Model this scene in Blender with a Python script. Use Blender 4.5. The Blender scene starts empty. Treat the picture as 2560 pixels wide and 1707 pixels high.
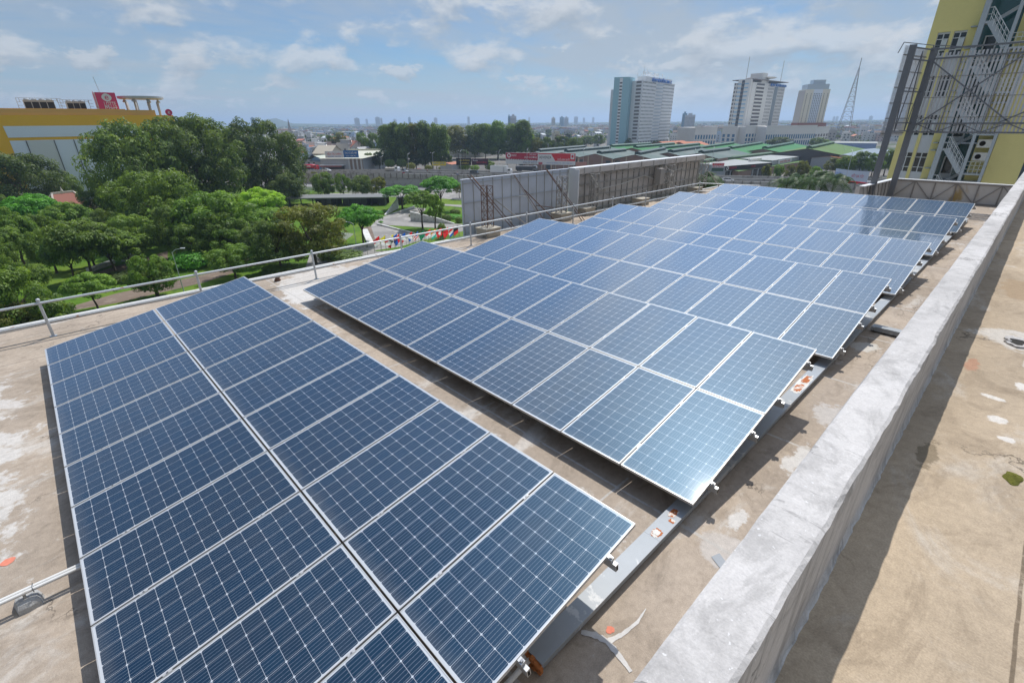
import bpy, bmesh, math, random
import numpy as np
from mathutils import Vector, Matrix
R_ = math.radians
sc = bpy.context.scene
COL = sc.collection
random.seed(7)
# ------------------------------------------------------------------ camera
FPX = 1202.82                     # focal length in pixels of the 2560 px wide photograph
YAW, PITCH, ROLL = (0.81077, 0.42766, -0.00948)
CAM = np.array([1.6322, 0.7641, 4.0471])
def _axes():
    cy, sy, cp, sp = math.cos(YAW), math.sin(YAW), math.cos(PITCH), math.sin(PITCH)
    fw = np.array([-sy*cp, cy*cp, -sp]); r = np.array([cy, sy, 0.]); u = np.cross(r, fw)
    cr, sr = math.cos(ROLL), math.sin(ROLL)
    return cr*r+sr*u, -sr*r+cr*u, fw
AR, AU, AF = _axes()
cam = bpy.data.cameras.new("camera"); camo = bpy.data.objects.new("camera", cam); COL.objects.link(camo)
cam.sensor_width = 36; cam.lens = FPX*36/2560; cam.clip_start = 0.05; cam.clip_end = 40000
camo.matrix_world = Matrix(((AR[0], AU[0], -AF[0], CAM[0]), (AR[1], AU[1], -AF[1], CAM[1]), (AR[2], AU[2], -AF[2], CAM[2]), (0, 0, 0, 1)))
sc.camera = camo
# ------------------------------------------------------------------ light
SUN_DIR = Vector((-0.285, 0.55, 1.0)).normalized()       # towards the sun
SUN_EL = math.asin(SUN_DIR.z); SUN_AZ = math.atan2(SUN_DIR.x, SUN_DIR.y)
sun = bpy.data.lights.new("sun", 'SUN'); sun.energy = 5.0; sun.angle = R_(0.55); sun.color = (1.0, 0.955, 0.89)
suno = bpy.data.objects.new("sun", sun); COL.objects.link(suno)
suno.rotation_euler = SUN_DIR.to_track_quat('Z', 'Y').to_euler(); suno.location = (0, 0, 60)
sc.view_settings.view_transform = 'Standard'; sc.view_settings.look = 'None'
sc.view_settings.exposure = -0.20; sc.view_settings.gamma = 1.0; sc.view_settings.use_curve_mapping = False
sc.cycles.max_bounces = 7; sc.cycles.diffuse_bounces = 3; sc.cycles.glossy_bounces = 3
sc.cycles.transmission_bounces = 4; sc.cycles.transparent_max_bounces = 6; sc.cycles.volume_bounces = 0
sc.cycles.caustics_reflective = False; sc.cycles.caustics_refractive = False
sc.cycles.sample_clamp_indirect = 6

class NT:
    """small helper for node trees"""
    def __init__(s, nt): s.nt = nt; s.n = nt.nodes; s.l = nt.links
    def add(s, typ, **kw):
        n = s.n.new(typ)
        for k, v in kw.items(): setattr(n, k, v)
        return n
    def put(s, sock, v):
        if v is None: return
        if isinstance(v, bpy.types.NodeSocket): s.l.new(v, sock)
        elif isinstance(v, (tuple, list)) and len(v) == 3 and sock.type == 'RGBA': sock.default_value = (*v, 1)
        else: sock.default_value = v
    def m(s, op, a, b=None, c=None, clamp=False):
        n = s.add('ShaderNodeMath', operation=op, use_clamp=clamp)
        for i, v in enumerate((a, b, c)): s.put(n.inputs[i], v) if v is not None else None
        return n.outputs[0]
    def vm(s, op, a, b=None, scale=None):
        n = s.add('ShaderNodeVectorMath', operation=op)
        s.put(n.inputs[0], a)
        if b is not None: s.put(n.inputs[1], b)
        if scale is not None: s.put(n.inputs['Scale'], scale)
        return n.outputs['Value'] if op in ('DOT_PRODUCT', 'LENGTH') else n.outputs[0]
    def noise(s, vec, scale, detail=4, rough=.55, dim='3D', dist=0.0, col=False):
        n = s.add('ShaderNodeTexNoise', noise_dimensions=dim)
        if vec is not None: s.l.new(vec, n.inputs['Vector'])
        n.inputs['Scale'].default_value = scale; n.inputs['Detail'].default_value = detail
        n.inputs['Roughness'].default_value = rough; n.inputs['Distortion'].default_value = dist
        return n.outputs['Color' if col else 0]
    def ramp(s, f, stops):
        n = s.add('ShaderNodeValToRGB'); e = n.color_ramp.elements
        while len(e) < len(stops): e.new(0.5)
        for i, (p, c) in enumerate(stops):
            e[i].position = p; e[i].color = (c, c, c, 1) if isinstance(c, (int, float)) else (*c, 1)
        s.put(n.inputs[0], f); return n.outputs[0]
    def mix(s, f, a, b, mode='MIX'):
        n = s.add('ShaderNodeMix', data_type='RGBA', blend_type=mode)
        s.put(n.inputs[0], f); s.put(n.inputs[6], a); s.put(n.inputs[7], b); return n.outputs[2]
    def smooth(s, x, a, b):
        n = s.add('ShaderNodeMapRange', interpolation_type='SMOOTHSTEP')
        s.put(n.inputs[0], x); s.put(n.inputs[1], a); s.put(n.inputs[2], b); return n.outputs[0]

# ------------------------------------------------------------------ sky with clouds
w = bpy.data.worlds.new("World"); sc.world = w; w.use_nodes = True
t = NT(w.node_tree); t.n.clear()
sky = t.add('ShaderNodeTexSky', sky_type='NISHITA', sun_disc=False, sun_elevation=SUN_EL, sun_rotation=SUN_AZ, altitude=30, air_density=1.0, dust_density=0.35, ozone_density=3.0)
tc = t.add('ShaderNodeTexCoord'); dirv = tc.outputs['Generated']
sx = t.add('ShaderNodeSeparateXYZ'); t.l.new(dirv, sx.inputs[0]); dx, dy, dz = sx.outputs
zpos = t.m('MAXIMUM', dz, 0.0)
# high thin veil, laid out on a flat layer above
den = t.m('ADD', zpos, 0.10)
cv = t.add('ShaderNodeCombineXYZ'); t.put(cv.inputs[0], t.m('DIVIDE', dx, den)); t.put(cv.inputs[1], t.m('DIVIDE', dy, den))
rotm = t.add('ShaderNodeMapping'); rotm.inputs['Rotation'].default_value = (0, 0, 0.6); rotm.inputs['Scale'].default_value = (1.0, 0.42, 1); rotm.inputs['Location'].default_value = (1.7, 0.4, 0)
t.l.new(cv.outputs[0], rotm.inputs[0])
veil = t.ramp(t.noise(rotm.outputs[0], 0.55, 7, .62, dist=.5), [(0.33, 0.0), (0.58, 1.0)])
# heaps of cumulus low over the horizon (azimuth / elevation layout of the sky itself)
az = t.m('ARCTAN2', dx, dy); el = t.m('ARCSINE', dz)
def cum(off, k, kv, lo, hi, bot, top):
    c = t.add('ShaderNodeCombineXYZ'); t.put(c.inputs[0], t.m('MULTIPLY', az, k)); t.put(c.inputs[1], t.m('MULTIPLY', t.m('ADD', el, off[2]), kv)); c.inputs[2].default_value = off[0]
    nz = t.noise(c.outputs[0], 1.0, 9, .58, dist=.15)
    c2 = t.add('ShaderNodeCombineXYZ'); t.put(c2.inputs[0], t.m('ADD', t.m('MULTIPLY', az, k), .0)); t.put(c2.inputs[1], t.m('MULTIPLY', t.m('ADD', el, off[2]+off[1]), kv)); c2.inputs[2].default_value = off[0]
    nz2 = t.noise(c2.outputs[0], 1.0, 5, .5, dist=.15)
    band = t.m('MULTIPLY', t.smooth(el, bot[0], bot[1]), t.m('SUBTRACT', 1.0, t.smooth(el, top[0], top[1])))
    v = t.m('MULTIPLY', t.m('ADD', nz, t.m('MULTIPLY', t.smooth(az, -.75, -.05), off[3])), t.m('ADD', 0.72, t.m('MULTIPLY', band, .28)))
    mask = t.smooth(v, lo, hi)
    lit = t.m('ADD', 0.5, t.m('MULTIPLY', t.m('SUBTRACT', nz, nz2), 5.0), clamp=True)
    return mask, lit
m1, l1 = cum((3.1, .022, 0.0, .085), 7.0, 15.0, .48, .62, (.015, .06), (.22, .36))
m2, l2 = cum((9.7, .014, .3, .05), 15.0, 30.0, .53, .62, (.005, .03), (.08, .16))
skyc = t.mix(1.0, sky.outputs[0], (.70, .98, 1.22), 'MULTIPLY')
vf = t.m('MULTIPLY_ADD', t.m('MULTIPLY', t.smooth(el, .28, .55), t.m('SUBTRACT', 1.0, t.smooth(az, -1.3, -.55))), -.68, .85)
veilc = t.mix(t.m('MULTIPLY', veil, vf), skyc, (5.9, 6.7, 7.5))
c1 = t.mix(l1, (4.9, 5.6, 6.4), (9.8, 10.0, 10.2)); c2 = t.mix(l2, (5.0, 5.8, 6.6), (8.8, 9.2, 9.6))
hi = t.smooth(t.noise(rotm.outputs[0], 1.7, 8, .62, dist=.3), .43, .60); hib = t.m('MULTIPLY', t.smooth(el, .26, .48), t.m('MULTIPLY_ADD', t.smooth(az, -1.35, -.65), .85, .15))
veilc = t.mix(t.m('MULTIPLY', t.m('MULTIPLY', hi, hib), .75), veilc, (7.6, 7.9, 8.2))
withm2 = t.mix(t.m('MULTIPLY', m2, .75), veilc, c2)
withm1 = t.mix(t.m('MULTIPLY', m1, .72), withm2, c1)
glow = t.smooth(t.vm('DOT_PRODUCT', dirv, tuple(SUN_DIR)), .62, 1.0)
withm1 = t.vm('SCALE', withm1, scale=t.m('MULTIPLY_ADD', t.m('MULTIPLY', glow, t.smooth(el, .2, .5)), 2.6, 1.0))
hz = t.m('POWER', t.m('SUBTRACT', 1.0, zpos), 11.0)
final = t.mix(t.m('MULTIPLY', hz, .50), withm1, (6.2, 7.4, 8.6))
bg = t.add('ShaderNodeBackground'); bg.inputs[1].default_value = 0.082; t.l.new(final, bg.inputs[0])
wo = t.add('ShaderNodeOutputWorld'); t.l.new(bg.outputs[0], wo.inputs[0])

# ------------------------------------------------------------------ materials
MATS = {}
def pbr(name, col, rough=.8, metal=0., var=0., vscale=3., bump=0., bscale=30., spec=.4, coat=0., stain=None, sscale=1.5, slo=.52, shi=.62):
    """procedural principled material: colour broken up by two noises, optional second stain colour and bump"""
    if name in MATS: return MATS[name]
    m = bpy.data.materials.new(name); m.use_nodes = True; t = NT(m.node_tree); b = t.n['Principled BSDF']
    tcx = t.add('ShaderNodeTexCoord').outputs['Object']
    c = (*col, 1)
    out = None
    if var:
        n1 = t.noise(tcx, vscale, 6, .6); n2 = t.noise(tcx, vscale*7, 3, .6)
        f = t.m('MULTIPLY_ADD', t.m('ADD', t.m('SUBTRACT', n1, .5), t.m('MULTIPLY', t.m('SUBTRACT', n2, .5), .5)), var*2.2, 1.0)
        out = t.vm('SCALE', tuple(col), scale=f)
    if stain:
        ns = t.noise(tcx, sscale, 6, .65, dist=.4)
        out = t.mix(t.smooth(ns, slo, shi), out if out is not None else tuple(col), tuple(stain))
    if out is None: b.inputs['Base Color'].default_value = c
    else: t.l.new(out, b.inputs['Base Color'])
    b.inputs['Roughness'].default_value = rough; b.inputs['Metallic'].default_value = metal
    b.inputs['Specular IOR Level'].default_value = spec
    if coat: b.inputs['Coat Weight'].default_value = coat; b.inputs['Coat Roughness'].default_value = .06
    if bump:
        bp = t.add('ShaderNodeBump'); bp.inputs['Strength'].default_value = bump; bp.inputs['Distance'].default_value = .02
        t.l.new(t.noise(tcx, bscale, 5, .6), bp.inputs['Height']); t.l.new(bp.outputs[0], b.inputs['Normal'])
    MATS[name] = m; return m

# ------------------------------------------------------------------ geometry helpers
class MB:
    """collects shapes; build() links them as one mesh object"""
    def __init__(s): s.v = []; s.f = []; s.m = []; s.sm = []
    def face(s, pts, mi=0, sm=False):
        k = len(s.v); s.v += [tuple(p) for p in pts]; s.f.append(tuple(range(k, k+len(pts)))); s.m.append(mi); s.sm.append(sm); return s
    def grid(s, rows, mi=0, sm=False, close=False):
        k = len(s.v); n = len(rows[0])
        for r in rows: s.v += [tuple(p) for p in r]
        for i in range(len(rows)-1):
            for j in range(n if close else n-1):
                a, b = k+i*n+j, k+i*n+(j+1) % n
                s.f.append((a, b, b+n, a+n)); s.m.append(mi); s.sm.append(sm)
        return s
    def box(s, x0, x1, y0, y1, z0, z1, mi=0, M=None):
        p = [(x0, y0, z0), (x1, y0, z0), (x1, y1, z0), (x0, y1, z0), (x0, y0, z1), (x1, y0, z1), (x1, y1, z1), (x0, y1, z1)]
        if M is not None: p = [tuple(M @ Vector(q)) for q in p]
        k = len(s.v); s.v += p
        for f in ((0, 3, 2, 1), (4, 5, 6, 7), (0, 1, 5, 4), (1, 2, 6, 5), (2, 3, 7, 6), (3, 0, 4, 7)):
            s.f.append(tuple(k+i for i in f)); s.m.append(mi); s.sm.append(False)
        return s
    def bar(s, p, q, w, h=None, mi=0, up=(0, 0, 1)):
        p, q = Vector(p), Vector(q); d = (q-p).normalized(); u = Vector(up)
        if abs(d.dot(u)) > .98: u = Vector((0, 1, 0))
        a = d.cross(u).normalized(); b = a.cross(d).normalized(); h = h or w; a *= w/2; b *= h/2
        P = [p-a-b, p+a-b, p+a+b, p-a+b, q-a-b, q+a-b, q+a+b, q-a+b]
        k = len(s.v); s.v += [tuple(x) for x in P]
        for f in ((0, 3, 2, 1), (4, 5, 6, 7), (0, 1, 5, 4), (1, 2, 6, 5), (2, 3, 7, 6), (3, 0, 4, 7)):
            s.f.append(tuple(k+i for i in f)); s.m.append(mi); s.sm.append(False)
        return s
    def tube(s, path, rads, n=8, mi=0, caps=True):
        path = [Vector(p) for p in path]
        if not isinstance(rads, (list, tuple)): rads = [rads]*len(path)
        rows = []
        for i, p in enumerate(path):
            d = (path[min(i+1, len(path)-1)]-path[max(i-1, 0)]).normalized()
            u = Vector((0, 0, 1)) if abs(d.z) < .9 else Vector((1, 0, 0))
            a = d.cross(u).normalized(); b = a.cross(d)
            rows.append([p+(a*math.cos(2*math.pi*j/n)+b*math.sin(2*math.pi*j/n))*rads[i] for j in range(n)])
        s.grid(rows, mi, n > 5, True)
        if caps: s.face(rows[0][::-1], mi); s.face(rows[-1], mi)
        return s
    def lathe(s, prof, c=(0, 0, 0), n=12, mi=0):
        rows = [[(c[0]+r*math.cos(2*math.pi*j/n), c[1]+r*math.sin(2*math.pi*j/n), c[2]+z) for j in range(n)] for r, z in prof]
        s.grid(rows, mi, True, True); s.face(rows[0][::-1], mi); s.face(rows[-1], mi); return s
    def prism(s, poly, z0, z1, mi=0, mtop=None):
        n = len(poly); a = [(x, y, z0) for x, y in poly]; b = [(x, y, z1) for x, y in poly]
        ar = sum(poly[i][0]*poly[(i+1) % n][1]-poly[(i+1) % n][0]*poly[i][1] for i in range(n))
        if ar < 0: a.reverse(); b.reverse()
        for i in range(n): s.face([a[i], a[(i+1) % n], b[(i+1) % n], b[i]], mi)
        s.face(b, mi if mtop is None else mtop); s.face(a[::-1], mi); return s
    def mesh(s, name, mats):
        me = bpy.data.meshes.new(name); me.from_pydata(s.v, [], s.f)
        for m in (mats if isinstance(mats, (list, tuple)) else [mats]): me.materials.append(m)
        me.polygons.foreach_set('material_index', s.m); me.polygons.foreach_set('use_smooth', s.sm); me.update(); return me
    def build(s, name, mats, parent=None, loc=None):
        return obj(name, s.mesh(name, mats), parent, loc)
def obj(name, me, parent=None, loc=None):
    o = bpy.data.objects.new(name, me); COL.objects.link(o)
    if parent is not None: o.parent = parent
    if loc is not None: o.location = loc
    return o
def tag(o, label, cat, group=None, kind='thing'):
    o['label'] = label; o['category'] = cat
    if group: o['group'] = group
    if kind: o['kind'] = kind
    return o
def thing(name, label, cat, loc=(0, 0, 0), rz=0., group=None):
    o = bpy.data.objects.new(name, None); COL.objects.link(o); o.empty_display_size = .2
    o.location = loc; o.rotation_euler = (0, 0, rz); return tag(o, label, cat, group)
def structure(o, kind='structure'): o['kind'] = kind; return o
def kids(o): return [c for c in COL.objects if c.parent == o]
def dup(tree, loc=None, rz=None, scale=None, label=None, group=None):
    """tree = (root, [(part, [subparts])]); copies the thing, its parts and their sub-parts"""
    root, parts = tree
    r = root.copy(); COL.objects.link(r)
    if loc is not None: r.location = loc
    if rz is not None: r.rotation_euler = (0, 0, rz)
    if scale is not None: r.scale = scale
    if label: r['label'] = label
    if group: r['group'] = group
    out = []
    for p, subs in parts:
        c = p.copy(); COL.objects.link(c); c.parent = r; ss = []
        for q in subs:
            d = q.copy(); COL.objects.link(d); d.parent = c; ss.append(d)
        out.append((c, ss))
    return (r, out)
def tree_of(root):
    return (root, [(p, kids(p)) for p in kids(root)])
def ray(px, py): return AF*FPX+AR*(px-1280)-AU*(py-853.5)
def G(px, py, z):
    """photograph pixel -> point on the horizontal plane z"""
    d = ray(px, py); return CAM+d*((z-CAM[2])/d[2])
def PX(px, py, x): d = ray(px, py); return CAM+d*((x-CAM[0])/d[0])
def PY(px, py, y): d = ray(px, py); return CAM+d*((y-CAM[1])/d[1])
def PD(px, py, depth): return CAM+ray(px, py)*(depth/FPX)
def zat(px, py, p):
    """height at which the ray through the pixel passes over the ground point p (same horizontal distance)"""
    d = ray(px, py); k = math.hypot(p[0]-CAM[0], p[1]-CAM[1])/math.hypot(d[0], d[1]); return CAM[2]+d[2]*k
def Zm(ox, oy, s): return lambda x, y: (ox+x/s, oy+y/s)
Z1 = Zm(0, 150, 3.075); Z2 = Zm(600, 250, 3.647); Z3 = Zm(1100, 150, 3.647); Z4 = Zm(1640, 100, 3.647); Z5 = Zm(2060, 0, 2.8); Z6 = Zm(0, 550, 3.075)
def text_mesh(body, size, name='lettering', extrude=.01):
    cu = bpy.data.curves.new(name, 'FONT'); cu.body = body; cu.size = size; cu.align_x = 'CENTER'; cu.align_y = 'CENTER'; cu.extrude = extrude; cu.resolution_u = 3
    o = bpy.data.objects.new(name, cu); COL.objects.link(o); dg = bpy.context.evaluated_depsgraph_get()
    me = bpy.data.meshes.new_from_object(o.evaluated_get(dg)); bpy.data.objects.remove(o); bpy.data.curves.remove(cu); return me
def text(body, size, mat, M, parent=None, name='lettering', width=None, extrude=.01, bold=0):
    """lettering standing in the plane of matrix M (its x axis reads left to right, its z axis faces the reader)"""
    me = text_mesh(body, size, name, extrude); me.materials.append(mat)
    if width:
        xs = [v.co.x for v in me.vertices]; k = width/max(1e-6, max(xs)-min(xs)); me.transform(Matrix.Scale(k, 4, (1, 0, 0)))
    me.transform(M); return obj(name, me, parent)
def frame3(o, xdir, up=(0, 0, 1)):
    """matrix with origin o, x axis xdir (horizontal), y axis up, z axis = x cross y (outwards to the reader)"""
    x = Vector(xdir).normalized(); y = Vector(up).normalized(); z = x.cross(y)
    return Matrix(((x.x, y.x, z.x, o[0]), (x.y, y.y, z.y, o[1]), (x.z, y.z, z.z, o[2]), (0, 0, 0, 1)))
ORD = ['first', 'second', 'third', 'fourth', 'fifth', 'sixth', 'seventh', 'eighth', 'ninth', 'tenth', 'eleventh', 'twelfth', 'thirteenth', 'fourteenth', 'fifteenth', 'sixteenth']
# ================================================================== OUR ROOF
ZR = -0.30            # roof surface; z = 0 is the low edge of the solar arrays
ZW = 2.33; ZU = 1.50  # parapet top, upper roof behind it
PITCHX, PL, GAP, TILT = 1.012, 1.956, 0.02, 0.17267
ROWY = [0., 5.2045, 10.543, 15.787, 21.174, 26.318]; ROWX = [0, -.022, -.032, -.028, -.032, .02]; ROWZ = [0, .0195, .0185, -.0166, .003, -.025]

def concrete_mat(name, base, pale, dark, marks=(), blobs=(), grk=1.9, scr=False):
    """weathered cement roof: broad tan/pale patches, dark water stains, cracks; marks: straight joints (axis, pos, lo, hi, half width, colour, wobble)"""
    m = bpy.data.materials.new(name); m.use_nodes = True; t = NT(m.node_tree); b = t.n['Principled BSDF']
    P = t.add('ShaderNodeTexCoord').outputs['Object']
    mp = t.add('ShaderNodeMapping'); mp.inputs['Scale'].default_value = (1, .55, 1); mp.inputs['Rotation'].default_value = (0, 0, .5); t.l.new(P, mp.inputs[0])
    big = t.noise(P, .32, 5, .6); mid = t.noise(mp.outputs[0], 1.3, 7, .65, dist=.6); fine = t.noise(P, 14, 6, .7); grit = t.noise(P, 90, 2, .6)
    c = t.mix(t.smooth(big, .38, .66), base, tuple(x*1.3 for x in base))
    c = t.mix(t.m('MULTIPLY', t.smooth(mid, .53, .68), .8), c, pale); c = t.mix(t.m('MULTIPLY', t.smooth(t.noise(mp.outputs[0], 2.1, 8, .72, dist=1.4), .50, .62), .35), c, dark)
    c = t.mix(t.m('MULTIPLY', t.smooth(t.noise(mp.outputs[0], .8, 8, .7, dist=1.0), .575, .70), .55), c, dark)
    c = t.mix(t.m('MULTIPLY', t.smooth(t.noise(P, 5.5, 8, .75), .63, .70), .5), c, pale)
    c = t.mix(t.m('MULTIPLY', t.smooth(t.noise(P, 9, 6, .8), .67, .72), .6), c, dark)
    vor = t.add('ShaderNodeTexVoronoi', feature='DISTANCE_TO_EDGE'); vor.inputs['Scale'].default_value = .42
    wob = t.vm('ADD', P, t.vm('SCALE', t.noise(P, 2.2, 5, .6, col=True), scale=.9)); t.l.new(wob, vor.inputs['Vector'])
    crack = t.m('MULTIPLY', t.m('LESS_THAN', vor.outputs[0], .0045), t.smooth(t.noise(P, .6, 2), .5, .6))
    c = t.mix(t.m('MULTIPLY', crack, .7), c, tuple(x*.35 for x in base))
    if scr:
        m3 = t.add('ShaderNodeMapping'); m3.inputs['Scale'].default_value = (5, 26, 1); m3.inputs['Rotation'].default_value = (0, 0, -.35); t.l.new(P, m3.inputs[0])
        c = t.mix(t.m('MULTIPLY', t.smooth(t.noise(m3.outputs[0], 1.0, 6, .7, dist=.5), .60, .68), .55), c, dark)
        c = t.mix(t.m('MULTIPLY', t.smooth(t.noise(P, 1.4, 6, .7), .52, .66), .35), c, dark)
        c = t.mix(t.smooth(t.noise(P, 34, 2, .5), .70, .74), c, (.62, .61, .60))
        m4 = t.add('ShaderNodeMapping'); m4.inputs['Scale'].default_value = (1, 9, .5); t.l.new(P, m4.inputs[0]); s4 = t.add('ShaderNodeSeparateXYZ'); t.l.new(P, s4.inputs[0])
        c = t.mix(t.m('MULTIPLY', t.m('MULTIPLY', t.smooth(t.noise(m4.outputs[0], 1.0, 6, .7), .48, .66), t.m('LESS_THAN', s4.outputs[2], ZW-.03)), .6), c, dark)
    for cx_, cy_, rx_, ry_, col in blobs:
        mp2 = t.add('ShaderNodeMapping', vector_type='POINT'); mp2.inputs['Location'].default_value = (-cx_/rx_, -cy_/ry_, 0); mp2.inputs['Scale'].default_value = (1/rx_, 1/ry_, 0); t.l.new(P, mp2.inputs[0])
        ln = t.m('ADD', t.vm('LENGTH', mp2.outputs[0]), t.m('MULTIPLY', t.m('SUBTRACT', t.noise(P, max(2.4, min(16, .55/min(rx_, ry_))), 7, .7), .5), 2.4))
        c = t.mix(t.m('MULTIPLY', t.m('SUBTRACT', 1.0, t.smooth(ln, .72, .98)), .85), c, col)
    sx = t.add('ShaderNodeSeparateXYZ'); t.l.new(P, sx.inputs[0])
    wv = t.m('MULTIPLY', t.m('SUBTRACT', t.noise(P, 1.6, 5, .6), .5), 1.0)
    for ax, pos, lo, hi, hw, col, wob_ in marks:
        a, o = (sx.outputs[0], sx.outputs[1]) if ax == 'x' else (sx.outputs[1], sx.outputs[0])
        d = t.m('ABSOLUTE', t.m('SUBTRACT', t.m('ADD', a, t.m('MULTIPLY', wv, wob_)), pos))
        inn = t.m('MULTIPLY', t.m('GREATER_THAN', o, lo), t.m('LESS_THAN', o, hi))
        k = t.m('MULTIPLY', inn, t.m('SUBTRACT', 1.0, t.smooth(d, hw*.55, hw)))
        k = t.m('MULTIPLY', k, t.smooth(t.noise(P, 7, 4, .7), .30, .48))
        c = t.mix(t.m('MULTIPLY', k, .85), c, col)
    c = t.mix(.35, c, t.vm('SCALE', c, scale=t.m('MULTIPLY_ADD', t.m('ADD', t.m('SUBTRACT', fine, .5), t.m('SUBTRACT', grit, .5)), grk, 1.0)))
    t.l.new(c, b.inputs['Base Color']); b.inputs['Roughness'].default_value = .88; b.inputs['Specular IOR Level'].default_value = .25
    bp = t.add('ShaderNodeBump'); bp.inputs['Strength'].default_value = .55; bp.inputs['Distance'].default_value = .006
    t.l.new(t.m('ADD', t.m('ADD', fine, t.m('MULTIPLY', grit, .5)), t.m('MULTIPLY', mid, 1.5)), bp.inputs['Height']); t.l.new(bp.outputs[0], b.inputs['Normal'])
    return m
TAR = (.09, .075, .06); PALE = (.50, .465, .42)
marks = [('y', 5.14, -14, .9, .022, (.42, .40, .37), .05), ('x', -11.6, -20, 5.0, .012, TAR, .02), ('x', -13.3, -20, 33, .010, TAR, .02)]
for k in range(-2, 11): marks.append(('y', 5.14+k*2.62 if k else 5.14, -.4, .9, .03, (.44, .41, .37), .08))
for xx in (-1.0, -3.7, -6.1, -8.6): marks.append(('x', xx, 4.2, 5.4, .02, (.42, .40, .37), .06))
roof_m = concrete_mat('roof_cement', (.315, .26, .205), PALE, (.175, .14, .105), marks, [(-7.2, -1.5, 3.2, 1.1, (.52, .495, .46)), (-9.6, -1.3, 1.5, .9, (.50, .47, .435)), (-11.6, 5.6, 1.5, .8, (.56, .54, .51)), (-12.6, 6.6, 2.0, 1.6, (.50, .47, .43)), (-12.5, 9.5, 1.2, 3.0, (.47, .43, .39)), (-5.3, -1.2, 1.0, .35, (.5, .46, .41)), (-3.4, 4.45, 1.3, .35, (.55, .52, .48)), (-1.2, 4.5, .8, .3, (.50, .47, .42)), (.6, 5.1, .5, .3, (.46, .42, .38)), (.42, 7.4, .14, .45, (.55, .53, .50)), (.7, 7.7, .25, .10, (.55, .53, .50)), (.33, 5.7, .10, .22, (.55, .53, .50)), (.1, 12.4, .3, .3, (.5, .48, .44)), (-1.5, -.6, .5, .25, (.5, .47, .43)), (.5, 9, .4, .5, (.44, .41, .38))])
upper_m = concrete_mat('upper_roof_cement', (.325, .26, .187), (.46, .41, .35), (.185, .14, .095), [('x', 2.27, -5, 40, .012, (.12, .09, .06), .03), ('x', 2.36, -5, 40, .02, (.5, .44, .36), .03)], [(1.95, 7.1, .10, .06, (.60, .57, .53)), (2.02, 6.6, .10, .10, (.60, .57, .53)), (2.15, 7.6, .09, .12, (.60, .57, .53)), (2.1, 6.25, .07, .06, (.6, .57, .53)), (2.2, 8.3, .1, .2, (.55, .51, .46)), (1.66, 5.5, .08, .28, (.19, .15, .10)), (1.72, 7.9, .07, .25, (.36, .20, .13)), (2.05, 9.1, .5, .4, (.48, .45, .41)), (2.0, 12, .3, .8, (.30, .22, .14))])
white_ren = pbr('white_render', (.62, .61, .58), .85, var=.12, vscale=.8, stain=(.35, .33, .30), sscale=.6)
b = MB(); b.box(-14.1, 1.15, -8, 38.0, ZR-.35, ZR, 0); structure(b.build('roof_deck', [roof_m]))
b = MB(); b.box(-13.9, 6.0, -8, 41, -24, ZR-.36, 0); tag(b.build('host_building', [white_ren]), 'white rendered building whose flat cement roof carries the solar arrays', 'building')
b = MB(); b.box(1.43, 9, -8, 41, ZU-.3, ZU, 0); structure(b.build('upper_roof', [upper_m]))
# thin raised lip and dark waterproofing seam along the roof edge
lip_m = pbr('lip_paint', (.55, .55, .53), .7, var=.15, vscale=2, stain=(.30, .13, .06), sscale=2.5, slo=.60, shi=.66)
b = MB(); b.box(-14.22, -14.08, -8, 38, ZR-.3, ZR+.05); tag(b.build('edge_kerb', [lip_m]), 'low white painted kerb along the open edge of the cement roof', 'kerb')
# ---------- parapet between the two roofs: ragged cast top
par_m = concrete_mat('parapet_cement', (.42, .402, .385), (.52, .50, .485), (.22, .21, .20), [('y', yy_, 0, 3, .007, (.12, .11, .10), .22) for yy_ in (8.98, 18.4)], grk=1.1, scr=True)
rng = np.random.default_rng(3)
ys = np.arange(-6, 41, .06); n = len(ys)
def rag(a, k):
    x = np.convolve(rng.normal(size=n+40), np.ones(k)/k, 'same')[20:20+n]; return a*x*math.sqrt(k)
lx = 1.178+rag(.0012, 3)+rag(.0015, 20); rx = 1.428+rag(.0018, 2)+rag(.0016, 14)
for c0, wd, dp in ((3.4, .25, .03), (6.2, .3, .035), (8.3, .6, .03), (11.5, .5, .03), (4.9, .12, .03), (7.1, .1, .03), (14, .7, .03)): rx -= .16*dp*np.exp(-((ys-c0)/wd)**2)
zt = ZW+rag(.0006, 3)+rag(.0012, 40)
rows = []
for i, y in enumerate(ys):
    rows.append([(1.19, y, ZR-.1), (1.17+.01*math.sin(y), y, ZW-.06), (lx[i], y, zt[i]-.012), (lx[i]+.02, y, zt[i])] + [(lx[i]+.02+(rx[i]-lx[i]-.045)*q, y, zt[i]+.0006*rng.normal()) for q in (.25, .5, .75)] +
                [(rx[i]-.02, y, zt[i]-.002), (rx[i], y, zt[i]-.012-.006*abs(rng.normal())), (1.430+.001*rng.normal(), y, ZW-.10), (1.432, y, ZU+.08), (1.447+.004*rng.normal(), y, ZU+.01), (1.47, y, ZU-.02)])
b = MB(); b.grid(rows, 0, False); b.face(rows[-1]); b.face(rows[0][::-1])
par = b.build('parapet_wall', [par_m]); tag(par, 'long rough grey concrete parapet wall with ragged edges between two roof levels', 'parapet')
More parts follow.
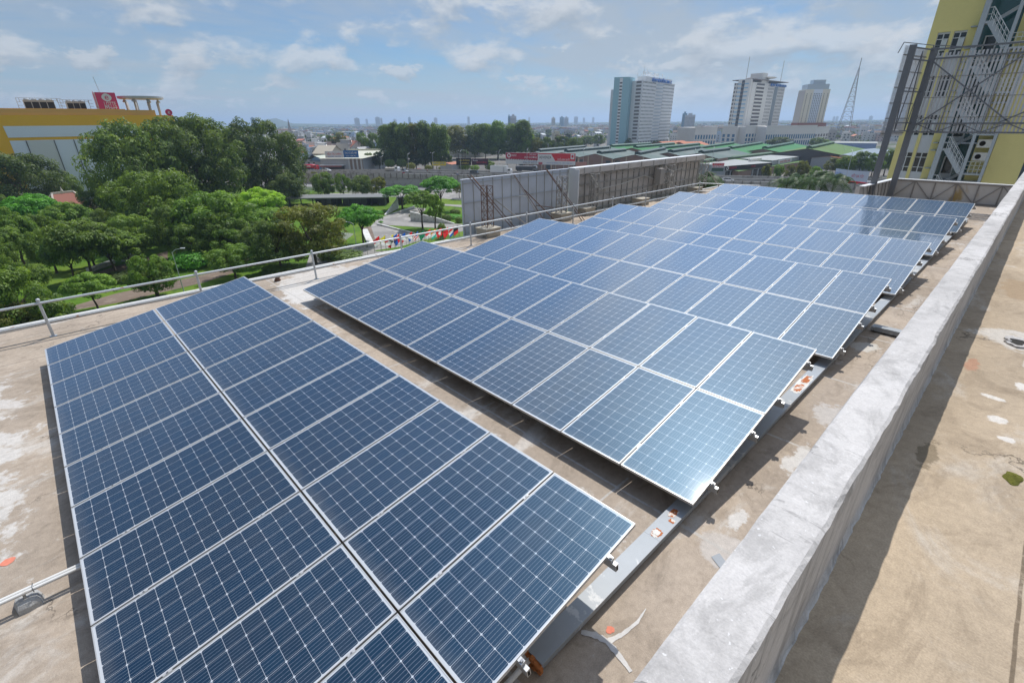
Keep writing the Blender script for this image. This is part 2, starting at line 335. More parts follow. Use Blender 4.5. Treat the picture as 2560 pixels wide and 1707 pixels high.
# ---------- drain hole with broken rim, moss cushion
dark_m = pbr('drain_dark', (.02, .018, .015), .9); moss_m = pbr('moss_green', (.15, .15, .02), .95, var=.5, vscale=30, bump=1.0, bscale=120)
b = MB(); dc = (2.04, 9.04)
pts = [(dc[0]+(.12+.03*math.sin(5*a+1)+.015*math.sin(11*a))*math.cos(a), dc[1]+(.19+.03*math.sin(3*a))*math.sin(a)) for a in [2*math.pi*i/28 for i in range(28)]]
inn = [(dc[0]+(x-dc[0])*.62, dc[1]+(y-dc[1])*.62) for x, y in pts]
b.grid([[(x+.03*(x-dc[0]), y, ZU+.002) for x, y in pts], [(x, y, ZU+.022+.006*math.sin(9*i)) for i, (x, y) in enumerate(pts)], [(x, y, ZU+.012) for x, y in inn], [(x, y, ZU-.1) for x, y in inn]], 0, False, True)
b.face([(x, y, ZU+.004) for x, y in inn], 1)
tag(b.build('roof_drain', [par_m, dark_m]), 'dark drain hole with a broken cement rim in the upper roof', 'drain')
rows = []
for i in range(7):
    r = 1-i/6.0; rows.append([(2.17+.055*r*math.cos(a)*(1+.18*math.sin(4*a+i)), 5.6+.10*r*math.sin(a)*(1+.15*math.sin(3*a)), ZU+.002+.025*(1-r**2)+.003*math.sin(17*a+5*i)) for a in [2*math.pi*j/24 for j in range(24)]])
b = MB(); b.grid(rows, 0, True, True); tag(b.build('moss_cushion', [moss_m]), 'small olive green moss cushion growing on the tan upper roof', 'moss', kind='stuff')

# ------------------------------------------------------------------ white repair smears and marks on the roof
smear_m = pbr('cement_smear', (.52, .50, .475), .9, var=.25, vscale=9); pink_m = pbr('red_spray', (.60, .20, .13), .9, var=.2, vscale=20)
def smear(path, ws, label, mat, z=ZR+.004):
    L, Rr = [], []
    for i, p in enumerate(path):
        a = Vector(path[max(i-1, 0)]); c = Vector(path[min(i+1, len(path)-1)]); d = (c-a).normalized(); nn = Vector((-d.y, d.x))
        L.append((p[0]+nn.x*ws[i], p[1]+nn.y*ws[i], z)); Rr.append((p[0]-nn.x*ws[i], p[1]-nn.y*ws[i], z))
    return L, Rr
b = MB()
for path, ws in (([(.2, 3.9), (.22, 3.72), (.19, 3.52), (.15, 3.40), (.13, 3.34)], [.004, .015, .022, .028, .02]), ([(-.09, 3.26), (.02, 3.33), (.13, 3.36), (.24, 3.34), (.36, 3.31), (.46, 3.28)], [.02, .03, .03, .028, .022, .02])):
    fine = []; wf = []
    for i in range(len(path)-1):
        for q in (0, .25, .5, .75): fine.append(tuple(Vector(path[i]).lerp(Vector(path[i+1]), q))); wf.append((ws[i]*(1-q)+ws[i+1]*q)*(1+.25*random.uniform(-1, 1)))
    L, Rr = smear(fine, wf, '', 0, ZR+.004+.0015*(len(b.f) > 5)); b.grid([L, Rr])
tag(b.build('cement_smear', [smear_m]), 'branching pale cement smear beside the low end of the steel beam', 'smear', kind='structure')
def blot(name, cx, cy, rx_, ry_, mat, label, seed=0, z=ZR+.004, lob=.3, kind='structure'):
    r = random.Random(seed); ph = [r.uniform(0, 6.3) for _ in range(4)]
    p = [(cx+rx_*math.cos(a)*(1+lob*math.sin(3*a+ph[0])+lob*.7*math.sin(5*a+ph[1])+lob*.4*math.sin(9*a+ph[2])), cy+ry_*math.sin(a)*(1+lob*math.sin(2*a+ph[3])+lob*.5*math.sin(7*a+ph[0])), z) for a in [2*math.pi*i/48 for i in range(48)]]
    c_ = MB(); c_.face(p); return tag(c_.build(name, [mat]), label, 'mark', kind=kind)
blot('red_spray_mark', .085, 3.47, .035, .045, pink_m, 'small faded red sprayed square beside the branching cement smear', 2, lob=.1)
blot('red_spray_mark', -4.98, -.63, .06, .06, pink_m, 'small faded red sprayed square near the white conduit pipes', 3, lob=.08)
grey_m = pbr('membrane_grey', (.27, .29, .31), .6, var=.15)
b = MB(); b.face([(.36, 4.95, ZR+.006), (.95, 4.62, ZR+.006), (1.0, 4.70, ZR+.006), (.40, 5.06, ZR+.006)]); tag(b.build('membrane_strip', [grey_m]), 'narrow grey waterproofing strip at the foot of the parapet', 'strip', kind='structure')

# ================================================================== SOLAR ARRAYS
def panel_cells():
    m = bpy.data.materials.new('solar_cells'); m.use_nodes = True; t = NT(m.node_tree); b = t.n['Principled BSDF']
    P = t.add('ShaderNodeTexCoord').outputs['Object']; sx = t.add('ShaderNodeSeparateXYZ'); t.l.new(P, sx.inputs[0])
    p = .1585
    gx = t.m('DIVIDE', t.m('SUBTRACT', sx.outputs[0], .4960-3*p), p); gy = t.m('DIVIDE', t.m('SUBTRACT', sx.outputs[1], .978-6*p), p)
    inside = t.m('MULTIPLY', t.m('LESS_THAN', t.m('ABSOLUTE', t.m('SUBTRACT', gx, 3)), 3), t.m('LESS_THAN', t.m('ABSOLUTE', t.m('SUBTRACT', gy, 6)), 6))
    u = t.m('ABSOLUTE', t.m('SUBTRACT', t.m('FRACT', gx), .5)); v = t.m('ABSOLUTE', t.m('SUBTRACT', t.m('FRACT', gy), .5))
    cell = t.m('MULTIPLY', t.m('LESS_THAN', t.m('MAXIMUM', u, v), .4915), t.m('LESS_THAN', t.m('ADD', u, v), .925))
    cell = t.m('MULTIPLY', cell, inside)
    bus = t.m('LESS_THAN', t.m('ABSOLUTE', t.m('SUBTRACT', t.m('FRACT', t.m('MULTIPLY', gx, 5)), .5)), .024)
    busin = t.m('MULTIPLY', bus, inside)
    oi = t.add('ShaderNodeObjectInfo').outputs['Random']
    wn = t.add('ShaderNodeTexWhiteNoise', noise_dimensions='4D'); cb = t.add('ShaderNodeCombineXYZ'); t.put(cb.inputs[0], t.m('FLOOR', gx)); t.put(cb.inputs[1], t.m('FLOOR', gy)); t.l.new(cb.outputs[0], wn.inputs['Vector']); t.l.new(oi, wn.inputs['W'])
    cc = t.mix(oi, (.0015, .016, .037), (.002, .020, .046))
    cc = t.mix(t.m('MULTIPLY', wn.outputs[0], .5), cc, (.008, .015, .027))
    c = t.mix(cell, (.50, .52, .54), cc); c = t.mix(t.m('MULTIPLY', busin, .75), c, (.42, .45, .48))
    dust = t.smooth(t.noise(t.vm('ADD', P, t.vm('SCALE', (17., 9., 0.), scale=oi)), 2.3, 6, .65), .35, .8)
    lowd = t.m('MULTIPLY', t.m('SUBTRACT', 1.0, t.smooth(sx.outputs[1], .0, .16)), t.noise(P, 9, 5, .7))
    PR = t.vm('ADD', P, t.vm('SCALE', (41., 23., 0.), scale=oi)); drop = t.smooth(t.noise(PR, 7.5, 3, .5), .775, .80)
    c = t.mix(t.m('MULTIPLY', drop, .7), c, (.6, .58, .54)); dust = t.m('MULTIPLY', dust, t.m('MULTIPLY_ADD', oi, 1.6, .3))
    c = t.mix(t.m('ADD', t.m('MULTIPLY', dust, .022), t.m('MULTIPLY', lowd, .16)), c, (.42, .37, .30))
    t.l.new(c, b.inputs['Base Color']); b.inputs['Roughness'].default_value = .40; b.inputs['Specular IOR Level'].default_value = .36; b.inputs['Specular Tint'].default_value = (.36, .70, 1, 1); b.inputs['Sheen Weight'].default_value = .62; b.inputs['Sheen Roughness'].default_value = .36; b.inputs['Sheen Tint'].default_value = (.0, .33, .90, 1)
    b.inputs['Coat Weight'].default_value = 1.0; b.inputs['Coat Roughness'].default_value = .05; b.inputs['Coat IOR'].default_value = 1.5
    return m
cells_m = panel_cells()
alu_m = pbr('anodised_aluminium', (.50, .50, .49), .42, .35, var=.05, vscale=20); alud_m = pbr('rail_aluminium', (.55, .55, .54), .42, .6, var=.08, vscale=9)
steel_dark = pbr('bolt_steel', (.25, .25, .25), .4, .8)
W_ = .992; FW = .009
b = MB()
def frame_ring(b, w, l, fw, z0, z1):
    o = [(0, 0), (w, 0), (w, l), (0, l)]; i = [(fw, fw), (w-fw, fw), (w-fw, l-fw), (fw, l-fw)]
    for k in range(4):
        q = (k+1) % 4
        b.face([(*o[k], z1), (*o[q], z1), (*i[q], z1), (*i[k], z1)]); b.face([(*o[k], z0), (*o[q], z0), (*o[q], z1), (*o[k], z1)])
        b.face([(*i[q], z1-.003), (*i[k], z1-.003), (*i[k], z1), (*i[q], z1)]); b.face([(*i[k], z0), (*i[q], z0), (*o[q], z0), (*o[k], z0)])
frame_ring(b, W_, PL, FW, -.040, 0.0); frame_me = b.mesh('panel_frame', [alu_m])
b = MB(); b.face([(FW, FW, -.003), (W_-FW, FW, -.003), (W_-FW, PL-FW, -.003), (FW, PL-FW, -.003)]); b.face([(FW, FW, -.010), (FW, PL-FW, -.010), (W_-FW, PL-FW, -.010), (W_-FW, FW, -.010)], 1)
back_m = pbr('backsheet', (.6, .6, .6), .6)
glass_me = b.mesh('glass', [cells_m, back_m])
proto = thing('solar_panel', 'x', 'solar panel'); obj('glass', glass_me, proto); obj('panel_frame', frame_me, proto)
PT = tree_of(proto); first = True
ARRN = ['the array closest to the conduit pipes', 'the second array from the conduit pipes', 'the third array from the conduit pipes', 'the third array from the truss wall', 'the second array from the truss wall', 'the array beside the truss wall']
ct, st = math.cos(TILT), math.sin(TILT)
panel_m3 = Matrix(((1, 0, 0), (0, ct, -st), (0, st, ct)))
def onarr(a, x, s, h=0.):
    """point of array a: x along the row (0 = parapet end), s up the slope, h above the glass"""
    return Vector((ROWX[a]+x, ROWY[a]+s*ct-h*st, ROWZ[a]+s*st+h*ct))
for a in range(6):
    for col in (0, 1):
        for i in range(11):
            lab = '%s solar panel from the railing, %s line of the %s array from the pipes' % (ORD[i], ('lower', 'upper')[col], ORD[a])
            T = PT if first else dup(PT); first = False
            r = T[0]; r['label'] = lab; r['group'] = 'solar panels in the six tilted arrays'
            j = random.uniform(-.0012, .0012)
            r.location = onarr(a, -11*PITCHX+i*PITCHX+.008, col*(PL+GAP), j); r.rotation_euler = (TILT+random.uniform(-.0016, .0016), random.uniform(-.0016, .0016), 0)
# racks: purlin rails along each row with clamps, posts on the beams
for a in range(6):
    k = thing('panel_rack', 'aluminium rack of rails clamps and feet carrying the %s array from the pipes' % ORD[a], 'mounting rack', (ROWX[a], ROWY[a], ROWZ[a]), 0, 'racks under the solar arrays')
    org = Vector((ROWX[a], ROWY[a], ROWZ[a]))
    for s in (.42, 1.53, PL+GAP+.42, PL+GAP+1.53):
        b = MB(); c0 = onarr(a, 0, s)-org
        M = Matrix(((1, 0, 0, c0.x), (0, ct, -st, c0.y), (0, st, ct, c0.z), (0, 0, 0, 1)))
        b.box(-11*PITCHX-.07, .085, -.018, .018, -.128, -.042, 0, M); b.box(.0851, .087, -.011, .011, -.118, -.062, 1, M)
        rl = b.build('rail', [alud_m, dark_m], k)
        b = MB(); b.box(.004, .040, -.022, .022, -.040, -.004, 0, M); b.box(-.004, .016, -.02, .02, .001, .006, 0, M); b.box(.016, .034, -.010, .010, -.004, .012, 1, M)
        b.build('end_clamp', [alu_m, steel_dark], k)
        for i in range(1, 11): b = MB(); x = -11*PITCHX+i*PITCHX; b.box(x-.012, x+.010, -.035, .035, .001, .006, 0, M); b.box(x-.007, x+.005, -.007, .007, .006, .012, 1, M); b.build('mid_clamp', [alu_m, steel_dark], rl)
        for xb in (-1.35, -3.75, -7.4, -10.95):
            zt_ = c0.z-.125
            if zt_ > -.14: b = MB(); b.box(xb-.025, xb+.025, c0.y-.02, c0.y+.025, ZR-ROWZ[a], zt_, 0); b.build('foot', [alud_m], k)
# painted steel beams lying on the roof
rust = (.36, .10, .03)
beam_m = pbr('grey_beam_paint', (.30, .325, .345), .5, var=.10, vscale=2.2, stain=(.46, .47, .47), sscale=1.1, slo=.55, shi=.58)
rustp_m = pbr('rust_patch', (.40, .12, .035), .9, var=.35, vscale=16, stain=(.62, .58, .52), sscale=9, slo=.52, shi=.54); orange_m = pbr('rusty_edge', (.45, .16, .05), .9, var=.4, vscale=30)
whitep_m = pbr('white_primer', (.62, .60, .55), .8, var=.1, vscale=12)
for bi, xb in enumerate((-.19,)):
    b = MB(); h0, h1 = ZR+.03, -.17; y0, y1 = (2.72, 31.4) if bi == 0 else (.05, 31.0)
    segs = [(y0, 4.62), (4.622, 8.25), (8.252, 12.9), (12.902, 17.6), (17.602, 22.4), (22.402, y1)] if bi == 0 else [(y0, y1)]
    for q0, q1 in segs: b.box(xb-.10, xb+.10, q0, q1, h1-.012, h1, 0); b.box(xb-.085, xb+.088, q0, q1, h0, h1-.012, 0)
    nm = 'grey painted steel beam on the roof along the parapet, with rusty patches' if bi == 0 else 'grey steel beam under the arrays, %s from the parapet' % ORD[bi]
    o = b.build('steel_beam', [beam_m]); tag(o, nm, 'beam', 'steel beams carrying the arrays')
    if bi == 0:
        def bpatch(name, x0, x1, ya, yb, mat, z, seed):
            r = random.Random(seed); N = 40; pts = []
            for i in range(N):
                q = 2*math.pi*i/N; e = lambda v: math.copysign(abs(v)**.55, v)
                kx, ky = e(math.cos(q)), e(math.sin(q)); jj = 1-.28*r.random()
                pts.append(((x0+x1)/2+(x1-x0)/2*kx*jj, (ya+yb)/2+(yb-ya)/2*ky*jj, z))
            c_ = MB(); c_.face(pts); c_.build(name, [mat], o)
        bpatch('primer_patch', -.285, -.095, 9.05, 9.98, whitep_m, h1+.002, 1); bpatch('rust_patch', -.255, -.115, 9.14, 9.52, rustp_m, h1+.004, 2); bpatch('rust_patch', -.25, -.13, 9.48, 9.93, rustp_m, h1+.0045, 3)
        bpatch('rust_patch', -.24, -.12, 4.62, 4.78, rustp_m, h1+.002, 4); bpatch('primer_patch', -.225, -.135, 4.66, 4.755, whitep_m, h1+.004, 5)
        bpatch('rust_patch', -.25, -.15, 5.02, 5.20, rustp_m, h1+.002, 6); bpatch('rust_patch', -.19, -.11, 4.95, 5.02, rustp_m, h1+.002, 7)
        c_ = MB()
        for i in range(26): x = xb-.1+.2*random.random(); z = h0+(.11)*random.random(); c_.box(x-.018, x+.018, y0-.025-.02*random.random(), y0+.001, z-.012, z+.015)
        c_.build('rusty_end', [orange_m], o)
# cross beam to the parapet
b = MB(); b.box(.06, 1.17, 13.42, 13.62, ZR+.03, -.17); b.box(.0, .06, 13.40, 13.64, ZR+.05, -.175)
tag(b.build('cross_beam', [beam_m]), 'short grey steel cross beam from the long beam to the parapet', 'beam')
# pipes
pvc_m = pbr('white_conduit', (.66, .65, .62), .45, var=.08, vscale=3, stain=(.45, .40, .33), sscale=5, slo=.62, shi=.7); block_m = pbr('cement_block', (.40, .40, .39), .9, var=.2, vscale=8, bump=.8)
k = thing('conduit_run', 'two white conduit pipes strapped together coming out from under the array', 'pipe', (-4.1, -.3, -.12))
for dx_ in (-.022, .022): b = MB(); b.tube([(dx_, -7.6, 0), (dx_, -3, .004), (dx_, .9, 0)], .019, 10); b.build('pipe', [pvc_m], k)
b = MB()
for yy in (-.09, -.42): b.tube([(-.05, yy, -.02), (-.045, yy, .02), (0, yy, .026), (.045, yy, .02), (.05, yy, -.02)], .004, 6)
b.build('wire_tie', [steel_dark], k)
b = MB(); r_ = [[(-4.11+sx_*.10*s_+.012*math.sin(3*sx_+7*sy_), -.47+sy_*.09*s_, ZR+z_) for sx_, sy_ in ((-1, -1), (-.2, -1.1), (1, -.8), (1.1, .2), (.8, 1), (-.3, 1.15), (-1.05, .8), (-1.15, -.2))] for s_, z_ in ((1.1, 0), (1.05, .05), (.85, .09), (.5, .105))]
b.grid(r_, 0, False, True); b.face(r_[-1]); b.bar((-4.1, -.47, ZR+.1), (-4.1, -.47, -.13), .02, .02)
tag(b.build('cement_block', [block_m]), 'rough cement block holding up the white conduit pipes', 'block')
k = thing('drain_pipe', 'cream plastic pipe lying beside the rusty end of the long beam', 'pipe', (-.2, 2.6, -.22))
b = MB(); b.tube([(.02, -2.6, 0), (.0, -.3, 0), (-.03, .32, .0)], .026, 10); b.build('pipe', [pvc_m], k)
b = MB(); b.tube([(-.06, .25, .0), (-.06, .08, 0), (-.075, .04, .02), (-.08, .03, .09)], .023, 10); b.build('elbow', [pvc_m], k)

# ================================================================== RAILING along the open roof edge
gal_m = pbr('galvanised_paint', (.50, .53, .55), .45, .25, var=.10, vscale=3, stain=(.33, .17, .08), sscale=2.6, slo=.62, shi=.68)
RX = -12.87
k = thing('guard_railing', 'galvanised pipe guard railing with ball topped posts along the roof edge', 'railing', (RX, 0, ZR))
pys = [0.13-3.07*3+3.07*i for i in range(13)]
py_end = 30.75
for y in pys+[py_end]:
    b = MB(); b.tube([(0, y, 0), (0, y, .83)], .029, 10); b.lathe([(.02, .825), (.032, .835), (.040, .86), (.034, .888), (.015, .90)], (0, y, 0), 12); b.lathe([(.07, 0), (.07, .012), (.03, .014)], (0, y, 0), 10)
    b.build('post', [gal_m], k)
b = MB(); b.tube([(.012, -10, .795), (.012, py_end, .795)], .027, 10); b.tube([(0, py_end, .795), (3.2, py_end+1.1, .795)], .027, 8); b.build('top_rail', [gal_m], k)
b = MB(); b.tube([(-.035, -10, .335), (-.035, py_end, .335)], .022, 8); b.tube([(0, py_end, .335), (3.2, py_end+1.1, .335)], .022, 8); b.build('lower_rail', [gal_m], k)
b = MB(); b.tube([(3.2, py_end+1.1, 0), (3.2, py_end+1.1, .83)], .029, 8); b.build('post', [gal_m], k)
b = MB()
for q in range(3): b.tube([(-.05-.012*q, y, .30+.015*q-.02*math.sin((y+2)*1.02)**2) for y in np.arange(-9, 30.6, .6)], .009, 5)
cb_m = pbr('grey_cable', (.35, .35, .35), .6); b.build('cable_bundle', [cb_m], k)
b = MB(); b.lathe([(.09, 0), (.10, .03), (.06, .08), (.05, .12), (.02, .14)], (-13.55, 5.35, ZR), 9); b.box(-13.6, -13.47, 5.3, 5.42, ZR+.1, ZR+.16)
tag(b.build('pipe_stub', [pbr('rusty_stub', (.16, .09, .06), .9, var=.4, vscale=15)]), 'short rusty brown pipe stub sticking up near the roof edge', 'pipe stub')

# ================================================================== BILLBOARDS seen from behind on the roof edge
sheet_m = pbr('billboard_sheet', (.54, .585, .655), .6, .1, var=.05, vscale=1.2, stain=(.47, .50, .54), sscale=.9, slo=.45, shi=.75); sheet2_m = pbr('billboard_sheet_brown', (.52, .485, .455), .7, var=.09, vscale=1.5, stain=(.40, .37, .345), sscale=1.4, slo=.45, shi=.7)
fr_m = pbr('frame_grey_steel', (.36, .35, .33), .6, .3, var=.15, vscale=4); rs_m = pbr('rusty_steel', (.15, .09, .068), .85, var=.35, vscale=6); wh_m = pbr('white_sheet', (.66, .67, .68), .5, var=.04, vscale=2)
ped_m = pbr('pedestal_cement', (.42, .385, .32), .9, var=.15, vscale=3, stain=(.22, .20, .17), sscale=1.5)
BX = -14.75
k = thing('sheet_billboard', 'back of a blue grey sheet metal billboard propped with rusty struts at the roof edge', 'billboard', (BX, 13.55, ZR))
b = MB(); b.box(-.05, 0, 0, 6.75, -1.9, 2.18); b.box(-.09, .03, -.02, 6.77, 2.18, 2.22, 0); b.build('sheet', [sheet_m], k)
b = MB()
for i in range(13): y = .06+i*.552; b.box(.0, .03, y-.012, y+.012, -1.88, 2.17)
for z in (-.35, .45, 1.25, 2.05): b.box(.031, .06, .02, 6.73, z-.013, z+.013)
b.build('batten', [pbr('batten_pale', (.42, .42, .41), .6, .2, var=.15, vscale=5)], k)
def lattice(name, parent, cx, cy, z0, z1, w_, mat, n=6, r=.022):
    b = MB(); c = [(cx+sx_*w_/2, cy+sy_*w_/2) for sx_, sy_ in ((-1, -1), (1, -1), (1, 1), (-1, 1))]
    for x, y in c: b.bar((x, y, z0), (x, y, z1), r*1.6)
    dz_ = (z1-z0)/n
    for i in range(n):
        for q in range(4):
            p0, p1 = c[q], c[(q+1) % 4]; za, zb = z0+i*dz_, z0+(i+1)*dz_
            b.bar((*p0, za if i % 2 else zb), (*p1, zb if i % 2 else za), r); b.bar((*p0, zb), (*p1, zb), r)
    return b.build(name, [mat], parent)
lattice('mast', k, .95, .55, .32, 2.0, .34, rs_m, 5, .014); lattice('mast', k, .85, 5.35, .32, 2.0, .36, fr_m, 5)
def strut(k, p, q, mat, w_=.027): b = MB(); b.bar(p, q, w_); b.build('strut', [mat], k)
strut(k, (.06, .5, 2.35), (.85, .45, 1.85), rs_m); strut(k, (.3, .1, 2.4), (1.05, 2.0, -.02), rs_m); strut(k, (.45, .2, 2.35), (1.15, 2.1, -.02), rs_m)
strut(k, (.06, 2.95, 2.2), (1.3, 3.9, -.02), rs_m); strut(k, (.06, 2.9, 2.2), (1.2, 3.8, -.02), fr_m); strut(k, (.06, 5.05, 2.3), (1.75, 5.85, -.02), rs_m, .034); strut(k, (.06, 5.1, 2.3), (1.85, 5.95, -.02), rs_m)
strut(k, (.06, .0, .9), (.42, .9, -.0), gal_m, .035); strut(k, (.06, 1.7, 1.3), (1.2, 2.9, -.02), fr_m, .04); strut(k, (.06, 3.6, 1.5), (1.3, 4.6, -.02), rs_m, .04)
strut(k, (.08, 3.0, 1.3), (.75, 3.1, 1.3), gal_m, .03); strut(k, (.08, 3.0, .5), (.95, 3.2, .55), fr_m, .03); strut(k, (.08, 4.4, .7), (1.1, 4.5, .7), rs_m, .03); strut(k, (.08, 1.7, .4), (1.0, 1.9, .4), gal_m, .03)
for n_, (x, y, col) in enumerate(((-13.72, 14.05, 0), (-13.85, 18.85, 0), (-14.0, 20.9, 0), (-13.75, 25.6, 0), (-13.9, 32.3, 1))):
    b = MB(); b.box(-.33, .33, -.38, .38, 0, .34); b.box(-.36, .36, -.41, .41, .30, .36)
    lb = ['stained cement pedestal under the rusty lattice mast of the billboard', 'cement pedestal under the grey lattice mast by the white end panel', 'dark stained low cement pedestal under the first mast of the long billboard', 'cement pedestal with yellow paint under the middle mast of the long billboard', 'whitish cement pedestal under the last mast of the long billboard'][n_]
    tag(b.build('cement_pedestal', [ped_m], None, (x, y, ZR)), lb, 'pedestal', 'pedestals of the billboard masts')
k = thing('long_billboard', 'back of a long brownish billboard with white end panel and dense steel bracing', 'billboard', (BX, 20.45, ZR))
LB = 13.7
b = MB(); b.box(-.06, 0, 0, LB, -.6, 2.05); b.build('sheet', [sheet2_m], k)
b = MB(); b.box(.0, .62, -.06, 0, -.3, 2.19); b.build('end_panel', [wh_m], k)
b = MB(); b.box(-.12, .33, -.03, LB, 2.20, 2.245); b.build('canopy', [wh_m], k)
b = MB(); b.box(.30, .36, -.03, LB, 1.93, 2.19); b.build('fascia', [sheet2_m], k)
b = MB()
for i in range(11): y = .7+i*1.3; b.box(.361, .385, y-.025, y+.025, 1.95, 2.23)
for i in range(25): y = .12+i*.56; b.box(.0, .05, y-.02, y+.02, -.58, 2.04)
for z in (.05, .75, 1.35, 1.85): b.box(.051, .09, 0, LB, z-.02, z+.02)
b.build('batten', [fr_m], k)
b = MB()
for i in range(10):
    y = .3+i*1.32; b.bar((.1, y, 1.72), (.32, y+.66, 1.95), .03); b.bar((.32, y+.66, 1.95), (.1, y+1.32, 1.72), .03); b.bar((.1, y, 1.55), (.1, y+.9, 1.8), .02)
b.tube([(.14, 2.3, 1.0), (.16, 4.5, 1.12), (.18, 6.6, 1.42), (.2, 7.6, 1.15), (.2, 9, 1.2)], .03, 6); b.tube([(.14, 3.6, .3), (.16, 5.5, .5), (.2, 8.0, .75), (.2, 11.6, .8)], .02, 6); b.tube([(.14, 9, 1.35), (.16, 11.2, 1.55)], .03, 6)
for y in (3.1, 4.9, 6.0, 6.6, 9.8, 10.4, 12): b.tube([(.12, y, 1.75), (.13, y+.05, .9)], .018, 5)
b.build('bracing', [pbr('bracing_pale', (.50, .49, .47), .6, .2, var=.12, vscale=4)], k)
for yy, ww in ((1.25, .34), (8.6, .5), (13.15, .42)): lattice('mast', k, .62, yy, .3, 1.9, ww, fr_m, 5)
b = MB(); b.box(.35, .70, 7.55, 8.0, .85, 1.75); b.build('control_box', [pbr('box_grey', (.33, .31, .29), .6)], k)
strut(k, (.3, 1.9, 1.3), (1.25, 3.0, -.02), fr_m, .05); strut(k, (.9, 13.4, 1.2), (1.4, 14.6, -.02), fr_m, .05)

# ================================================================== BIG OPEN BILLBOARD FRAME AND TRUSS WALL at the far end
post_m = pbr('grey_post', (.19, .20, .215), .5, .3, var=.10, vscale=1.5); panel_m = pbr('weathered_panel', (.60, .585, .56), .7, var=.10, vscale=1.0, stain=(.42, .30, .12), sscale=.55, slo=.60, shi=.72)
strap_m = pbr('strap_grey', (.29, .275, .26), .7, var=.15, vscale=3); slat_m = pbr('slat_sheet', (.64, .64, .65), .5, .15, var=.12, vscale=1.5, stain=(.30, .24, .18), sscale=1.0, slo=.58, shi=.7)
k = thing('truss_wall', 'low wall of weathered white panels with dark diagonal truss straps', 'wall', (-4.3, 37.9, ZR))
b = MB(); b.box(0, 8.5, 0, .1, 0, 1.07); b.build('panel', [panel_m], k)
b = MB(); b.box(-.06, 8.5, -.12, .16, 1.072, 1.12); b.bar((0, -.02, 1.096), (-.44, -5.5, 1.096), .26, .05); b.build('coping', [wh_m], k)
b = MB()
for i in range(10):
    x = .06+i*.93; b.box(x-.03, x+.03, -.05, 0, .0, 1.07)
    if i < 9: b.bar((x, -.03, .02 if i % 2 == 0 else 1.04), (x+.93, -.03, 1.04 if i % 2 == 0 else .02), .035, .06, up=(0, 1, 0))
b.box(0, 8.5, -.065, 0, 0, .06); b.box(0, 8.5, -.065, 0, 1.01, 1.07)
for i in range(9): y = -.3-i*.62; b.bar((-.028*(-y)+.0-.0, y, .0), (-.08*(-y), y, 1.04), .05)
b.build('truss', [strap_m], k)
b = MB(); b.face([(-.06, -.02, 0), (-.06, -.02, 1.07), (-.50, -5.5, 1.07), (-.50, -5.5, 0)]); b.face([(-.10, -.02, 0), (-.54, -5.5, 0), (-.54, -5.5, 1.07), (-.10, -.02, 1.07)]); b.face([(-.50, -5.5, 0), (-.50, -5.5, 1.07), (-.70, -5.5, 1.07), (-.70, -5.5, 0)]); b.build('return_panel', [panel_m], k)
k = thing('open_billboard', 'tall grey steel billboard frame with slatted cladding and cross bracing', 'billboard frame', (-4.05, 36.3, ZR))
H = 7.62
def post(x, y, w_=.27, h=H): b = MB(); b.box(x-w_/2, x+w_/2, y-.05-w_*.35, y+w_*.35, 0, h); b.build('post', [post_m], k)
post(0, 0); post(-.52, -2.25); post(9.0, 0)
ZB = 3.62
b = MB()
for z in (ZB, ZB+.42, H-.55, H-.12): b.box(.14, 9, -.12, -.02, z, z+.075)
for i in range(6): x0 = .2+i*.9; b.bar((x0, -.07, ZB+.05 if i % 2 else ZB+.45), (x0+.9, -.07, ZB+.45 if i % 2 else ZB+.05), .045); None
for y0_, z in ((0, H-.1), (0, H-.6), (0, ZB+.1), (0, ZB+.5), (0, 5.6)): b.bar((-.05, -.1, z), (-.5, -2.2, z), .06)
for i in range(4): b.bar((-.12*i-.03, -.1-.53*i, ZB+.1 if i % 2 else H-.2), (-.12*(i+1)-.03, -.1-.53*(i+1), H-.2 if i % 2 else ZB+.1), .04)
b.build('lattice_beam', [post_m], k)
b = MB(); b.bar((.13, -.14, H-.65), (3.9, -.14, ZB+.45), .085, .06); b.bar((.1, -.14, ZB+.3), (3.7, -.14, H-.4), .075, .06); b.bar((3.7, -.14, H-.4), (8.6, -.14, ZB+.4), .085, .06); b.bar((3.3, -.14, ZB+.4), (8.6, -.14, H-.5), .085, .06); b.build('cross_brace', [post_m], k)
b = MB()
x = .18
while x < 9: b.box(x, x+.082, .06, .075, ZB-.02, H-.25); x += .152+(.02 if int(x*10) % 7 == 0 else 0)
for z in np.arange(ZB+.75, H-.4, .95): b.box(.14, 9, .03, .058, z-.012, z+.012, 1)
for i in range(5): xx = 1.2+i*1.7; b.box(xx-.022, xx+.022, .012, .03, ZB, H-.3, 1)
b.build('slat_cladding', [slat_m, strap_m], k)
b = MB()
for i in range(60):
    q = i/60.; q1 = (i+.62)/60.; f0 = lambda q: (-.30-.52*q, .1-2.45*q)
    p0, p1 = f0(q), f0(q1); b.face([(*p0, ZB-.15), (*p1, ZB-.15), (*p1, H), (*p0, H)], 0); p2 = f0((i+1)/60.); b.face([(p1[0]-.03, p1[1]+.01, ZB-.15), (p2[0]-.03, p2[1]+.01, ZB-.15), (p2[0]-.03, p2[1]+.01, H), (p1[0]-.03, p1[1]+.01, H)], 0)
for z in np.arange(ZB, H, .72): b.bar((-.27, .1, z), (-.80, -2.35, z), .05, .04, 1)
b.build('side_cladding', [slat_m, strap_m], k)
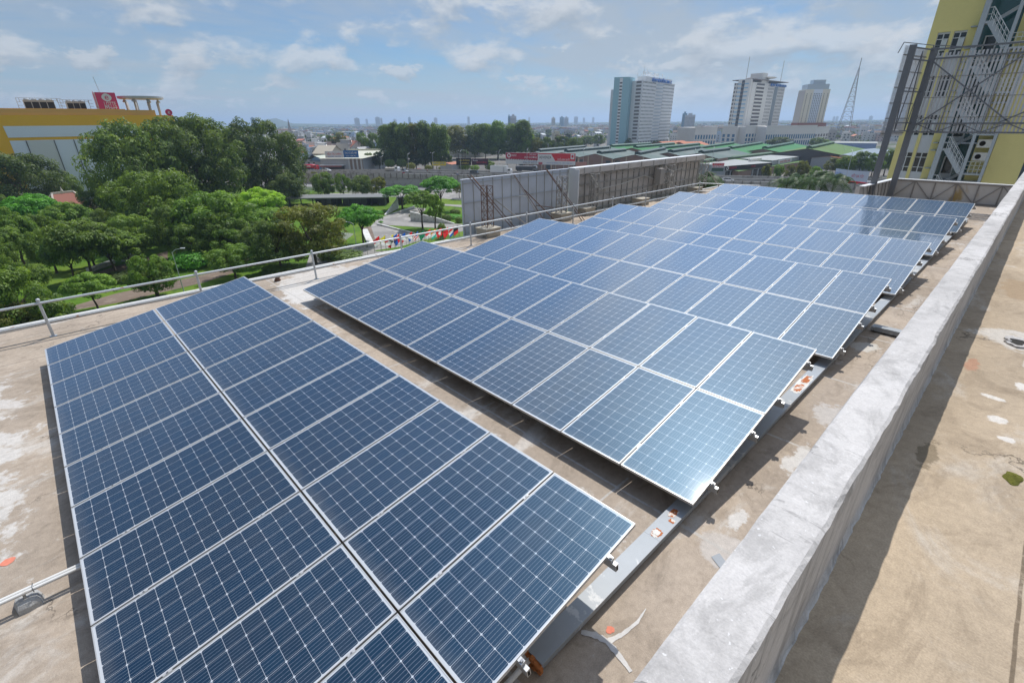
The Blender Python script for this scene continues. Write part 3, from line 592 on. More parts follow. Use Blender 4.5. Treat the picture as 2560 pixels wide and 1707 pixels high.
b = MB(); b.bar((-.9, -2.5, H+.12), (-.1, .1, H+.12), .03); b.bar((-.9, -2.5, H+.12), (-.98, -2.75, H-.35), .03); b.bar((.0, -.1, H+.1), (1.6, -.1, H-.15), .035); b.bar((-.1, .1, H+.12), (-.1, .1, H-.2), .04); b.build('top_rod', [post_m], k)
# ================================================================== YELLOW BUILDING with outside stairs
YB = 60.0
yel_m = pbr('yellow_render', (.80, .70, .30), .85, var=.06, vscale=.7, stain=(.66, .57, .26), sscale=.35, slo=.6, shi=.75); whp_m = pbr('white_spandrel', (.60, .62, .66), .6, var=.05); glass_m = pbr('dark_glass', (.02, .028, .032), .12, spec=.6); teal_m = pbr('teal_glass', (.03, .11, .12), .15, spec=.6)
wfr_m = pbr('white_frame', (.66, .68, .70), .5); st_m = pbr('stair_steel', (.42, .46, .50), .5, .2, var=.06); ac_m = pbr('ac_cream', (.78, .76, .70), .6)
k = thing('yellow_building', 'tall yellow building with narrow window bays and an outside steel staircase', 'building', (0, YB, 0))
ZT = 22.; ZBm = -24.
b = MB()
for x0, x1 in ((-8.52, -7.95), (-7.12, -6.88), (-6.02, -5.5), (-1.80, .33)): b.box(x0, x1, 0, .3, ZBm, ZT)
b.box(-8.52, -5.5, .302, 9, ZBm, ZT); b.box(-1.8, .33, .302, 9, ZBm, ZT); b.box(-5.5, -1.8, 2.2, 9, ZBm, ZT); b.box(-7.95, -7.12, 0, .3, 10.6, ZT); b.box(-6.88, -6.02, 0, .3, 10.6, ZT); b.box(-8.4, .9, 9, 30, ZBm, ZT); b.build('wall', [yel_m], k)
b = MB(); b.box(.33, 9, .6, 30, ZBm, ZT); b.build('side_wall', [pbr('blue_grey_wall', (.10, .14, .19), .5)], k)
fl = [-.5+3.1*i for i in range(-5, 4)]
for x0, x1 in ((-7.95, -7.12), (-6.88, -6.02)):
    for z in fl:
        b = MB(); b.box(x0, x1, .10, .30, z+1.72, z+3.1); b.box(x0, x1, .07, .1, z+1.72, z+1.78); b.build('spandrel', [whp_m], k)
        b = MB(); xs = (x0, (x0+x1)/2, x1)
        for x in xs: b.box(max(x0, x-.035), min(x1, x+.035), .12, .18, z, z+1.72)
        for zz in (z+.0, z+.42, z+1.27, z+1.66): b.box(x0, x1, .125, .175, zz, zz+.055)
        wv = b.build('window', [wfr_m], k)
        b = MB(); b.face([(x0, .16, z), (x1, .16, z), (x1, .16, z+1.72), (x0, .16, z+1.72)])
        b.build('pane', [glass_m], wv)
        if int(z*10) % 2 == 0:
            b = MB(); c_ = (x0+x1)/2; b.face([(c_+.03, .12, z+.47), (x1-.05, -.22, z+.47), (x1-.05, -.10, z+1.25), (c_+.03, .12, z+1.25)]); b.bar((c_+.03, .11, z+.47), (x1-.05, -.23, z+.47), .05); b.bar((x1-.05, -.23, z+.47), (x1-.05, -.11, z+1.25), .05); b.build('open_sash', [wfr_m], wv)
b = MB(); b.box(-5.5, -1.8, 1.6, 1.7, ZBm, ZT); b.build('stair_glazing', [teal_m], k)
for z in fl:
    b = MB(); b.box(-5.5, -1.8, .25, 1.6, z-.62, z-.50); b.box(-5.85, -5.5, -.5, .1, z+.4, z+.48); b.box(-5.85, -5.5, -.5, .1, z+1.9, z+1.98); b.box(-5.85, -5.5, -.5, .1, z-.6, z-.52); b.build('floor_slab', [st_m], k)
b = MB(); b.box(-3.05, -1.81, .9, 1.55, ZBm, ZT); b.build('stair_back_wall', [yel_m], k)
for x, w_ in ((-5.15, .36), (-3.17, .22), (-1.87, .20)): b = MB(); b.box(x-w_/2, x+w_/2, -1.3, -1.3+w_, ZBm, ZT); b.build('steel_column', [st_m], k)
for z in fl:
    b = MB(); zl, zr_ = z+2.09, z+.25
    b.bar((-4.72, -1.2, zl), (-3.35, -1.2, zr_), .07, .34); b.bar((-4.72, -.3, zl), (-3.35, -.3, zr_), .07, .34); b.box(-5.2, -4.7, -1.25, -.2, zl-.12, zl+.05)
    for i in range(11): q = i/10; x = -4.72+1.37*q; zz = zl-1.84*q; b.box(x-.10, x+.10, -1.18, -.32, zz-.01, zz+.02)
    b.bar((-4.72, -.2, zl-.02), (-3.3, .9, zl+1.15), .07, .26); b.box(-3.4, -1.9, -1.2, .6, zr_-.16, zr_-.04)
    fl_ = b.build('stair_flight', [st_m], k)
    b = MB()
    for y in (-1.24, -.26):
        b.bar((-4.72, y, zl+1.0), (-3.35, y, zr_+1.0), .045); b.bar((-4.72, y, zl+.65), (-3.35, y, zr_+.65), .03); b.bar((-4.72, y, zl+.35), (-3.35, y, zr_+.35), .03)
        for i in range(6): q = i/5; b.bar((-4.72+1.37*q, y, zl-1.84*q), (-4.72+1.37*q, y, zl-1.84*q+1.0), .035)
    for zz in (zr_+.3, zr_+.6, zr_+.9): b.bar((-3.1, -1.2, zz), (-1.95, -1.2, zz), .03)
    for x in (-2.8, -2.5, -2.2): b.bar((x, -1.2, zr_-.05), (x, -1.2, zr_+.9), .03)
    b.bar((-5.1, -1.2, zl+.95), (-4.72, -1.2, zl+.95), .04); b.bar((-5.1, -1.2, zl+.5), (-4.72, -1.2, zl+.5), .03)
    b.build('handrail', [wfr_m], fl_)
    b = MB(); b.box(-4.95, -4.1, 1.5, 1.58, z-.5, z+1.4)
    dr = b.build('door', [wfr_m], k); b = MB(); b.box(-4.84, -4.21, 1.46, 1.499, z-.05, z+1.3); b.build('pane', [glass_m], dr)
k2 = None
for i, (zz, nm) in enumerate(((2.05, 'upper'), (1.02, 'lower'))):
    q = thing('air_conditioner', '%s of two cream outdoor air conditioners beside the steel staircase' % nm, 'air conditioner', (-2.45, YB-.05, zz), 0, 'outdoor units on the yellow building')
    b = MB(); b.box(-.45, .45, -.36, 0, -.32, .32); b.build('casing', [ac_m], q)
    b = MB(); b.tube([(-.12, -.375, 0), (-.12, -.36, 0)], .20, 16); b.build('fan_grille', [dark_m], q)

# ================================================================== GROUND
ZGR = -24.0
def ground_mat(name, cols, s1, s2):
    m = bpy.data.materials.new(name); m.use_nodes = True; t = NT(m.node_tree); b = t.n['Principled BSDF']
    P = t.add('ShaderNodeTexCoord').outputs['Object']
    c = t.mix(t.smooth(t.noise(P, s1, 5, .6), .42, .58), cols[0], cols[1]); c = t.mix(t.smooth(t.noise(P, s2, 5, .65), .52, .64), c, cols[2])
    t.l.new(c, b.inputs['Base Color']); b.inputs['Roughness'].default_value = .95; b.inputs['Specular IOR Level'].default_value = .1; return m
city_m = ground_mat('city_ground', ((.20, .185, .165), (.13, .125, .115), (.055, .085, .035)), .01, .013)
lawn_m = ground_mat('lawn', ((.085, .165, .018), (.125, .19, .025), (.06, .115, .018)), .06, .25)
path_m = ground_mat('path_asphalt', ((.30, .285, .265), (.24, .23, .215), (.36, .345, .32)), .12, .3); brick_m = ground_mat('path_brown', ((.20, .155, .12), (.16, .125, .10), (.25, .20, .16)), .15, .5)
road_m = ground_mat('road', ((.24, .235, .235), (.20, .20, .20), (.27, .265, .26)), .1, .2)
far_m = ground_mat('far_land', ((.06, .085, .04), (.14, .14, .12), (.045, .075, .03)), .002, .004)
b = MB(); S = 16000; b.face([(-S, -S, ZGR), (S, -S, ZGR), (S, S, ZGR), (-S, S, ZGR)]); structure(b.build('ground', [far_m]))
b = MB(); b.face([(-1500, -300, ZGR+.02), (200, -300, ZGR+.02), (500, 1800, ZGR+.02), (-1500, 1800, ZGR+.02)]); structure(b.build('town_ground', [city_m]))
def gp(pts, z): return [tuple(G(x, y, ZGR))[:2] for x, y in pts]
def sheet(name, poly, lv, mat):
    b = MB(); z = ZGR+.02+.02*lv
    ar = sum(poly[i][0]*poly[(i+1) % len(poly)][1]-poly[(i+1) % len(poly)][0]*poly[i][1] for i in range(len(poly)))
    b.face([(x, y, z) for x, y in (poly if ar > 0 else poly[::-1])]); return structure(b.build(name, [mat]))
# flyover line: direction FD, base point FB (deck height ZD)
FB = Vector((-268., 101.)); FD = Vector((225., 123.)).normalized(); FN = Vector((FD.y, -FD.x))   # FN points back to our building
ZD = -19.0
def fl_pt(s, n_=0.): p = FB+FD*s+FN*n_; return (p.x, p.y)
sheet('lawn', [(-330, -110), (-40, -110), (-40, 90), fl_pt(150, 40), fl_pt(-60, 14), fl_pt(-120, 14)], 1, lawn_m)
sheet('service_road', [fl_pt(-200, 1), fl_pt(360, 1), fl_pt(360, 13), fl_pt(-200, 13)], 2, road_m)
ZP = Zm(840, 460, 3.953)
sheet('plaza_path', gp([ZP(*p) for p in [(345, 420), (410, 350), (560, 290), (780, 235), (890, 245), (870, 275), (730, 315), (745, 365), (1000, 385), (1250, 400), (1250, 428), (1060, 440), (860, 431), (455, 407), (780, 498), (640, 560), (395, 572)]], 0), 3, path_m)
sheet('plaza_lawn_path', gp([ZP(*p) for p in [(240, 440), (345, 418), (398, 574), (335, 582), (285, 460)]], 0), 2, brick_m)
sheet('flag_road', gp([ZP(*p) for p in [(-260, 700), (0, 650), (360, 600), (620, 556), (1250, 428), (1600, 360), (1600, 420), (700, 650), (100, 745), (-300, 830)]], 0), 2, path_m)
sheet('flag_lawn', gp([ZP(*p) for p in [(380, 660), (620, 625), (900, 545), (1260, 470), (1260, 520), (800, 640), (400, 668)]], 0), 3, lawn_m)
sheet('brown_path', gp([Z6(*p) for p in [(430, 700), (900, 565), (1560, 425), (1730, 385), (1900, 262), (1990, 292), (1840, 395), (1580, 480), (900, 640), (540, 700), (380, 760)]], 0), 2, brick_m)
sheet('shady_path', gp([Z6(*p) for p in [(690, 420), (990, 330), (1290, 240), (1290, 305), (1000, 400), (700, 470)]], 0), 3, brick_m)
sheet('far_path', gp([Z2(*p) for p in [(440, 895), (640, 855), (1200, 850), (1700, 860), (2030, 830), (2030, 915), (1700, 890), (1150, 880), (560, 900)]], 0), 2, path_m)
sheet('light_path', gp([Z2(*p) for p in [(1840, 950), (2030, 960), (2030, 980), (1860, 965)]], 0), 3, path_m)
wall_w = pbr('garden_wall', (.62, .61, .58), .85, var=.1, vscale=2, stain=(.42, .40, .37), sscale=1.2)
def gwall(pts, h, lab, wd=.5):
    p = [Vector((*G(x, y, ZGR)[:2], 0)) for x, y in pts]; o = thing('garden_wall', lab, 'wall', (p[0].x, p[0].y, ZGR), 0, 'low white walls in the park')
    b = MB()
    for i in range(len(p)-1):
        a, c_ = p[i]-p[0], p[i+1]-p[0]; h0, h1 = (h[i], h[i+1]) if isinstance(h, (list, tuple)) else (h, h)
        d = (c_-a).normalized(); nn = Vector((-d.y, d.x, 0))*wd/2
        b.grid([[a-nn, a-nn+Vector((0, 0, h0)), a+nn+Vector((0, 0, h0)), a+nn], [c_-nn, c_-nn+Vector((0, 0, h1)), c_+nn+Vector((0, 0, h1)), c_+nn]]); b.face([a-nn, a+nn, a+nn+Vector((0, 0, h0)), a-nn+Vector((0, 0, h0))]); b.face([c_-nn, c_-nn+Vector((0, 0, h1)), c_+nn+Vector((0, 0, h1)), c_+nn])
    b.build('wall', [wall_w], o)
gwall([ZP(485, 312), ZP(615, 240)], (.3, 3.4), 'white wedge shaped garden wall rising beside the dark pavilion lawn', .5)
gwall([ZP(565, 295), ZP(775, 238)], (.2, .8), 'thin low white kerb wall along the wet plaza slope', .4)
gwall([ZP(285, 470), ZP(350, 620)], .7, 'white slab kerb beside the two slender tree trunks', 1.6)
gwall([ZP(25, 570), ZP(70, 570), ZP(165, 500)], (2.6, 2.4, .3), 'white angular garden wall behind the olive brown tree', .5)
gwall([ZP(742, 365), ZP(1000, 386), ZP(1170, 398)], (2.9, 1.6, .3), 'long white planter wall below the clipped round bushes', .5)
gwall([ZP(410, 405), ZP(775, 500)], .5, 'low kerb wall along the plaza lawn triangle', .5)
gwall([ZP(-10, 650), ZP(330, 600)], .55, 'low kerb wall between flag road and shaded lawn', .4)
gwall([Z6(690, 400), Z6(870, 335)], .8, 'pale low wall beside the shaded brown path', 1.2); gwall([Z6(945, 320), Z6(1040, 295)], 1.2, 'short pale wall under the tall dark trees', .8)
# kerbs following the brown path
pav_m = pbr('pavilion_dark', (.045, .045, .045), .6, var=.1); pavr_m = pbr('pavilion_roof', (.16, .165, .16), .7, var=.1, vscale=.3)
a = G(*Z2(445, 975), ZGR); c_ = G(*Z2(1335, 962), ZGR); d = Vector((c_[0]-a[0], c_[1]-a[1])); L = d.length; ang = math.atan2(d.y, d.x)
k = thing('pavilion', 'long dark open park pavilion with a flat grey roof', 'pavilion', (a[0], a[1], ZGR), ang)
b = MB(); b.box(-1, L+.5, -.6, 9, 2.75, 3.15); b.build('roof', [pavr_m], k)
b = MB(); b.box(8, 18, 6, 6.4, 0, 2.75); b.box(24, 36, 6, 6.4, 0, 2.75); b.box(40, 43, .2, 5, 0, 2.75); b.box(12, 16, .2, 5, 0, 2.75); b.box(20, 29, .3, 5, 0, 2.75); b.box(33, 35.5, .2, 4, 0, 2.75); b.build('screen_wall', [pav_m], k)
for i in range(9): b = MB(); x = .5+i*(L-1.5)/8; b.box(x-.15, x+.15, -.1, .2, 0, 2.75); b.build('post', [pav_m], k)

# ================================================================== TREES
def leaf_mat(name, c0, c1, trans=.42):
    m = bpy.data.materials.new(name); m.use_nodes = True; t = NT(m.node_tree); t.n.remove(t.n['Principled BSDF']); out = t.n['Material Output']
    at = t.add('ShaderNodeAttribute', attribute_name='tint'); P = t.add('ShaderNodeTexCoord').outputs['Object']
    c = t.mix(at.outputs['Fac'], c0, c1); oi = t.add('ShaderNodeObjectInfo').outputs['Random']
    c = t.vm('SCALE', c, scale=t.m('MULTIPLY_ADD', oi, .3, .85))
    df = t.add('ShaderNodeBsdfPrincipled'); t.l.new(c, df.inputs['Base Color']); df.inputs['Roughness'].default_value = .55; df.inputs['Specular IOR Level'].default_value = .35
    tr = t.add('ShaderNodeBsdfTranslucent'); t.l.new(t.vm('MULTIPLY', c, (1.3, 1.25, .6)), tr.inputs[0])
    mx = t.add('ShaderNodeMixShader'); mx.inputs[0].default_value = trans; t.l.new(df.outputs[0], mx.inputs[1]); t.l.new(tr.outputs[0], mx.inputs[2]); t.l.new(mx.outputs[0], out.inputs[0]); return m
LM = dict(dark=leaf_mat('leaf_dark', (0.038, 0.075, 0.024), (0.157, 0.217, 0.068)), deep=leaf_mat('leaf_deep', (0.049, 0.100, 0.024), (0.203, 0.288, 0.068)), mid=leaf_mat('leaf_mid', (0.063, 0.130, 0.023), (0.220, 0.328, 0.057)),
          bright=leaf_mat('leaf_bright', (0.044, 0.173, 0.018), (0.162, 0.445, 0.045)), yellow=leaf_mat('leaf_yellow', (0.149, 0.278, 0.020), (0.383, 0.612, 0.039)), olive=leaf_mat('leaf_olive', (0.078, 0.094, 0.023), (0.227, 0.244, 0.057)), fresh=leaf_mat('leaf_fresh', (0.074, 0.161, 0.023), (0.238, 0.389, 0.056)), far=leaf_mat('leaf_far', (0.029, 0.060, 0.021), (0.106, 0.160, 0.047)))
bark_m = pbr('bark', (.085, .065, .05), .95, var=.3, vscale=3)
def leaf_mesh(name, clumps, n_leaf, size, seed, flat=.0, upbias=.35):
    """clumps: rows of (x, y, z, rx, rz); leaves: bent two-quad sprays scattered over the clump shells"""
    r = np.random.default_rng(seed); cl = np.array(clumps); vol = cl[:, 3]**2; cnt = np.maximum(6, (n_leaf*vol/vol.sum()).astype(int)); idx = np.repeat(np.arange(len(cl)), cnt); N = len(idx)
    d = r.normal(size=(N, 3)); d[:, 2] += upbias; d /= np.linalg.norm(d, axis=1)[:, None]
    rad = np.clip(1-np.abs(r.normal(0, .16, N)), .3, 1.12)+r.normal(0, .05, N)
    c = cl[idx]; pos = c[:, :3]+d*rad[:, None]*np.stack([c[:, 3], c[:, 3], c[:, 4]], 1)
    nrm = d+r.normal(0, .34, (N, 3)); nrm[:, 2] += .30+flat; nrm /= np.linalg.norm(nrm, axis=1)[:, None]
    a = np.cross(nrm, r.normal(size=(N, 3))); a /= np.linalg.norm(a, axis=1)[:, None]; bb = np.cross(nrm, a)
    s = size*r.uniform(.55, 1.35, N)[:, None]; w_ = s*r.uniform(.34, .6, N)[:, None]
    dro = nrm*s*.22
    V = np.stack([pos-a*s-dro, pos+bb*w_-a*s*.15, pos+a*s-dro, pos-bb*w_+a*s*.15], 1).reshape(-1, 3)
    me = bpy.data.meshes.new(name); me.vertices.add(4*N); me.vertices.foreach_set('co', V.ravel()); me.loops.add(4*N); me.loops.foreach_set('vertex_index', np.arange(4*N)); me.polygons.add(N)
    me.polygons.foreach_set('loop_start', np.arange(0, 4*N, 4)); me.polygons.foreach_set('loop_total', np.full(N, 4))
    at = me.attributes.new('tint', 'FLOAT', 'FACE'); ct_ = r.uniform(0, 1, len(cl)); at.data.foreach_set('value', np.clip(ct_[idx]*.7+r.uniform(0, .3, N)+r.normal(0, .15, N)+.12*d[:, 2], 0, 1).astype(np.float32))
    me.materials.append(LM['mid']); me.update(); return me
def clumps_round(r, n, h, spread=1., cr=.3, low=.25):
    out = []
    for i in range(n):
        a = r.uniform(0, 6.283); z = r.uniform(low, 1.0); prof = math.sqrt(max(.02, 1-((z-.5)/.55)**2)); q = prof*math.sqrt(r.uniform(.15, 1))*(1-cr*.7)*spread
        c_ = cr*r.uniform(.65, 1.25)*(.75+.25*prof); out.append((q*math.cos(a), q*math.sin(a), z*h*(1-.1*cr), c_, c_*r.uniform(.6, .85)))
    return out
def clumps_tier(r, n, h):
    out = []
    for i in range(n):
        a = r.uniform(0, 6.283); q = math.sqrt(r.uniform(.02, 1))*.86; z = h*(.98-.42*q**2+r.uniform(-.10, .06)) if i % 4 else h*r.uniform(.35, .7); c_ = r.uniform(.10, .22); out.append((q*math.cos(a), q*math.sin(a), z, c_, c_*r.uniform(.28, .45)))
    return out
def clumps_tall(r, n, h):
    return [(x, y, z, a*1.05, a*1.0) for x, y, z, a, c in clumps_round(r, n+14, h, 1.0, .33, .05)]
CR = {}
rn = random.Random(5)
CR['big'] = [leaf_mesh('crown', clumps_round(rn, 210, 1.15, 1.06, .165, .06), 30000, .024, 11+i) for i in range(2)]
CR['round'] = [leaf_mesh('crown', clumps_round(rn, 100, 1.2, 1.05, .20, .12), 14000, .034, 21+i) for i in range(3)]
CR['airy'] = [leaf_mesh('crown', clumps_round(rn, 60, 1.15, 1.08, .19, .22), 6500, .042, 31+i) for i in range(3)]
CR['tier'] = [leaf_mesh('crown', clumps_tier(rn, 110, .75), 12000, .034, 41+i, .8, .5) for i in range(3)]
CR['tall'] = [leaf_mesh('crown', clumps_tall(rn, 46, 2.0), 7500, .065, 51+i) for i in range(3)]
CR['small'] = [leaf_mesh('crown', clumps_round(rn, 22, 1.1, 1, .38, .1), 1300, .11, 61+i) for i in range(3)]
CR['bush'] = [leaf_mesh('foliage', [(0, 0, .5, 1, .55), (.3, .2, .5, .7, .5), (-.3, -.1, .45, .7, .5)], 1500, .09, 71)]
def trunk_mesh(seed, limbs, spread, h=1., r0=.028):
    r = random.Random(seed); b = MB(); top = Vector((r.uniform(-.05, .05), r.uniform(-.05, .05), h*.55))
    b.tube([(0, 0, -.02), (.01, 0, h*.2), (top.x*.6, top.y*.6, h*.4), top], [r0*1.4, r0, r0*.85, r0*.75], 7)
    for i in range(limbs):
        a = 6.283*i/limbs+r.uniform(-.3, .3); z0 = h*r.uniform(.38, .55); e = spread*r.uniform(.5, .9)
        b.tube([(top.x*z0/h, top.y*z0/h, z0), (e*.45*math.cos(a), e*.45*math.sin(a), z0+h*.17), (e*math.cos(a), e*math.sin(a), h*r.uniform(.75, .95))], [r0*.6, r0*.42, r0*.15], 5)
    return b.mesh('trunk', [bark_m])
TR = [trunk_mesh(i, 6, .35) for i in range(3)]; TRT = [trunk_mesh(9+i, 5, .12, 1., .014) for i in range(2)]
tcount = [0]
CH = dict(big=1.15, round=1.2, airy=1.15, tier=.75, tall=2.0, small=1.1)
def tree(p, R, ztop, kind, leaf, label, group=None, zbot=None, name='tree', cat='tree', zb=ZGR):
    """p: foot (x, y); R crown radius; ztop: top; zbot: underside of the crown"""
    tcount[0] += 1; i = tcount[0]; H = ztop-zb
    if zbot is None: zbot = zb+H*.20
    o = thing(name, label, cat, (p[0], p[1], zb), (i*2.399) % 6.283, group)
    tm = (TRT if kind == 'tall' else TR)[i % (2 if kind == 'tall' else 3)]
    tk = obj('trunk', tm, o); hh = (zbot-zb)+(ztop-zbot)*.75; tk.scale = (max(hh*.9, R*1.3), max(hh*.9, R*1.3), hh)
    cm = CR[kind][i % len(CR[kind])]; c_ = obj('crown', cm, o, (0, 0, zbot-zb)); zs = (ztop-zbot)/(CH[kind]*1.08); c_.scale = (R, R, zs)
    c_.material_slots[0].link = 'OBJECT'; c_.material_slots[0].material = LM[leaf]; return o
def ptree(foot, cx, wpx, top, kind, leaf, label, group=None, bot=None, name='tree'):
    """place a tree from its foot pixel on the ground, crown width and top row in the photograph"""
    p = G(*foot, ZGR); mpp = ((p-CAM) @ AF)/FPX; R = wpx/2*mpp*(((p-CAM) @ AF)/np.linalg.norm(p-CAM))*1.16
    zt_ = zat(cx, top, p); zb_ = None if bot is None else zat(cx, bot, p)
    if bot is not None: zb_ = max(ZGR+1.2, zb_-(zt_-zb_)*.12)
    # the crown may sit beside the foot: shift the tree sideways to the crown centre
    mid = top*.5+(bot if bot is not None else foot[1])*.5
    q = atd(cx, mid, math.hypot(p[0]-CAM[0], p[1]-CAM[1]))
    return tree((q[0], q[1]), R, zt_, kind, leaf, label, group, zb_, name)
def atd(px, py, D): d = ray(px, py); return CAM+d*(D/math.hypot(d[0], d[1]))
GT = 'trees in the park below'
def zz1(x0, x1, top, foot, kind, leaf, label, bot=None, Z=Z1, s=3.075):
    return ptree((Z(0.5*(x0+x1), foot)), Z(.5*(x0+x1), 0)[0], (x1-x0)/s, Z(0, top)[1], kind, leaf, label, GT, None if bot is None else Z(0, bot)[1])
zz1(660, 1500, 450, 1270, 'big', 'deep', 'huge dark green shade tree in front of the yellow store, its crown widest of all', 1250)
zz1(1080, 1860, 405, 1200, 'big', 'deep', 'huge domed dark tree behind the broad shade tree, highest crown in the park', 1010)
zz1(1660, 2320, 440, 1080, 'big', 'dark', 'huge very dark tree beside the road, with leaning trunk showing under its crown', 980)
zz1(820, 1560, 835, 1440, 'big', 'mid', 'large mid green tree standing in front of the huge dark shade trees', 1330)
zz1(1320, 1960, 1010, 1500, 'round', 'fresh', 'large fresh green tree with thick trunk beside the lamp post', 1400)
zz1(-260, 520, 700, 1200, 'big', 'dark', 'big very dark tree below the white panels of the yellow store', 1120)
zz1(380, 640, 870, 1130, 'round', 'deep', 'small dark tree between the dark tree and the red temple roof')
zz1(5, 500, 1020, 1400, 'tier', 'bright', 'vivid green spreading tree in front of the red temple roof', 1300)
zz1(300, 720, 1090, 1420, 'tier', 'fresh', 'yellowish layered tree below the red temple roof', 1330)
zz1(-120, 310, 1140, 1610, 'tier', 'fresh', 'layered yellow green tree at the picture edge above the railing', 1560)
zz1(320, 900, 1210, 1720, 'tier', 'mid', 'wide feathery mid green tree beside the shaded brown path', 1600)
zz1(560, 1080, 1300, 1660, 'tier', 'mid', 'feathery tree with slanting slim trunk on the brown path', 1560)
zz1(1840, 2190, 985, 1260, 'tier', 'yellow', 'bright lime green tree between dark trees and pavilion', 1200)
zz1(1930, 2200, 1130, 1330, 'tier', 'fresh', 'pale yellow green tree behind the olive brown tree', 1290)
zz1(2070, 2335, 865, 1120, 'round', 'dark', 'small dark round tree at the end of the pavilion roof', 1060)
def zz2(x0, x1, top, foot, kind, leaf, label, bot=None): return zz1(x0, x1, top, foot, kind, leaf, label, bot, Z2, 3.647)
zz2(310, 950, 935, 1520, 'round', 'olive', 'big olive brown tree beside the white angular wall', 1380)
zz2(100, 540, 1090, 1570, 'round', 'deep', 'grey green round tree standing on the dry lawn patch', 1440)
zz2(900, 1290, 955, 1320, 'tier', 'bright', 'vivid green tree over two slender trunks by the white slab kerb', 1190)
zz2(640, 870, 655, 895, 'round', 'mid', 'leafy tree behind the pavilion, first from the road bend', 880)
zz2(860, 1010, 665, 895, 'airy', 'mid', 'thin crowned tree behind the pavilion, second from the road bend', 850)
zz2(1005, 1205, 680, 895, 'round', 'deep', 'dense dark tree behind the pavilion, third from the road bend', 850)
zz2(1180, 1345, 695, 900, 'airy', 'olive', 'brownish tree behind the pavilion, fourth from the road bend', 880)
zz2(1285, 1650, 775, 1000, 'tier', 'bright', 'wide vivid green tree beside the wedge shaped white wall', 900)
zz2(1650, 1985, 690, 1020, 'tier', 'bright', 'vivid green tree with tall dark trunk near the blue billboard', 870)
zz2(1500, 1790, 830, 1175, 'tier', 'fresh', 'slender young tree with sparse light crown on the plaza lawn triangle', 1000)
zz2(1680, 1850, 850, 1190, 'airy', 'fresh', 'slimmer young tree on the plaza lawn triangle, beside the sparse light crowned one', 1070)
zz2(1930, 2060, 760, 900, 'airy', 'olive', 'small brownish tree close to the edge of the blue billboard', 850)
zz2(640, 720, 650, 760, 'airy', 'olive', 'grey leafed shrubby tree by the retaining wall of the flyover')
for x0, x1, yt, foot, kind, leaf, lab in [(560, 900, 1000, 1300, 'round', 'deep', 'shaded dark tree under the left flank of the broad shade tree'), (700, 1010, 1130, 1440, 'round', 'deep', 'dark green tree between the feathery trees and the mid green tree'), (820, 1250, 1180, 1560, 'round', 'mid', 'low mid green crown under the large mid green tree'), (1150, 1480, 1120, 1530, 'round', 'deep', 'dark crown between the mid green and the fresh green tree'), (1500, 1900, 1150, 1530, 'round', 'mid', 'leafy crown in front of the fresh green tree, near the pavilion end'), (-150, 200, 1020, 1380, 'round', 'deep', 'dark green tree beyond the layered yellow green one at the edge'), (150, 480, 1180, 1530, 'round', 'mid', 'green tree between layered yellow green tree and feathery tree'), (-200, 160, 1340, 1720, 'round', 'mid', 'mid green tree low at the picture edge'), (1750, 2050, 1230, 1480, 'round', 'deep', 'dark round tree behind the grey green tree on the dry lawn'), (1640, 1900, 1020, 1280, 'round', 'mid', 'mid green tree next to the bright lime green tree'), (1180, 1400, 900, 1200, 'round', 'deep', 'dark tree tucked between the huge domed tree and the mid green one')]:
    zz1(x0, x1, yt, foot, kind, leaf, lab)
def zz6(x0, x1, top, foot, kind, leaf, label, bot=None): return zz1(x0, x1, top, foot, kind, leaf, label, bot, Z6, 3.075)
zz6(1570, 1970, 190, 455, 'round', 'fresh', 'yellow green tree with forked trunk where the brown path bends', 370)
zz6(980, 1350, 255, 610, 'airy', 'fresh', 'yellowish tree on the lawn strip with the lamp post beside it', 560)
zz6(980, 1340, 330, 605, 'round', 'mid', 'dark green leafy tree tangled with the yellowish one by the lamp post', 570)
zz6(480, 900, 400, 710, 'tier', 'fresh', 'yellow green tree low on the lawn strip next to the roof edge', 640)
zz6(-250, 470, 360, 960, 'round', 'mid', 'large leafy tree closest to the roof edge, spreading over the brown path', 880)
zz6(150, 580, 600, 930, 'airy', 'deep', 'low dark branching tree just behind the first railing post', 900)
zz6(-200, 330, 640, 1000, 'round', 'olive', 'greyish green tree below the picture corner of the railing')
for x0, x1, yt, foot, kind, leaf, lab in [(-150, 260, 40, 430, 'tier', 'mid', 'broad layered tree over the far lawn at the picture edge'), (180, 560, 60, 420, 'round', 'mid', 'leafy mid green tree by the white path kerb'), (480, 860, 10, 380, 'round', 'deep', 'dark leafy tree beyond the shaded brown path'), (330, 700, 130, 500, 'tier', 'fresh', 'layered light green tree in front of the white path kerb'), (800, 1120, 60, 360, 'round', 'deep', 'dark tree above the pale low wall'), (1330, 1640, 20, 340, 'round', 'mid', 'green tree behind the lamp post head'), (1600, 1900, 60, 330, 'round', 'fresh', 'fresh green tree beyond the brown path bend'), (-100, 200, 250, 640, 'round', 'mid', 'mid green tree over the railing corner at the picture edge'), (1840, 2130, 40, 340, 'round', 'deep', 'dark green tree beyond the low hedge of the path bend'), (120, 430, 330, 640, 'tier', 'mid', 'spreading green tree over the brown path, near the railing')]:
    zz6(x0, x1, yt, foot, kind, leaf, lab)
def bush(px, py, R, h, leaf, label, group=None):
    p = G(px, py, ZGR); o = obj('bush', CR['bush'][0], None, (p[0], p[1], ZGR)); o.scale = (R, R, h); o.material_slots[0].link = 'OBJECT'; o.material_slots[0].material = LM[leaf]; return tag(o, label, 'bush', group)
bush(*ZP(1178, 308), 1.9, 1.9, 'deep', 'dark clipped round bush behind the planter wall, beside the billboard'); bush(*ZP(1095, 368), 1.7, 2.0, 'deep', 'dark clipped round bush at the middle of the planter wall'); bush(*ZP(1215, 385), 1.2, 1.7, 'deep', 'small clipped ball bush next to the billboard edge')
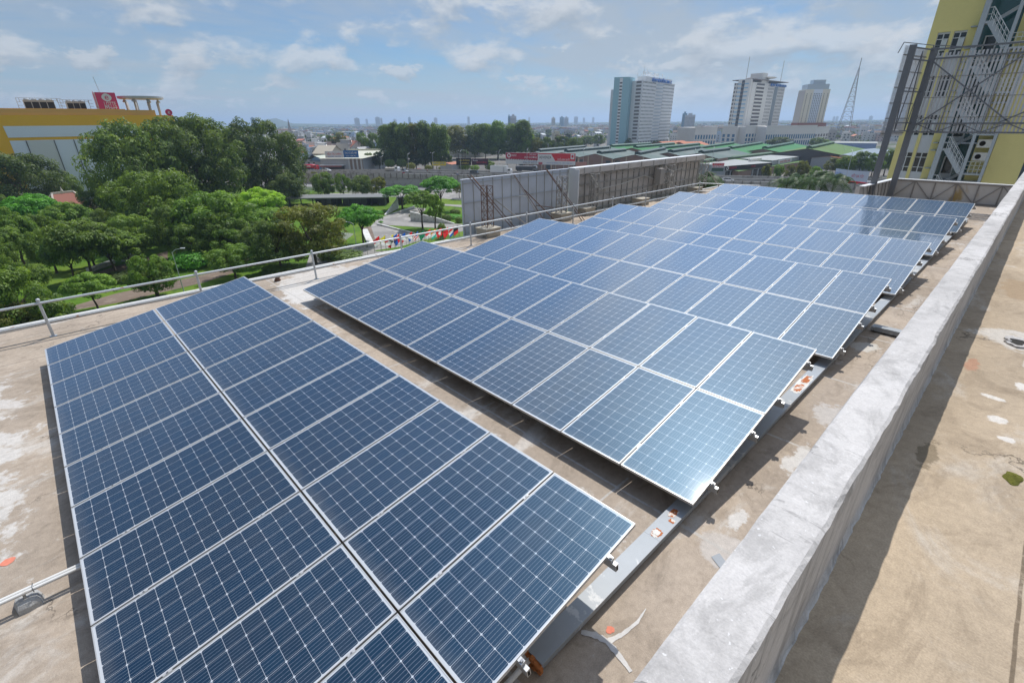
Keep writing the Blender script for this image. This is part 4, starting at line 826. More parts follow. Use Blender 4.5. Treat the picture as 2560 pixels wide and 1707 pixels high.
bush(*ZP(905, 315), 2.2, 1.3, 'yellow', 'yellow low bush at the high end of the planter wall'); bush(*ZP(1010, 340), 2.6, 1.6, 'fresh', 'light green spreading bush behind the planter wall'); bush(*ZP(1150, 340), 3.2, 1.2, 'bright', 'bright green low hedge behind the clipped round bushes'); bush(*ZP(820, 320), 3.5, .8, 'olive', 'brownish ground cover bed above the planter wall')
bush(*ZP(1050, 540), 1.3, 3.9, 'deep', 'clipped dark cone bush among the flags'); bush(*ZP(60, 735), 5, 1.5, 'mid', 'flowering shrub bed with pale blossoms beside the motorcycle'); bush(*ZP(-40, 720), 3.5, 1.8, 'deep', 'dark shrub bed beside the olive brown tree')
bush(*Z6(1470, 370), 4.2, 3.4, 'bright', 'vivid green rounded shrub next to the lamp post'); bush(*Z6(950, 460), 4.5, 1.4, 'dark', 'dark hedge between brown path and shaded wall'); bush(*Z6(2080, 300), 5, 1.2, 'deep', 'dark low hedge on the far side of the brown path bend'); bush(*Z6(2150, 390), 4, 1.3, 'mid', 'green low bushes along the roof edge near the brown pipe stub')
bush(*Z2(700, 880), 4, 1.5, 'mid', 'green bush at the foot of the trees behind the pavilion'); bush(*Z2(540, 855), 5, 1.6, 'deep', 'dark hedge by the far park path')
# small red tiled temple roof among the trees
p = G(*Z1(545, 1190), ZGR); tile_m = pbr('red_tile', (.30, .115, .08), .8, var=.15, vscale=6); orn_m = pbr('pale_trim', (.66, .58, .52), .8); gold_m = pbr('temple_wall', (.42, .20, .06), .8)
zr_ = zat(*Z1(545, 985), p); k = thing('temple', 'small temple with steep red tiled roof and pale upturned trim among trees', 'temple', (p[0], p[1], ZGR), YAW+1.15)
h = zr_-ZGR
b = MB(); b.box(-5, 5, -5, 5, 0, h-6.5); b.build('wall', [gold_m], k)
rf = MB(); e0, e1 = h-7.0, h-1.2
for sgn in (1, -1):
    rf.face([(-6.2, -5.0*sgn, e0), (6.2, -5.0*sgn, e0), (3.0, 0, e1), (-3.0, 0, e1)] if sgn > 0 else [(6.2, 5.0, e0), (-6.2, 5.0, e0), (-3.0, 0, e1), (3.0, 0, e1)])
    rf.face([(6.2*sgn, -5.0*sgn, e0), (6.2*sgn, 5.0*sgn, e0), (3.0*sgn, 0, e1)])
    rf.face([(-7.4, -6.6*sgn, e0-1.8), (7.4, -6.6*sgn, e0-1.8), (6.0, -4.9*sgn, e0-.35), (-6.0, -4.9*sgn, e0-.35)] if sgn > 0 else [(7.4, 6.6, e0-1.8), (-7.4, 6.6, e0-1.8), (-6.0, 4.9, e0-.35), (6.0, 4.9, e0-.35)])
    rf.face([(7.4*sgn, -6.6*sgn, e0-1.8), (7.4*sgn, 6.6*sgn, e0-1.8), (6.0*sgn, 4.9*sgn, e0-.35), (6.0*sgn, -4.9*sgn, e0-.35)])
ro = rf.build('roof', [tile_m], k)
b = MB(); b.bar((-3.2, 0, e1), (3.2, 0, e1), .55)
for sx_ in (-1, 1):
    for sy_ in (-1, 1): b.bar((sx_*3.0, 0, e1), (sx_*6.3, sy_*5.1, e0), .45); b.bar((sx_*6.0, sy_*4.9, e0-.3), (sx_*7.6, sy_*6.8, e0-1.7), .4); b.tube([(sx_*7.4, sy_*6.6, e0-1.8), (sx_*8.0, sy_*7.2, e0-.9)], [.25, .06], 5)
    b.bar((-6.2, sx_*5.05, e0), (6.2, sx_*5.05, e0), .3)
b.lathe([(.35, 0), (.4, .5), (.15, 1.2), (.03, 1.9)], (0, 0, e1), 6); b.build('trim', [orn_m], ro)

# ================================================================== FLAGS, fence, lamp, motorcycle
pole_m = pbr('thin_pole', (.30, .30, .29), .5, .3)
FC = dict(r=(.62, .03, .035), w=(.75, .75, .75), y=(.75, .58, .03), b=(.02, .10, .42), k=(.02, .02, .02), g=(.01, .16, .07), o=(.72, .28, .04), t=(.05, .42, .32))
def cloth_mat(n_, col):
    m = bpy.data.materials.new('cloth_'+n_); m.use_nodes = True; t = NT(m.node_tree); b = t.n['Principled BSDF']; b.inputs['Base Color'].default_value = (*[min(.9, x*1.3) for x in col], 1); b.inputs['Roughness'].default_value = .85
    tr = t.add('ShaderNodeBsdfTranslucent'); tr.inputs[0].default_value = (*[min(.9, x*1.4) for x in col], 1); mx = t.add('ShaderNodeMixShader'); mx.inputs[0].default_value = .5; t.l.new(b.outputs[0], mx.inputs[1]); t.l.new(tr.outputs[0], mx.inputs[2]); t.l.new(mx.outputs[0], t.n['Material Output'].inputs[0]); return m
for c_ in FC: FC[c_] = cloth_mat(c_, FC[c_])
flags = [(262, 'rw', 'h', 'red over white flag, first flag from the motorcycle'), (372, 'yw', 'd', 'yellow and white flag blown upwards, second from the motorcycle'), (355, 'rwr', 'd', 'red and white striped flag hanging under the yellow and white one'), (530, 'ywky', 'd', 'yellow flag with white and black diagonal bands'), (600, 'brb', 'h', 'blue and red banded flag in front of the railing post'), (650, 'rb', 'v', 'narrow dark blue and red flag just behind the railing post'), (765, 'bwr', 'd', 'red and blue flag with a white patch, beyond the railing post'), (895, 'rwb', 'd', 'red and blue flag tilted upwards beside the striped flag'), (1010, 'rwrwrw', 'm', 'red and white striped flag with blue canton and yellow emblem'), (1125, 'g', 'h', 'plain dark green flag'), (1250, 'rw', 'h', 'red over white flag next to the green flag'), (1350, 'owt', 'h', 'orange white and green flag in front of the cone bush'), (1465, 'rw', 'c', 'red flag with a white cross'), (1588, 'r', 'h', 'plain red flag between white cross flag and tricolour'), (1690, 'rwb', 'h', 'red white and blue horizontal tricolour flag'), (1780, 'kr', 'h', 'black and red flag closest to the blue billboard')]
for i, (fx, cols, mode, lab) in enumerate(flags):
    px = 920+fx/7.84; py = 635.5-(px-948)*.152; p = G(px, py, ZGR); r = random.Random(i)
    k = thing('flag', lab, 'flag', (p[0], p[1], ZGR), YAW+r.uniform(-.5, .3), 'row of small flags along the fence')
    b = MB(); b.tube([(0, 0, 0), (0, 0, 4.3)], .03, 6); b.build('pole', [pole_m], k)
    nU, nV = 7, 12; mats = []; [mats.append(FC[c_]) for c_ in dict.fromkeys(cols+('by' if mode == 'm' else ''))]; order = list(dict.fromkeys(cols+('by' if mode == 'm' else '')))
    wd, ht = r.uniform(1.8, 2.2), r.uniform(1.5, 1.9); sg = -1 if i not in (2,) else 1; drop = r.uniform(.55, .95); z0 = 4.2 if i != 2 else 3.4
    def fp(u, v): return (sg*u*wd*.72*(1-.2*v), .16*math.sin(5*u+i)*u+.08*math.sin(7*v+3*u), z0-v*ht-u*wd*drop*.75+.05*math.sin(6*u+2*i))
    b = MB()
    for a_ in range(nU):
        for c_ in range(nV):
            u0, u1, v0, v1 = a_/nU, (a_+1)/nU, c_/nV, (c_+1)/nV; um, vm_ = (u0+u1)/2, (v0+v1)/2
            q = vm_ if mode in 'hmc' else um if mode == 'v' else (um+vm_)/2
            col = cols[min(len(cols)-1, int(q*len(cols)))]
            if mode == 'm' and um < .5 and vm_ < .55: col = 'y' if .15 < um < .4 and .15 < vm_ < .4 else 'b'
            if mode == 'c': col = 'w' if abs(um-.45) < .1 and .2 < vm_ < .8 or abs(vm_-.5) < .08 and .15 < um < .75 else 'r'
            b.face([fp(u0, v0), fp(u0, v1), fp(u1, v1), fp(u1, v0)], order.index(col), True)
    b.build('cloth', mats, k)
a = G(920+30/7.84, 640, ZGR); c_ = G(1165, 602, ZGR); d = Vector((c_[0]-a[0], c_[1]-a[1])); k = thing('park_fence', 'thin grey picket and rail fence along the row of flags', 'fence', (a[0], a[1], ZGR), math.atan2(d.y, d.x))
b = MB(); [b.bar((x, .4, 0), (x, .4, 2.6), .07) for x in np.arange(-9, d.length, 1.75)]; b.build('picket', [pole_m], k)
b = MB(); [b.bar((-9, .4, z), (d.length, .4, z), .06) for z in (1.5, 2.5)]; b.build('rail', [pole_m], k)
def lamp_post(p, h, rz, label, group, zb=ZGR, arm=1.6, two=False):
    k = thing('street_lamp', label, 'street lamp', (p[0], p[1], zb), rz, group)
    b = MB(); b.tube([(0, 0, 0), (0, 0, h*.5), (0, 0, h*.93)], [.10, .08, .06], 8); b.build('pole', [gal_m], k)
    for s_ in ((1, -1) if two else (1,)):
        b = MB(); b.tube([(0, 0, h*.92), (s_*arm*.4, 0, h*.98), (s_*arm, 0, h)], [.05, .045, .04], 6); a_ = b.build('arm', [gal_m], k)
        b = MB(); b.box(s_*arm-.1 if s_ > 0 else -arm-.6, s_*arm+.6 if s_ > 0 else -arm+.1, -.14, .14, h-.05, h+.09); b.build('lamp_head', [wh_m], a_)
p = G(*Z6(1418, 562), ZGR); lamp_post(p, zat(*Z6(1322, 222), p)-ZGR, YAW+.2, 'grey street lamp on the lawn strip in front of the brown path', None)
p = G(*ZP(1048, 455), ZGR); lamp_post(p, 7, YAW+math.pi, 'thin grey lamp post on the plaza road near the cone bush', None)
p = G(*ZP(210, 665), ZGR); lamp_post(p, 7, YAW+math.pi, 'thin lamp post beside the parked black motorcycle', None)
blk_m = pbr('black_paint', (.02, .02, .022), .35, spec=.6); tyre_m = pbr('tyre_rubber', (.025, .025, .025), .9); chr_m = pbr('chrome', (.5, .5, .5), .25, .9)
def motorbike(p, rz, label, paint, zb=ZGR, rider=None):
    k = thing('motorcycle', label, 'motorcycle', (p[0], p[1], zb), rz)
    for x in (-.62, .62):
        b = MB(); b.tube([(x, -.05, .29), (x, .05, .29)], .29, 16); wv = b.build('wheel', [tyre_m], k); b = MB(); b.tube([(x, -.055, .29), (x, .055, .29)], .17, 12); b.build('rim', [chr_m], wv)
    b = MB(); b.lathe([(.02, -.30), (.14, -.2), (.17, 0), (.15, .25), (.05, .4)], (0, 0, .55), 10); b.bar((-.62, 0, .45), (.1, 0, .5), .16, .2); b.bar((.2, 0, .45), (.52, 0, .85), .16, .30); b.bar((-.85, 0, .66), (-.1, 0, .62), .2, .16); b.build('body', [paint], k)
    b = MB(); b.bar((-.75, 0, .78), (-.02, 0, .76), .24, .09); b.build('saddle', [tyre_m], k)
    b = MB(); b.bar((.46, -.32, 1.0), (.46, .32, 1.0), .035); b.bar((.62, 0, .3), (.44, 0, 1.0), .05); b.build('handlebar', [chr_m], k); b = MB(); b.lathe([(.03, -.06), (.09, 0), (.05, .06)], (.58, 0, .88), 8); b.build('headlight', [wh_m], k)
    return k
p = G(*Z2(1010, 1412), ZGR); motorbike(p, YAW+.25, 'black motorcycle parked on the grey road beside the shrub bed', blk_m)
p = G(*Z2(790, 1410), ZGR); motorbike(p, YAW+.1, 'dark motorcycle half hidden behind the olive brown tree trunk', blk_m)
p = G(*Z2(848, 1440), ZGR); k = thing('notice_board', 'grey slanted notice board at the edge of the shrub bed', 'sign', (p[0], p[1], ZGR), YAW+.5)
b = MB(); b.box(-.8, .8, -.04, .04, .7, 1.9); b.build('board', [wh_m], k); b = MB(); [b.bar((x, 0, 0), (x, 0, .7), .08) for x in (-.7, .7)]; b.build('leg', [pole_m], k)
# ================================================================== FLYOVER and its traffic
conc_m = pbr('flyover_concrete', (.40, .385, .36), .9, var=.12, vscale=.4, stain=(.22, .205, .185), sscale=.5, slo=.5, shi=.66)
def zd(s): return -19.0 if s > 60 else -19.0+(s-60)*.022
k = thing('flyover', 'grey concrete flyover with ribbed parapets crossing behind the park', 'flyover', (FB.x, FB.y, 0), math.atan2(FD.y, FD.x))
SS = list(np.arange(-150, 420, 6.))
b = MB(); b.grid([[(s, -.2, ZGR), (s, -.2, zd(s)-.9)] for s in SS]); b.grid([[(s, 22, zd(s)-.9), (s, 22, ZGR)] for s in SS]); b.build('retaining_wall', [pbr('retaining_wall', (.46, .46, .45), .9, var=.1, vscale=.3, stain=(.30, .29, .27), sscale=.4)], k)
b = MB(); b.grid([[(s, -.9, zd(s)-1.2), (s, -.9, zd(s)), (s, 22.5, zd(s)), (s, 22.5, zd(s)-1.2)] for s in SS]); b.build('deck', [road_m], k)
for y_ in (-.9, 10.6, 22.2):
    b = MB(); b.grid([[(s, y_-.02, zd(s)-1.1), (s, y_-.02, zd(s)+1.0), (s, y_+.28, zd(s)+1.0), (s, y_+.28, zd(s))] for s in SS]); b.build('parapet', [conc_m], k)
b = MB()
for s in np.arange(-150, 415, 3.2): b.box(s, s+.34, -1.12, -.93, zd(s)-1.0, zd(s)+1.12)
b.build('rib', [pbr('rib_dark', (.20, .185, .165), .9)], k)
b = MB(); b.grid([[(s, 5.0, zd(s)+.02), (s, 5.15, zd(s)+.02)] for s in SS]); b.build('lane_marking', [wh_m], k)
HD = math.atan2(FD.y, FD.x)
FLEETG = 'traffic on the flyover'
def car(p, rz, lab, paint, kind='car', zb=ZD, name=None, cat=None):
    L, Wd, H = dict(car=(4.4, 1.8, 1.5), van=(4.9, 1.9, 2.0), pickup=(5.2, 1.9, 1.8))[kind]
    k = thing(name or ('parked_car' if zb == ZGR else 'car'), lab, cat or kind, (p[0], p[1], zb), rz)
    b = MB(); pr = [(-L/2, .35), (-L/2, .85), (-L/2+.1, .95), (L/2-.9, .9), (L/2-.1, .72), (L/2, .5), (L/2, .32)]
    b.grid([[(x, y*(.97 if z > .8 else 1), z) for x, z in pr] for y in (-Wd/2, Wd/2)]); b.face([(x, -Wd/2, z) for x, z in pr]); b.face([(x, Wd/2, z) for x, z in pr][::-1]); b.box(-L/2+.05, L/2-.05, -Wd/2+.05, Wd/2-.05, .25, .5); b.build('body', [paint], k)
    if kind == 'pickup': cab = [(-.5, .92), (-.4, H), (.8, H-.02), (1.5, .92)]
    elif kind == 'van': cab = [(-L/2+.05, .9), (-L/2+.12, H), (1.0, H-.03), (1.75, .92)]
    else: cab = [(-L/2+.15, .9), (-L/2+.75, H), (.55, H-.02), (1.35, .9)]
    b = MB(); yb_, yt = Wd/2-.06, Wd/2-.28
    b.grid([[(x, s_*(yt if z > 1.2 else yb_), z) for x, z in cab] for s_ in (-1, 1)]); b.face([(x, -(yt if z > 1.2 else yb_), z) for x, z in cab]); b.face([(x, (yt if z > 1.2 else yb_), z) for x, z in cab][::-1]); cb_ = b.build('window_glass', [glass_m], k)
    b = MB(); b.box(cab[1][0]-.02, cab[2][0]+.05, -yt-.03, yt+.03, H-.04, H+.03); [b.bar((x, s_*(yb_+.01), .9), (x2, s_*(yt+.02), H), .07) for s_ in (-1, 1) for x, x2 in ((cab[0][0], cab[1][0]), (.1, .1), (cab[3][0], cab[2][0]))]; b.build('roof', [paint], k)
    for x in (-L/2+.85, L/2-.85):
        for y in (-Wd/2+.1, Wd/2-.1):
            b = MB(); b.tube([(x, y-.11, .33), (x, y+.11, .33)], .33, 14); wv = b.build('wheel', [tyre_m], k); b = MB(); b.tube([(x, y-.12, .33), (x, y+.12, .33)], .19, 10); b.build('rim', [chr_m], wv)
    for y in (-.6, .6): b = MB(); b.box(L/2-.1, L/2+.01, y-.18, y+.18, .6, .74); b.build('headlight', [wh_m], k)
    return k
def truck(p, rz, lab, cargo, cargo_m, cab_m, L=9.5, H=3.7, zb=ZD):
    k = thing('truck', lab, 'truck', (p[0], p[1], zb), rz)
    b = MB(); b.box(-L/2, L/2-.2, -.9, .9, .75, 1.0); b.build('chassis', [blk_m], k)
    x1 = L/2-2.2
    if cargo == 'box':
        b = MB(); b.box(-L/2, x1, -1.22, 1.22, 1.0, H); bx_ = b.build('cargo_box', [cargo_m], k); b = MB(); b.box(x1-1.9, x1-1.1, -1.24, -1.22, 1.25, H-.5); b.box(-L/2, x1, -1.235, -1.22, 1.0, 1.12); b.build('side_door', [pbr('door_grey', (.5, .5, .5), .5)], bx_)
    elif cargo == 'tank':
        b = MB(); b.tube([(-L/2, 0, 2.1), (-L/2+.2, 0, 2.1), (x1-.2, 0, 2.1), (x1, 0, 2.1)], [.8, 1.2, 1.2, .8], 18); tk = b.build('tank', [cargo_m], k); b = MB(); b.box(-L/2+.6, x1-2.0, -1.24, 1.24, 1.95, 2.5); b.build('white_band', [wh_m], tk)
    else:
        b = MB(); b.grid([[(x, -1.2, 1.0), (x, -1.2, H-.8), (x, 0, H-.45+.1*math.sin(3*x)), (x, 1.2, H-.8), (x, 1.2, 1.0)] for x in np.linspace(-L/2, x1, 9)]); b.face([(-L/2, -1.2, 1), (-L/2, 1.2, 1), (-L/2, 1.2, H-.8), (-L/2, 0, H-.45), (-L/2, -1.2, H-.8)]); b.build('tarpaulin', [cargo_m], k)
    b = MB(); pr = [(x1+.15, .7), (x1+.15, 2.9), (L/2-.35, 2.9), (L/2-.02, 1.9), (L/2, .6)]
    b.grid([[(x, y, z) for x, z in pr] for y in (-1.1, 1.1)]); b.face([(x, -1.1, z) for x, z in pr]); b.face([(x, 1.1, z) for x, z in pr][::-1]); cb_ = b.build('cab', [cab_m], k)
    b = MB(); b.face([(L/2-.34, -.98, 2.78), (L/2-.02, -.98, 1.92), (L/2-.02, .98, 1.92), (L/2-.34, .98, 2.78)]); b.box(x1+.5, L/2-.5, -1.12, 1.12, 1.9, 2.6); b.build('window_glass', [glass_m], cb_)
    for x in (-L/2+1.1, -L/2+2.2, L/2-1.2):
        for y in (-.95, .95): b = MB(); b.tube([(x, y-.16, .5), (x, y+.16, .5)], .5, 14); b.build('wheel', [tyre_m], k)
    return k
carw = pbr('car_white', (.75, .75, .76), .3, coat=1.); carg = pbr('car_grey', (.10, .11, .12), .3, coat=1.); cars_ = pbr('car_silver', (.45, .46, .47), .3, .4, coat=1.); redp = pbr('red_paint', (.50, .02, .03), .35, coat=.6); bluep = pbr('blue_paint', (.03, .10, .35), .4, coat=.5)
tarp_m = pbr('dark_tarpaulin', (.06, .065, .075), .8, var=.3, vscale=2)
truck(G(*Z3(560, 1046), ZD), HD, 'white box truck with a side door driving on the flyover', 'box', carw, carw, 10.5, 4.1)
truck(G(*Z3(790, 1012), -18.6)+np.array([0, 0, 0]), HD, 'dark truck under a tarpaulin in front of the red white billboard', 'tarp', tarp_m, carg, 11, 3.4)
car(G(*Z3(320, 1046), ZD), HD, 'dark grey van on the flyover behind the white box truck', carg, 'van')
truck(G(*Z2(1395, 662), ZD), HD, 'white cab truck with a beige bed on the flyover near the round bushes', 'tarp', pbr('beige_tarp', (.36, .33, .28), .8), carw, 7.5, 3.0)
car(G(*Z2(1490, 660), ZD), HD, 'grey pickup following close behind the beige truck on the flyover', cars_, 'pickup')
car(G(*Z2(795, 652), ZD), HD, 'white car at the road bend end of the flyover', carw, 'car')
truck(G(*Z2(655, 640), -21), HD, 'red tanker truck with a white band in front of the blue gabled shed', 'tank', redp, redp, 9.5, 3.6, -21.)
car(G(*Z2(1640, 655), -20), HD, 'red car at the roadside below the tall trees', redp, 'car', -20.)
car(G(*Z4(655, 1290), ZD), HD, 'white car seen just beyond the solar array corner', carw, 'car')
# riders on motorcycles
shirt = [pbr('shirt_a', (.40, .10, .08), .9), pbr('shirt_b', (.16, .18, .30), .9), pbr('shirt_c', (.5, .5, .48), .9)]; skin_m = pbr('skin', (.42, .26, .18), .6)
def person_mesh():
    bm = bmesh.new(); J = dict(pel=(-.12, 0, .90), sp=(-.12, 0, 1.1), ch=(-.05, 0, 1.32), nk=(-.02, 0, 1.48), hd=(.0, 0, 1.62), ht=(.0, 0, 1.74)); R = dict(pel=.15, sp=.14, ch=.16, nk=.06, hd=.105, ht=.09)
    E_ = [('pel', 'sp'), ('sp', 'ch'), ('ch', 'nk'), ('nk', 'hd'), ('hd', 'ht')]
    for s_, y in (('l', .2), ('r', -.2)):
        J.update({'sh'+s_: (-.03, y, 1.38), 'el'+s_: (.16, y*1.35, 1.15), 'wr'+s_: (.42, y*1.4, 1.03), 'hn'+s_: (.50, y*1.4, 1.02), 'hp'+s_: (-.08, y*.55, .86), 'kn'+s_: (.28, y*.9, .72), 'an'+s_: (.10, y*.9, .34), 'ft'+s_: (.28, y*.9, .29)})
        R.update({'sh'+s_: .07, 'el'+s_: .05, 'wr'+s_: .038, 'hn'+s_: .045, 'hp'+s_: .10, 'kn'+s_: .07, 'an'+s_: .05, 'ft'+s_: .045}); E_ += [('ch', 'sh'+s_), ('sh'+s_, 'el'+s_), ('el'+s_, 'wr'+s_), ('wr'+s_, 'hn'+s_), ('pel', 'hp'+s_), ('hp'+s_, 'kn'+s_), ('kn'+s_, 'an'+s_), ('an'+s_, 'ft'+s_)]
    V = {}; ly = bm.verts.layers.skin.verify()
    for n_, c in J.items(): V[n_] = bm.verts.new(c); V[n_][ly].radius = (R[n_], R[n_])
    V['pel'][ly].use_root = True
    for a_, b_ in E_: bm.edges.new((V[a_], V[b_]))
    me = bpy.data.meshes.new('person'); bm.to_mesh(me); bm.free(); o = obj('person', me); o.modifiers.new('s', 'SKIN'); m_ = o.modifiers.new('d', 'SUBSURF'); m_.levels = m_.render_levels = 1
    me2 = bpy.data.meshes.new_from_object(o.evaluated_get(bpy.context.evaluated_depsgraph_get())); bpy.data.objects.remove(o)
    for mt in (shirt[0], skin_m, blk_m): me2.materials.append(mt)
    for p_ in me2.polygons: z, x = p_.center.z, p_.center.x; p_.material_index = 1 if z > 1.45 or (x > .36 and z > .95) else (2 if z < .92 else 0); p_.use_smooth = True
    return me2
PM = person_mesh()
def rider(p, rz, lab, mlab, i, zb=ZD):
    motorbike(p, rz, mlab, [blk_m, redp, bluep][i % 3], zb)
    k = thing('person', lab, 'person', (p[0], p[1], zb), rz); o = obj('figure', PM, k); o.material_slots[0].link = 'OBJECT'; o.material_slots[0].material = shirt[i % 3]
    b = MB(); b.lathe([(.02, .16), (.10, .13), (.14, .05), (.145, -.04), (.13, -.09)], (.0, 0, 1.66), 12); b.build('helmet', [[wh_m, blk_m, redp][i % 3]], k)
rider(G(*Z2(1710, 664), ZD), HD, 'motorcyclist in a red shirt riding past the tall trees on the flyover', 'motorcycle ridden on the flyover below the tall trees', 0)
rider(G(*Z2(1985, 692), ZD), HD, 'motorcyclist on the flyover just above the vivid green tree', 'motorcycle on the flyover just above the vivid green tree', 2)
rider(G(*Z2(1490, 676), ZD), HD+math.pi, 'motorcyclist beside the grey pickup on the flyover', 'motorcycle beside the grey pickup on the flyover', 1)
rider(G(*Z2(536, 728), ZGR), HD, 'motorcyclist in pale shirt on the ground road, first of two', 'light motorcycle on the ground road, behind the other one', 2, ZGR+.08)
rider(G(*Z2(580, 732), ZGR), HD, 'motorcyclist in dark clothes on the ground road, leading the pale shirted one', 'dark motorcycle leading on the ground road', 1, ZGR+.08)
LG = 'street lamps along the flyover'
for i, (x, y, yt, Zf, lab) in enumerate([(1295, 640, 505, Z2, 'by the dark trees'), (1540, 640, 480, Z2, 'in front of the tall trees'), (1765, 650, 470, Z2, 'by the yellow roadside sign'), (2015, 650, 450, Z2, 'by the black banner'), (540, 1050, 815, Z3, 'beside the white box truck'), (793, 1000, 800, Z3, 'in front of the red white billboard'), (1303, 960, 805, Z3, 'over the white banner behind the billboard'), (1535, 950, 790, Z3, 'in front of the brick gabled halls'), (2310, 960, 800, Z3, 'over the long billboard edge'), (495, 1215, 965, Z4, 'beside the red shop sign'), (1700, 1080, 1005, Z4, 'by the orange roof'), (1715, 1320, 985, Z4, 'in front of the banner wall')]):
    p = G(*Zf(x, y), ZD-.5 if i not in (9, 11) else ZD); lamp_post(p, min(13, max(7, zat(*Zf(x, yt), p)-ZD)), HD+math.pi/2, 'tall grey street lamp '+lab, LG, ZD-.5, 2.0, i in (2, 3))

# ================================================================== ROADSIDE SHOPS AND HALLS
def brd(name, label, cat, pL, pR, dep, group=None, zb=ZGR):
    """frame of a building: origin at the front's left foot, x along the front, y away from the camera"""
    d = Vector((pR[0]-pL[0], pR[1]-pL[1])); return thing(name, label, cat, (pL[0], pL[1], zb), math.atan2(d.y, d.x), group), d.length
wallg = pbr('shed_wall', (.38, .40, .42), .7, var=.08, vscale=.3); roofp = pbr('pale_green_roof', (.42, .45, .36), .6, var=.08, vscale=.1); roofy = pbr('cream_roof', (.52, .51, .40), .6, var=.06, vscale=.1); bluew = pbr('blue_wall', (.16, .30, .48), .7); redt = pbr('red_letter', (.55, .03, .05), .6); bluet = pbr('blue_board', (.02, .13, .36), .5); bluel = pbr('blue_letter', (.03, .16, .50), .5); whl = pbr('white_letter', (.78, .78, .78), .5); blkl = pbr('black_letter', (.02, .02, .02), .5); dg_m = pbr('dark_shopfront', (.06, .06, .065), .5)
pL = G(*Z2(745, 632), ZGR+2); pR = G(*Z2(1128, 632), ZGR+2)
k, L = brd('shop_hall', 'roadside shop hall with white and blue banners over its front', 'building', pL, pR, 40)
b = MB(); b.box(0, L, 0, 45, 0, 8.2); b.build('wall', [wallg], k)
b = MB(); b.face([(-.5, -1, 8.3), (L+.5, -1, 8.3), (L+8, 45, 10.6), (-.5, 45, 10.6)]); b.box(-.5, L+8, 44.8, 46, 9, 11.6); b.build('roof', [roofy], k)
b = MB(); b.box(L*.15, L*.58, -.8, -.4, 8.6, 12.6); bn = b.build('white_banner', [wh_m], k); text('VIỆN TÀI CHÍNH', 1.5, redt, frame3((L*.365, -.83, 10.9), (1, 0, 0)), bn, width=L*.34); text('CẦM ĐỒ - TRẢ GÓP', .8, bluel, frame3((L*.365, -.83, 9.4), (1, 0, 0)), bn, width=L*.3)
b = MB(); b.box(L*.585, L*.93, -.8, -.4, 8.8, 13.0); bn = b.build('blue_banner', [bluet], k); text('THU CŨ ĐỔI MỚI', 1.4, whl, frame3((L*.757, -.83, 11.4), (1, 0, 0)), bn, width=L*.28); text('0251 3 888 999', .8, whl, frame3((L*.757, -.83, 9.8), (1, 0, 0)), bn, width=L*.22)
b = MB(); [b.box(L*.66+i*2.6, L*.66+i*2.6+1.0, -.25, 0, 0, 8.2) for i in range(4)]; b.box(L*.66, L, -.1, 0, 0, 8.2, 1); b.build('pilaster', [pbr('pilaster', (.5, .53, .54), .6), pbr('brown_panel', (.24, .20, .175), .8)], k)
b = MB(); b.box(L*.02, L*.58, -4, 0, 4.4, 4.7); b.build('awning', [wh_m], k); b = MB(); b.box(L*.05, L*.55, -.15, 0, 0, 4.0); b.build('shopfront', [dg_m], k); b = MB(); b.box(L*.03, L*.55, -4.1, -4.02, 3.6, 4.4); b.build('fascia', [pbr('fascia_red', (.30, .10, .09), .7)], k)
pL = G(*Z2(540, 620), ZGR+2); pR = G(*Z2(760, 626), ZGR+2)
k, L = brd('gabled_shed', 'lower shed with a blue gable and pale green roof beside the shop hall', 'building', pL, pR, 30)
b = MB(); b.box(0, L, 0, 30, 0, 6); b.face([(L*.45, -.05, 6), (L, -.05, 6), (L, -.05, 7.6), (L*.75, -.05, 9.2)]); b.face([(0, -.05, 4.2), (L, -.05, 4.2), (L, -.05, 6.6), (L*.2, -.05, 7.6), (0, -.05, 6.6)], 1); b.build('wall', [bluew, wallg], k)
b = MB(); b.face([(-1, -1, 6.3), (L*.75, -1, 9.6), (L*.75, 31, 9.6), (-1, 31, 6.3)]); b.face([(L*.75, -1, 9.6), (L+1, -1, 7.9), (L+1, 31, 7.9), (L*.75, 31, 9.6)]); b.build('roof', [roofp], k)
for i in range(3): b = MB(); b.box(L*.2+i*4, L*.2+i*4+1.6, -.12, -.06, 4.6, 5.6); b.build('window', [glass_m], k)
# red and white double billboard
pL = G(*Z3(600, 985), ZD-2.5); pR = G(*Z3(1230, 1000), ZD-2.5)
zb_ = ZD-2.5; k, L = brd('roadside_billboard', 'long red and white double billboard with advertising beside the flyover', 'billboard', pL, pR, 1, None, zb_)
ztl = zat(*Z3(600, 845), pL)-zb_; zbl = zat(*Z3(600, 948), pL)-zb_; adred = pbr('ad_red', (.42, .015, .045), .5); adred2 = pbr('ad_red_bright', (.60, .02, .03), .5)
b = MB(); b.box(0, L, 0, .5, zbl, ztl); b.build('board', [wh_m], k); hB = ztl-zbl
b = MB(); b.face([(0.1, -.02, zbl+hB*.46), (L*.472, -.02, zbl+hB*.38), (L*.472, -.02, ztl-.05), (.1, -.02, ztl-.05)]); b.build('red_field', [adred], k)
b = MB(); b.face([(L*.72, -.02, zbl+hB*.34), (L-.1, -.02, zbl+hB*.34), (L-.1, -.02, ztl-.05), (L*.655, -.02, ztl-.05)]); b.face([(L*.48, -.02, ztl-.6), (L*.66, -.02, ztl-.6), (L*.655, -.02, ztl-.05), (L*.48, -.02, ztl-.05)]); b.build('red_field', [adred2], k)
b = MB(); b.box(L*.485, L*.54, -.06, 0, zbl+.1, zbl+hB*.2); b.build('red_field', [adred], k)
b = MB()
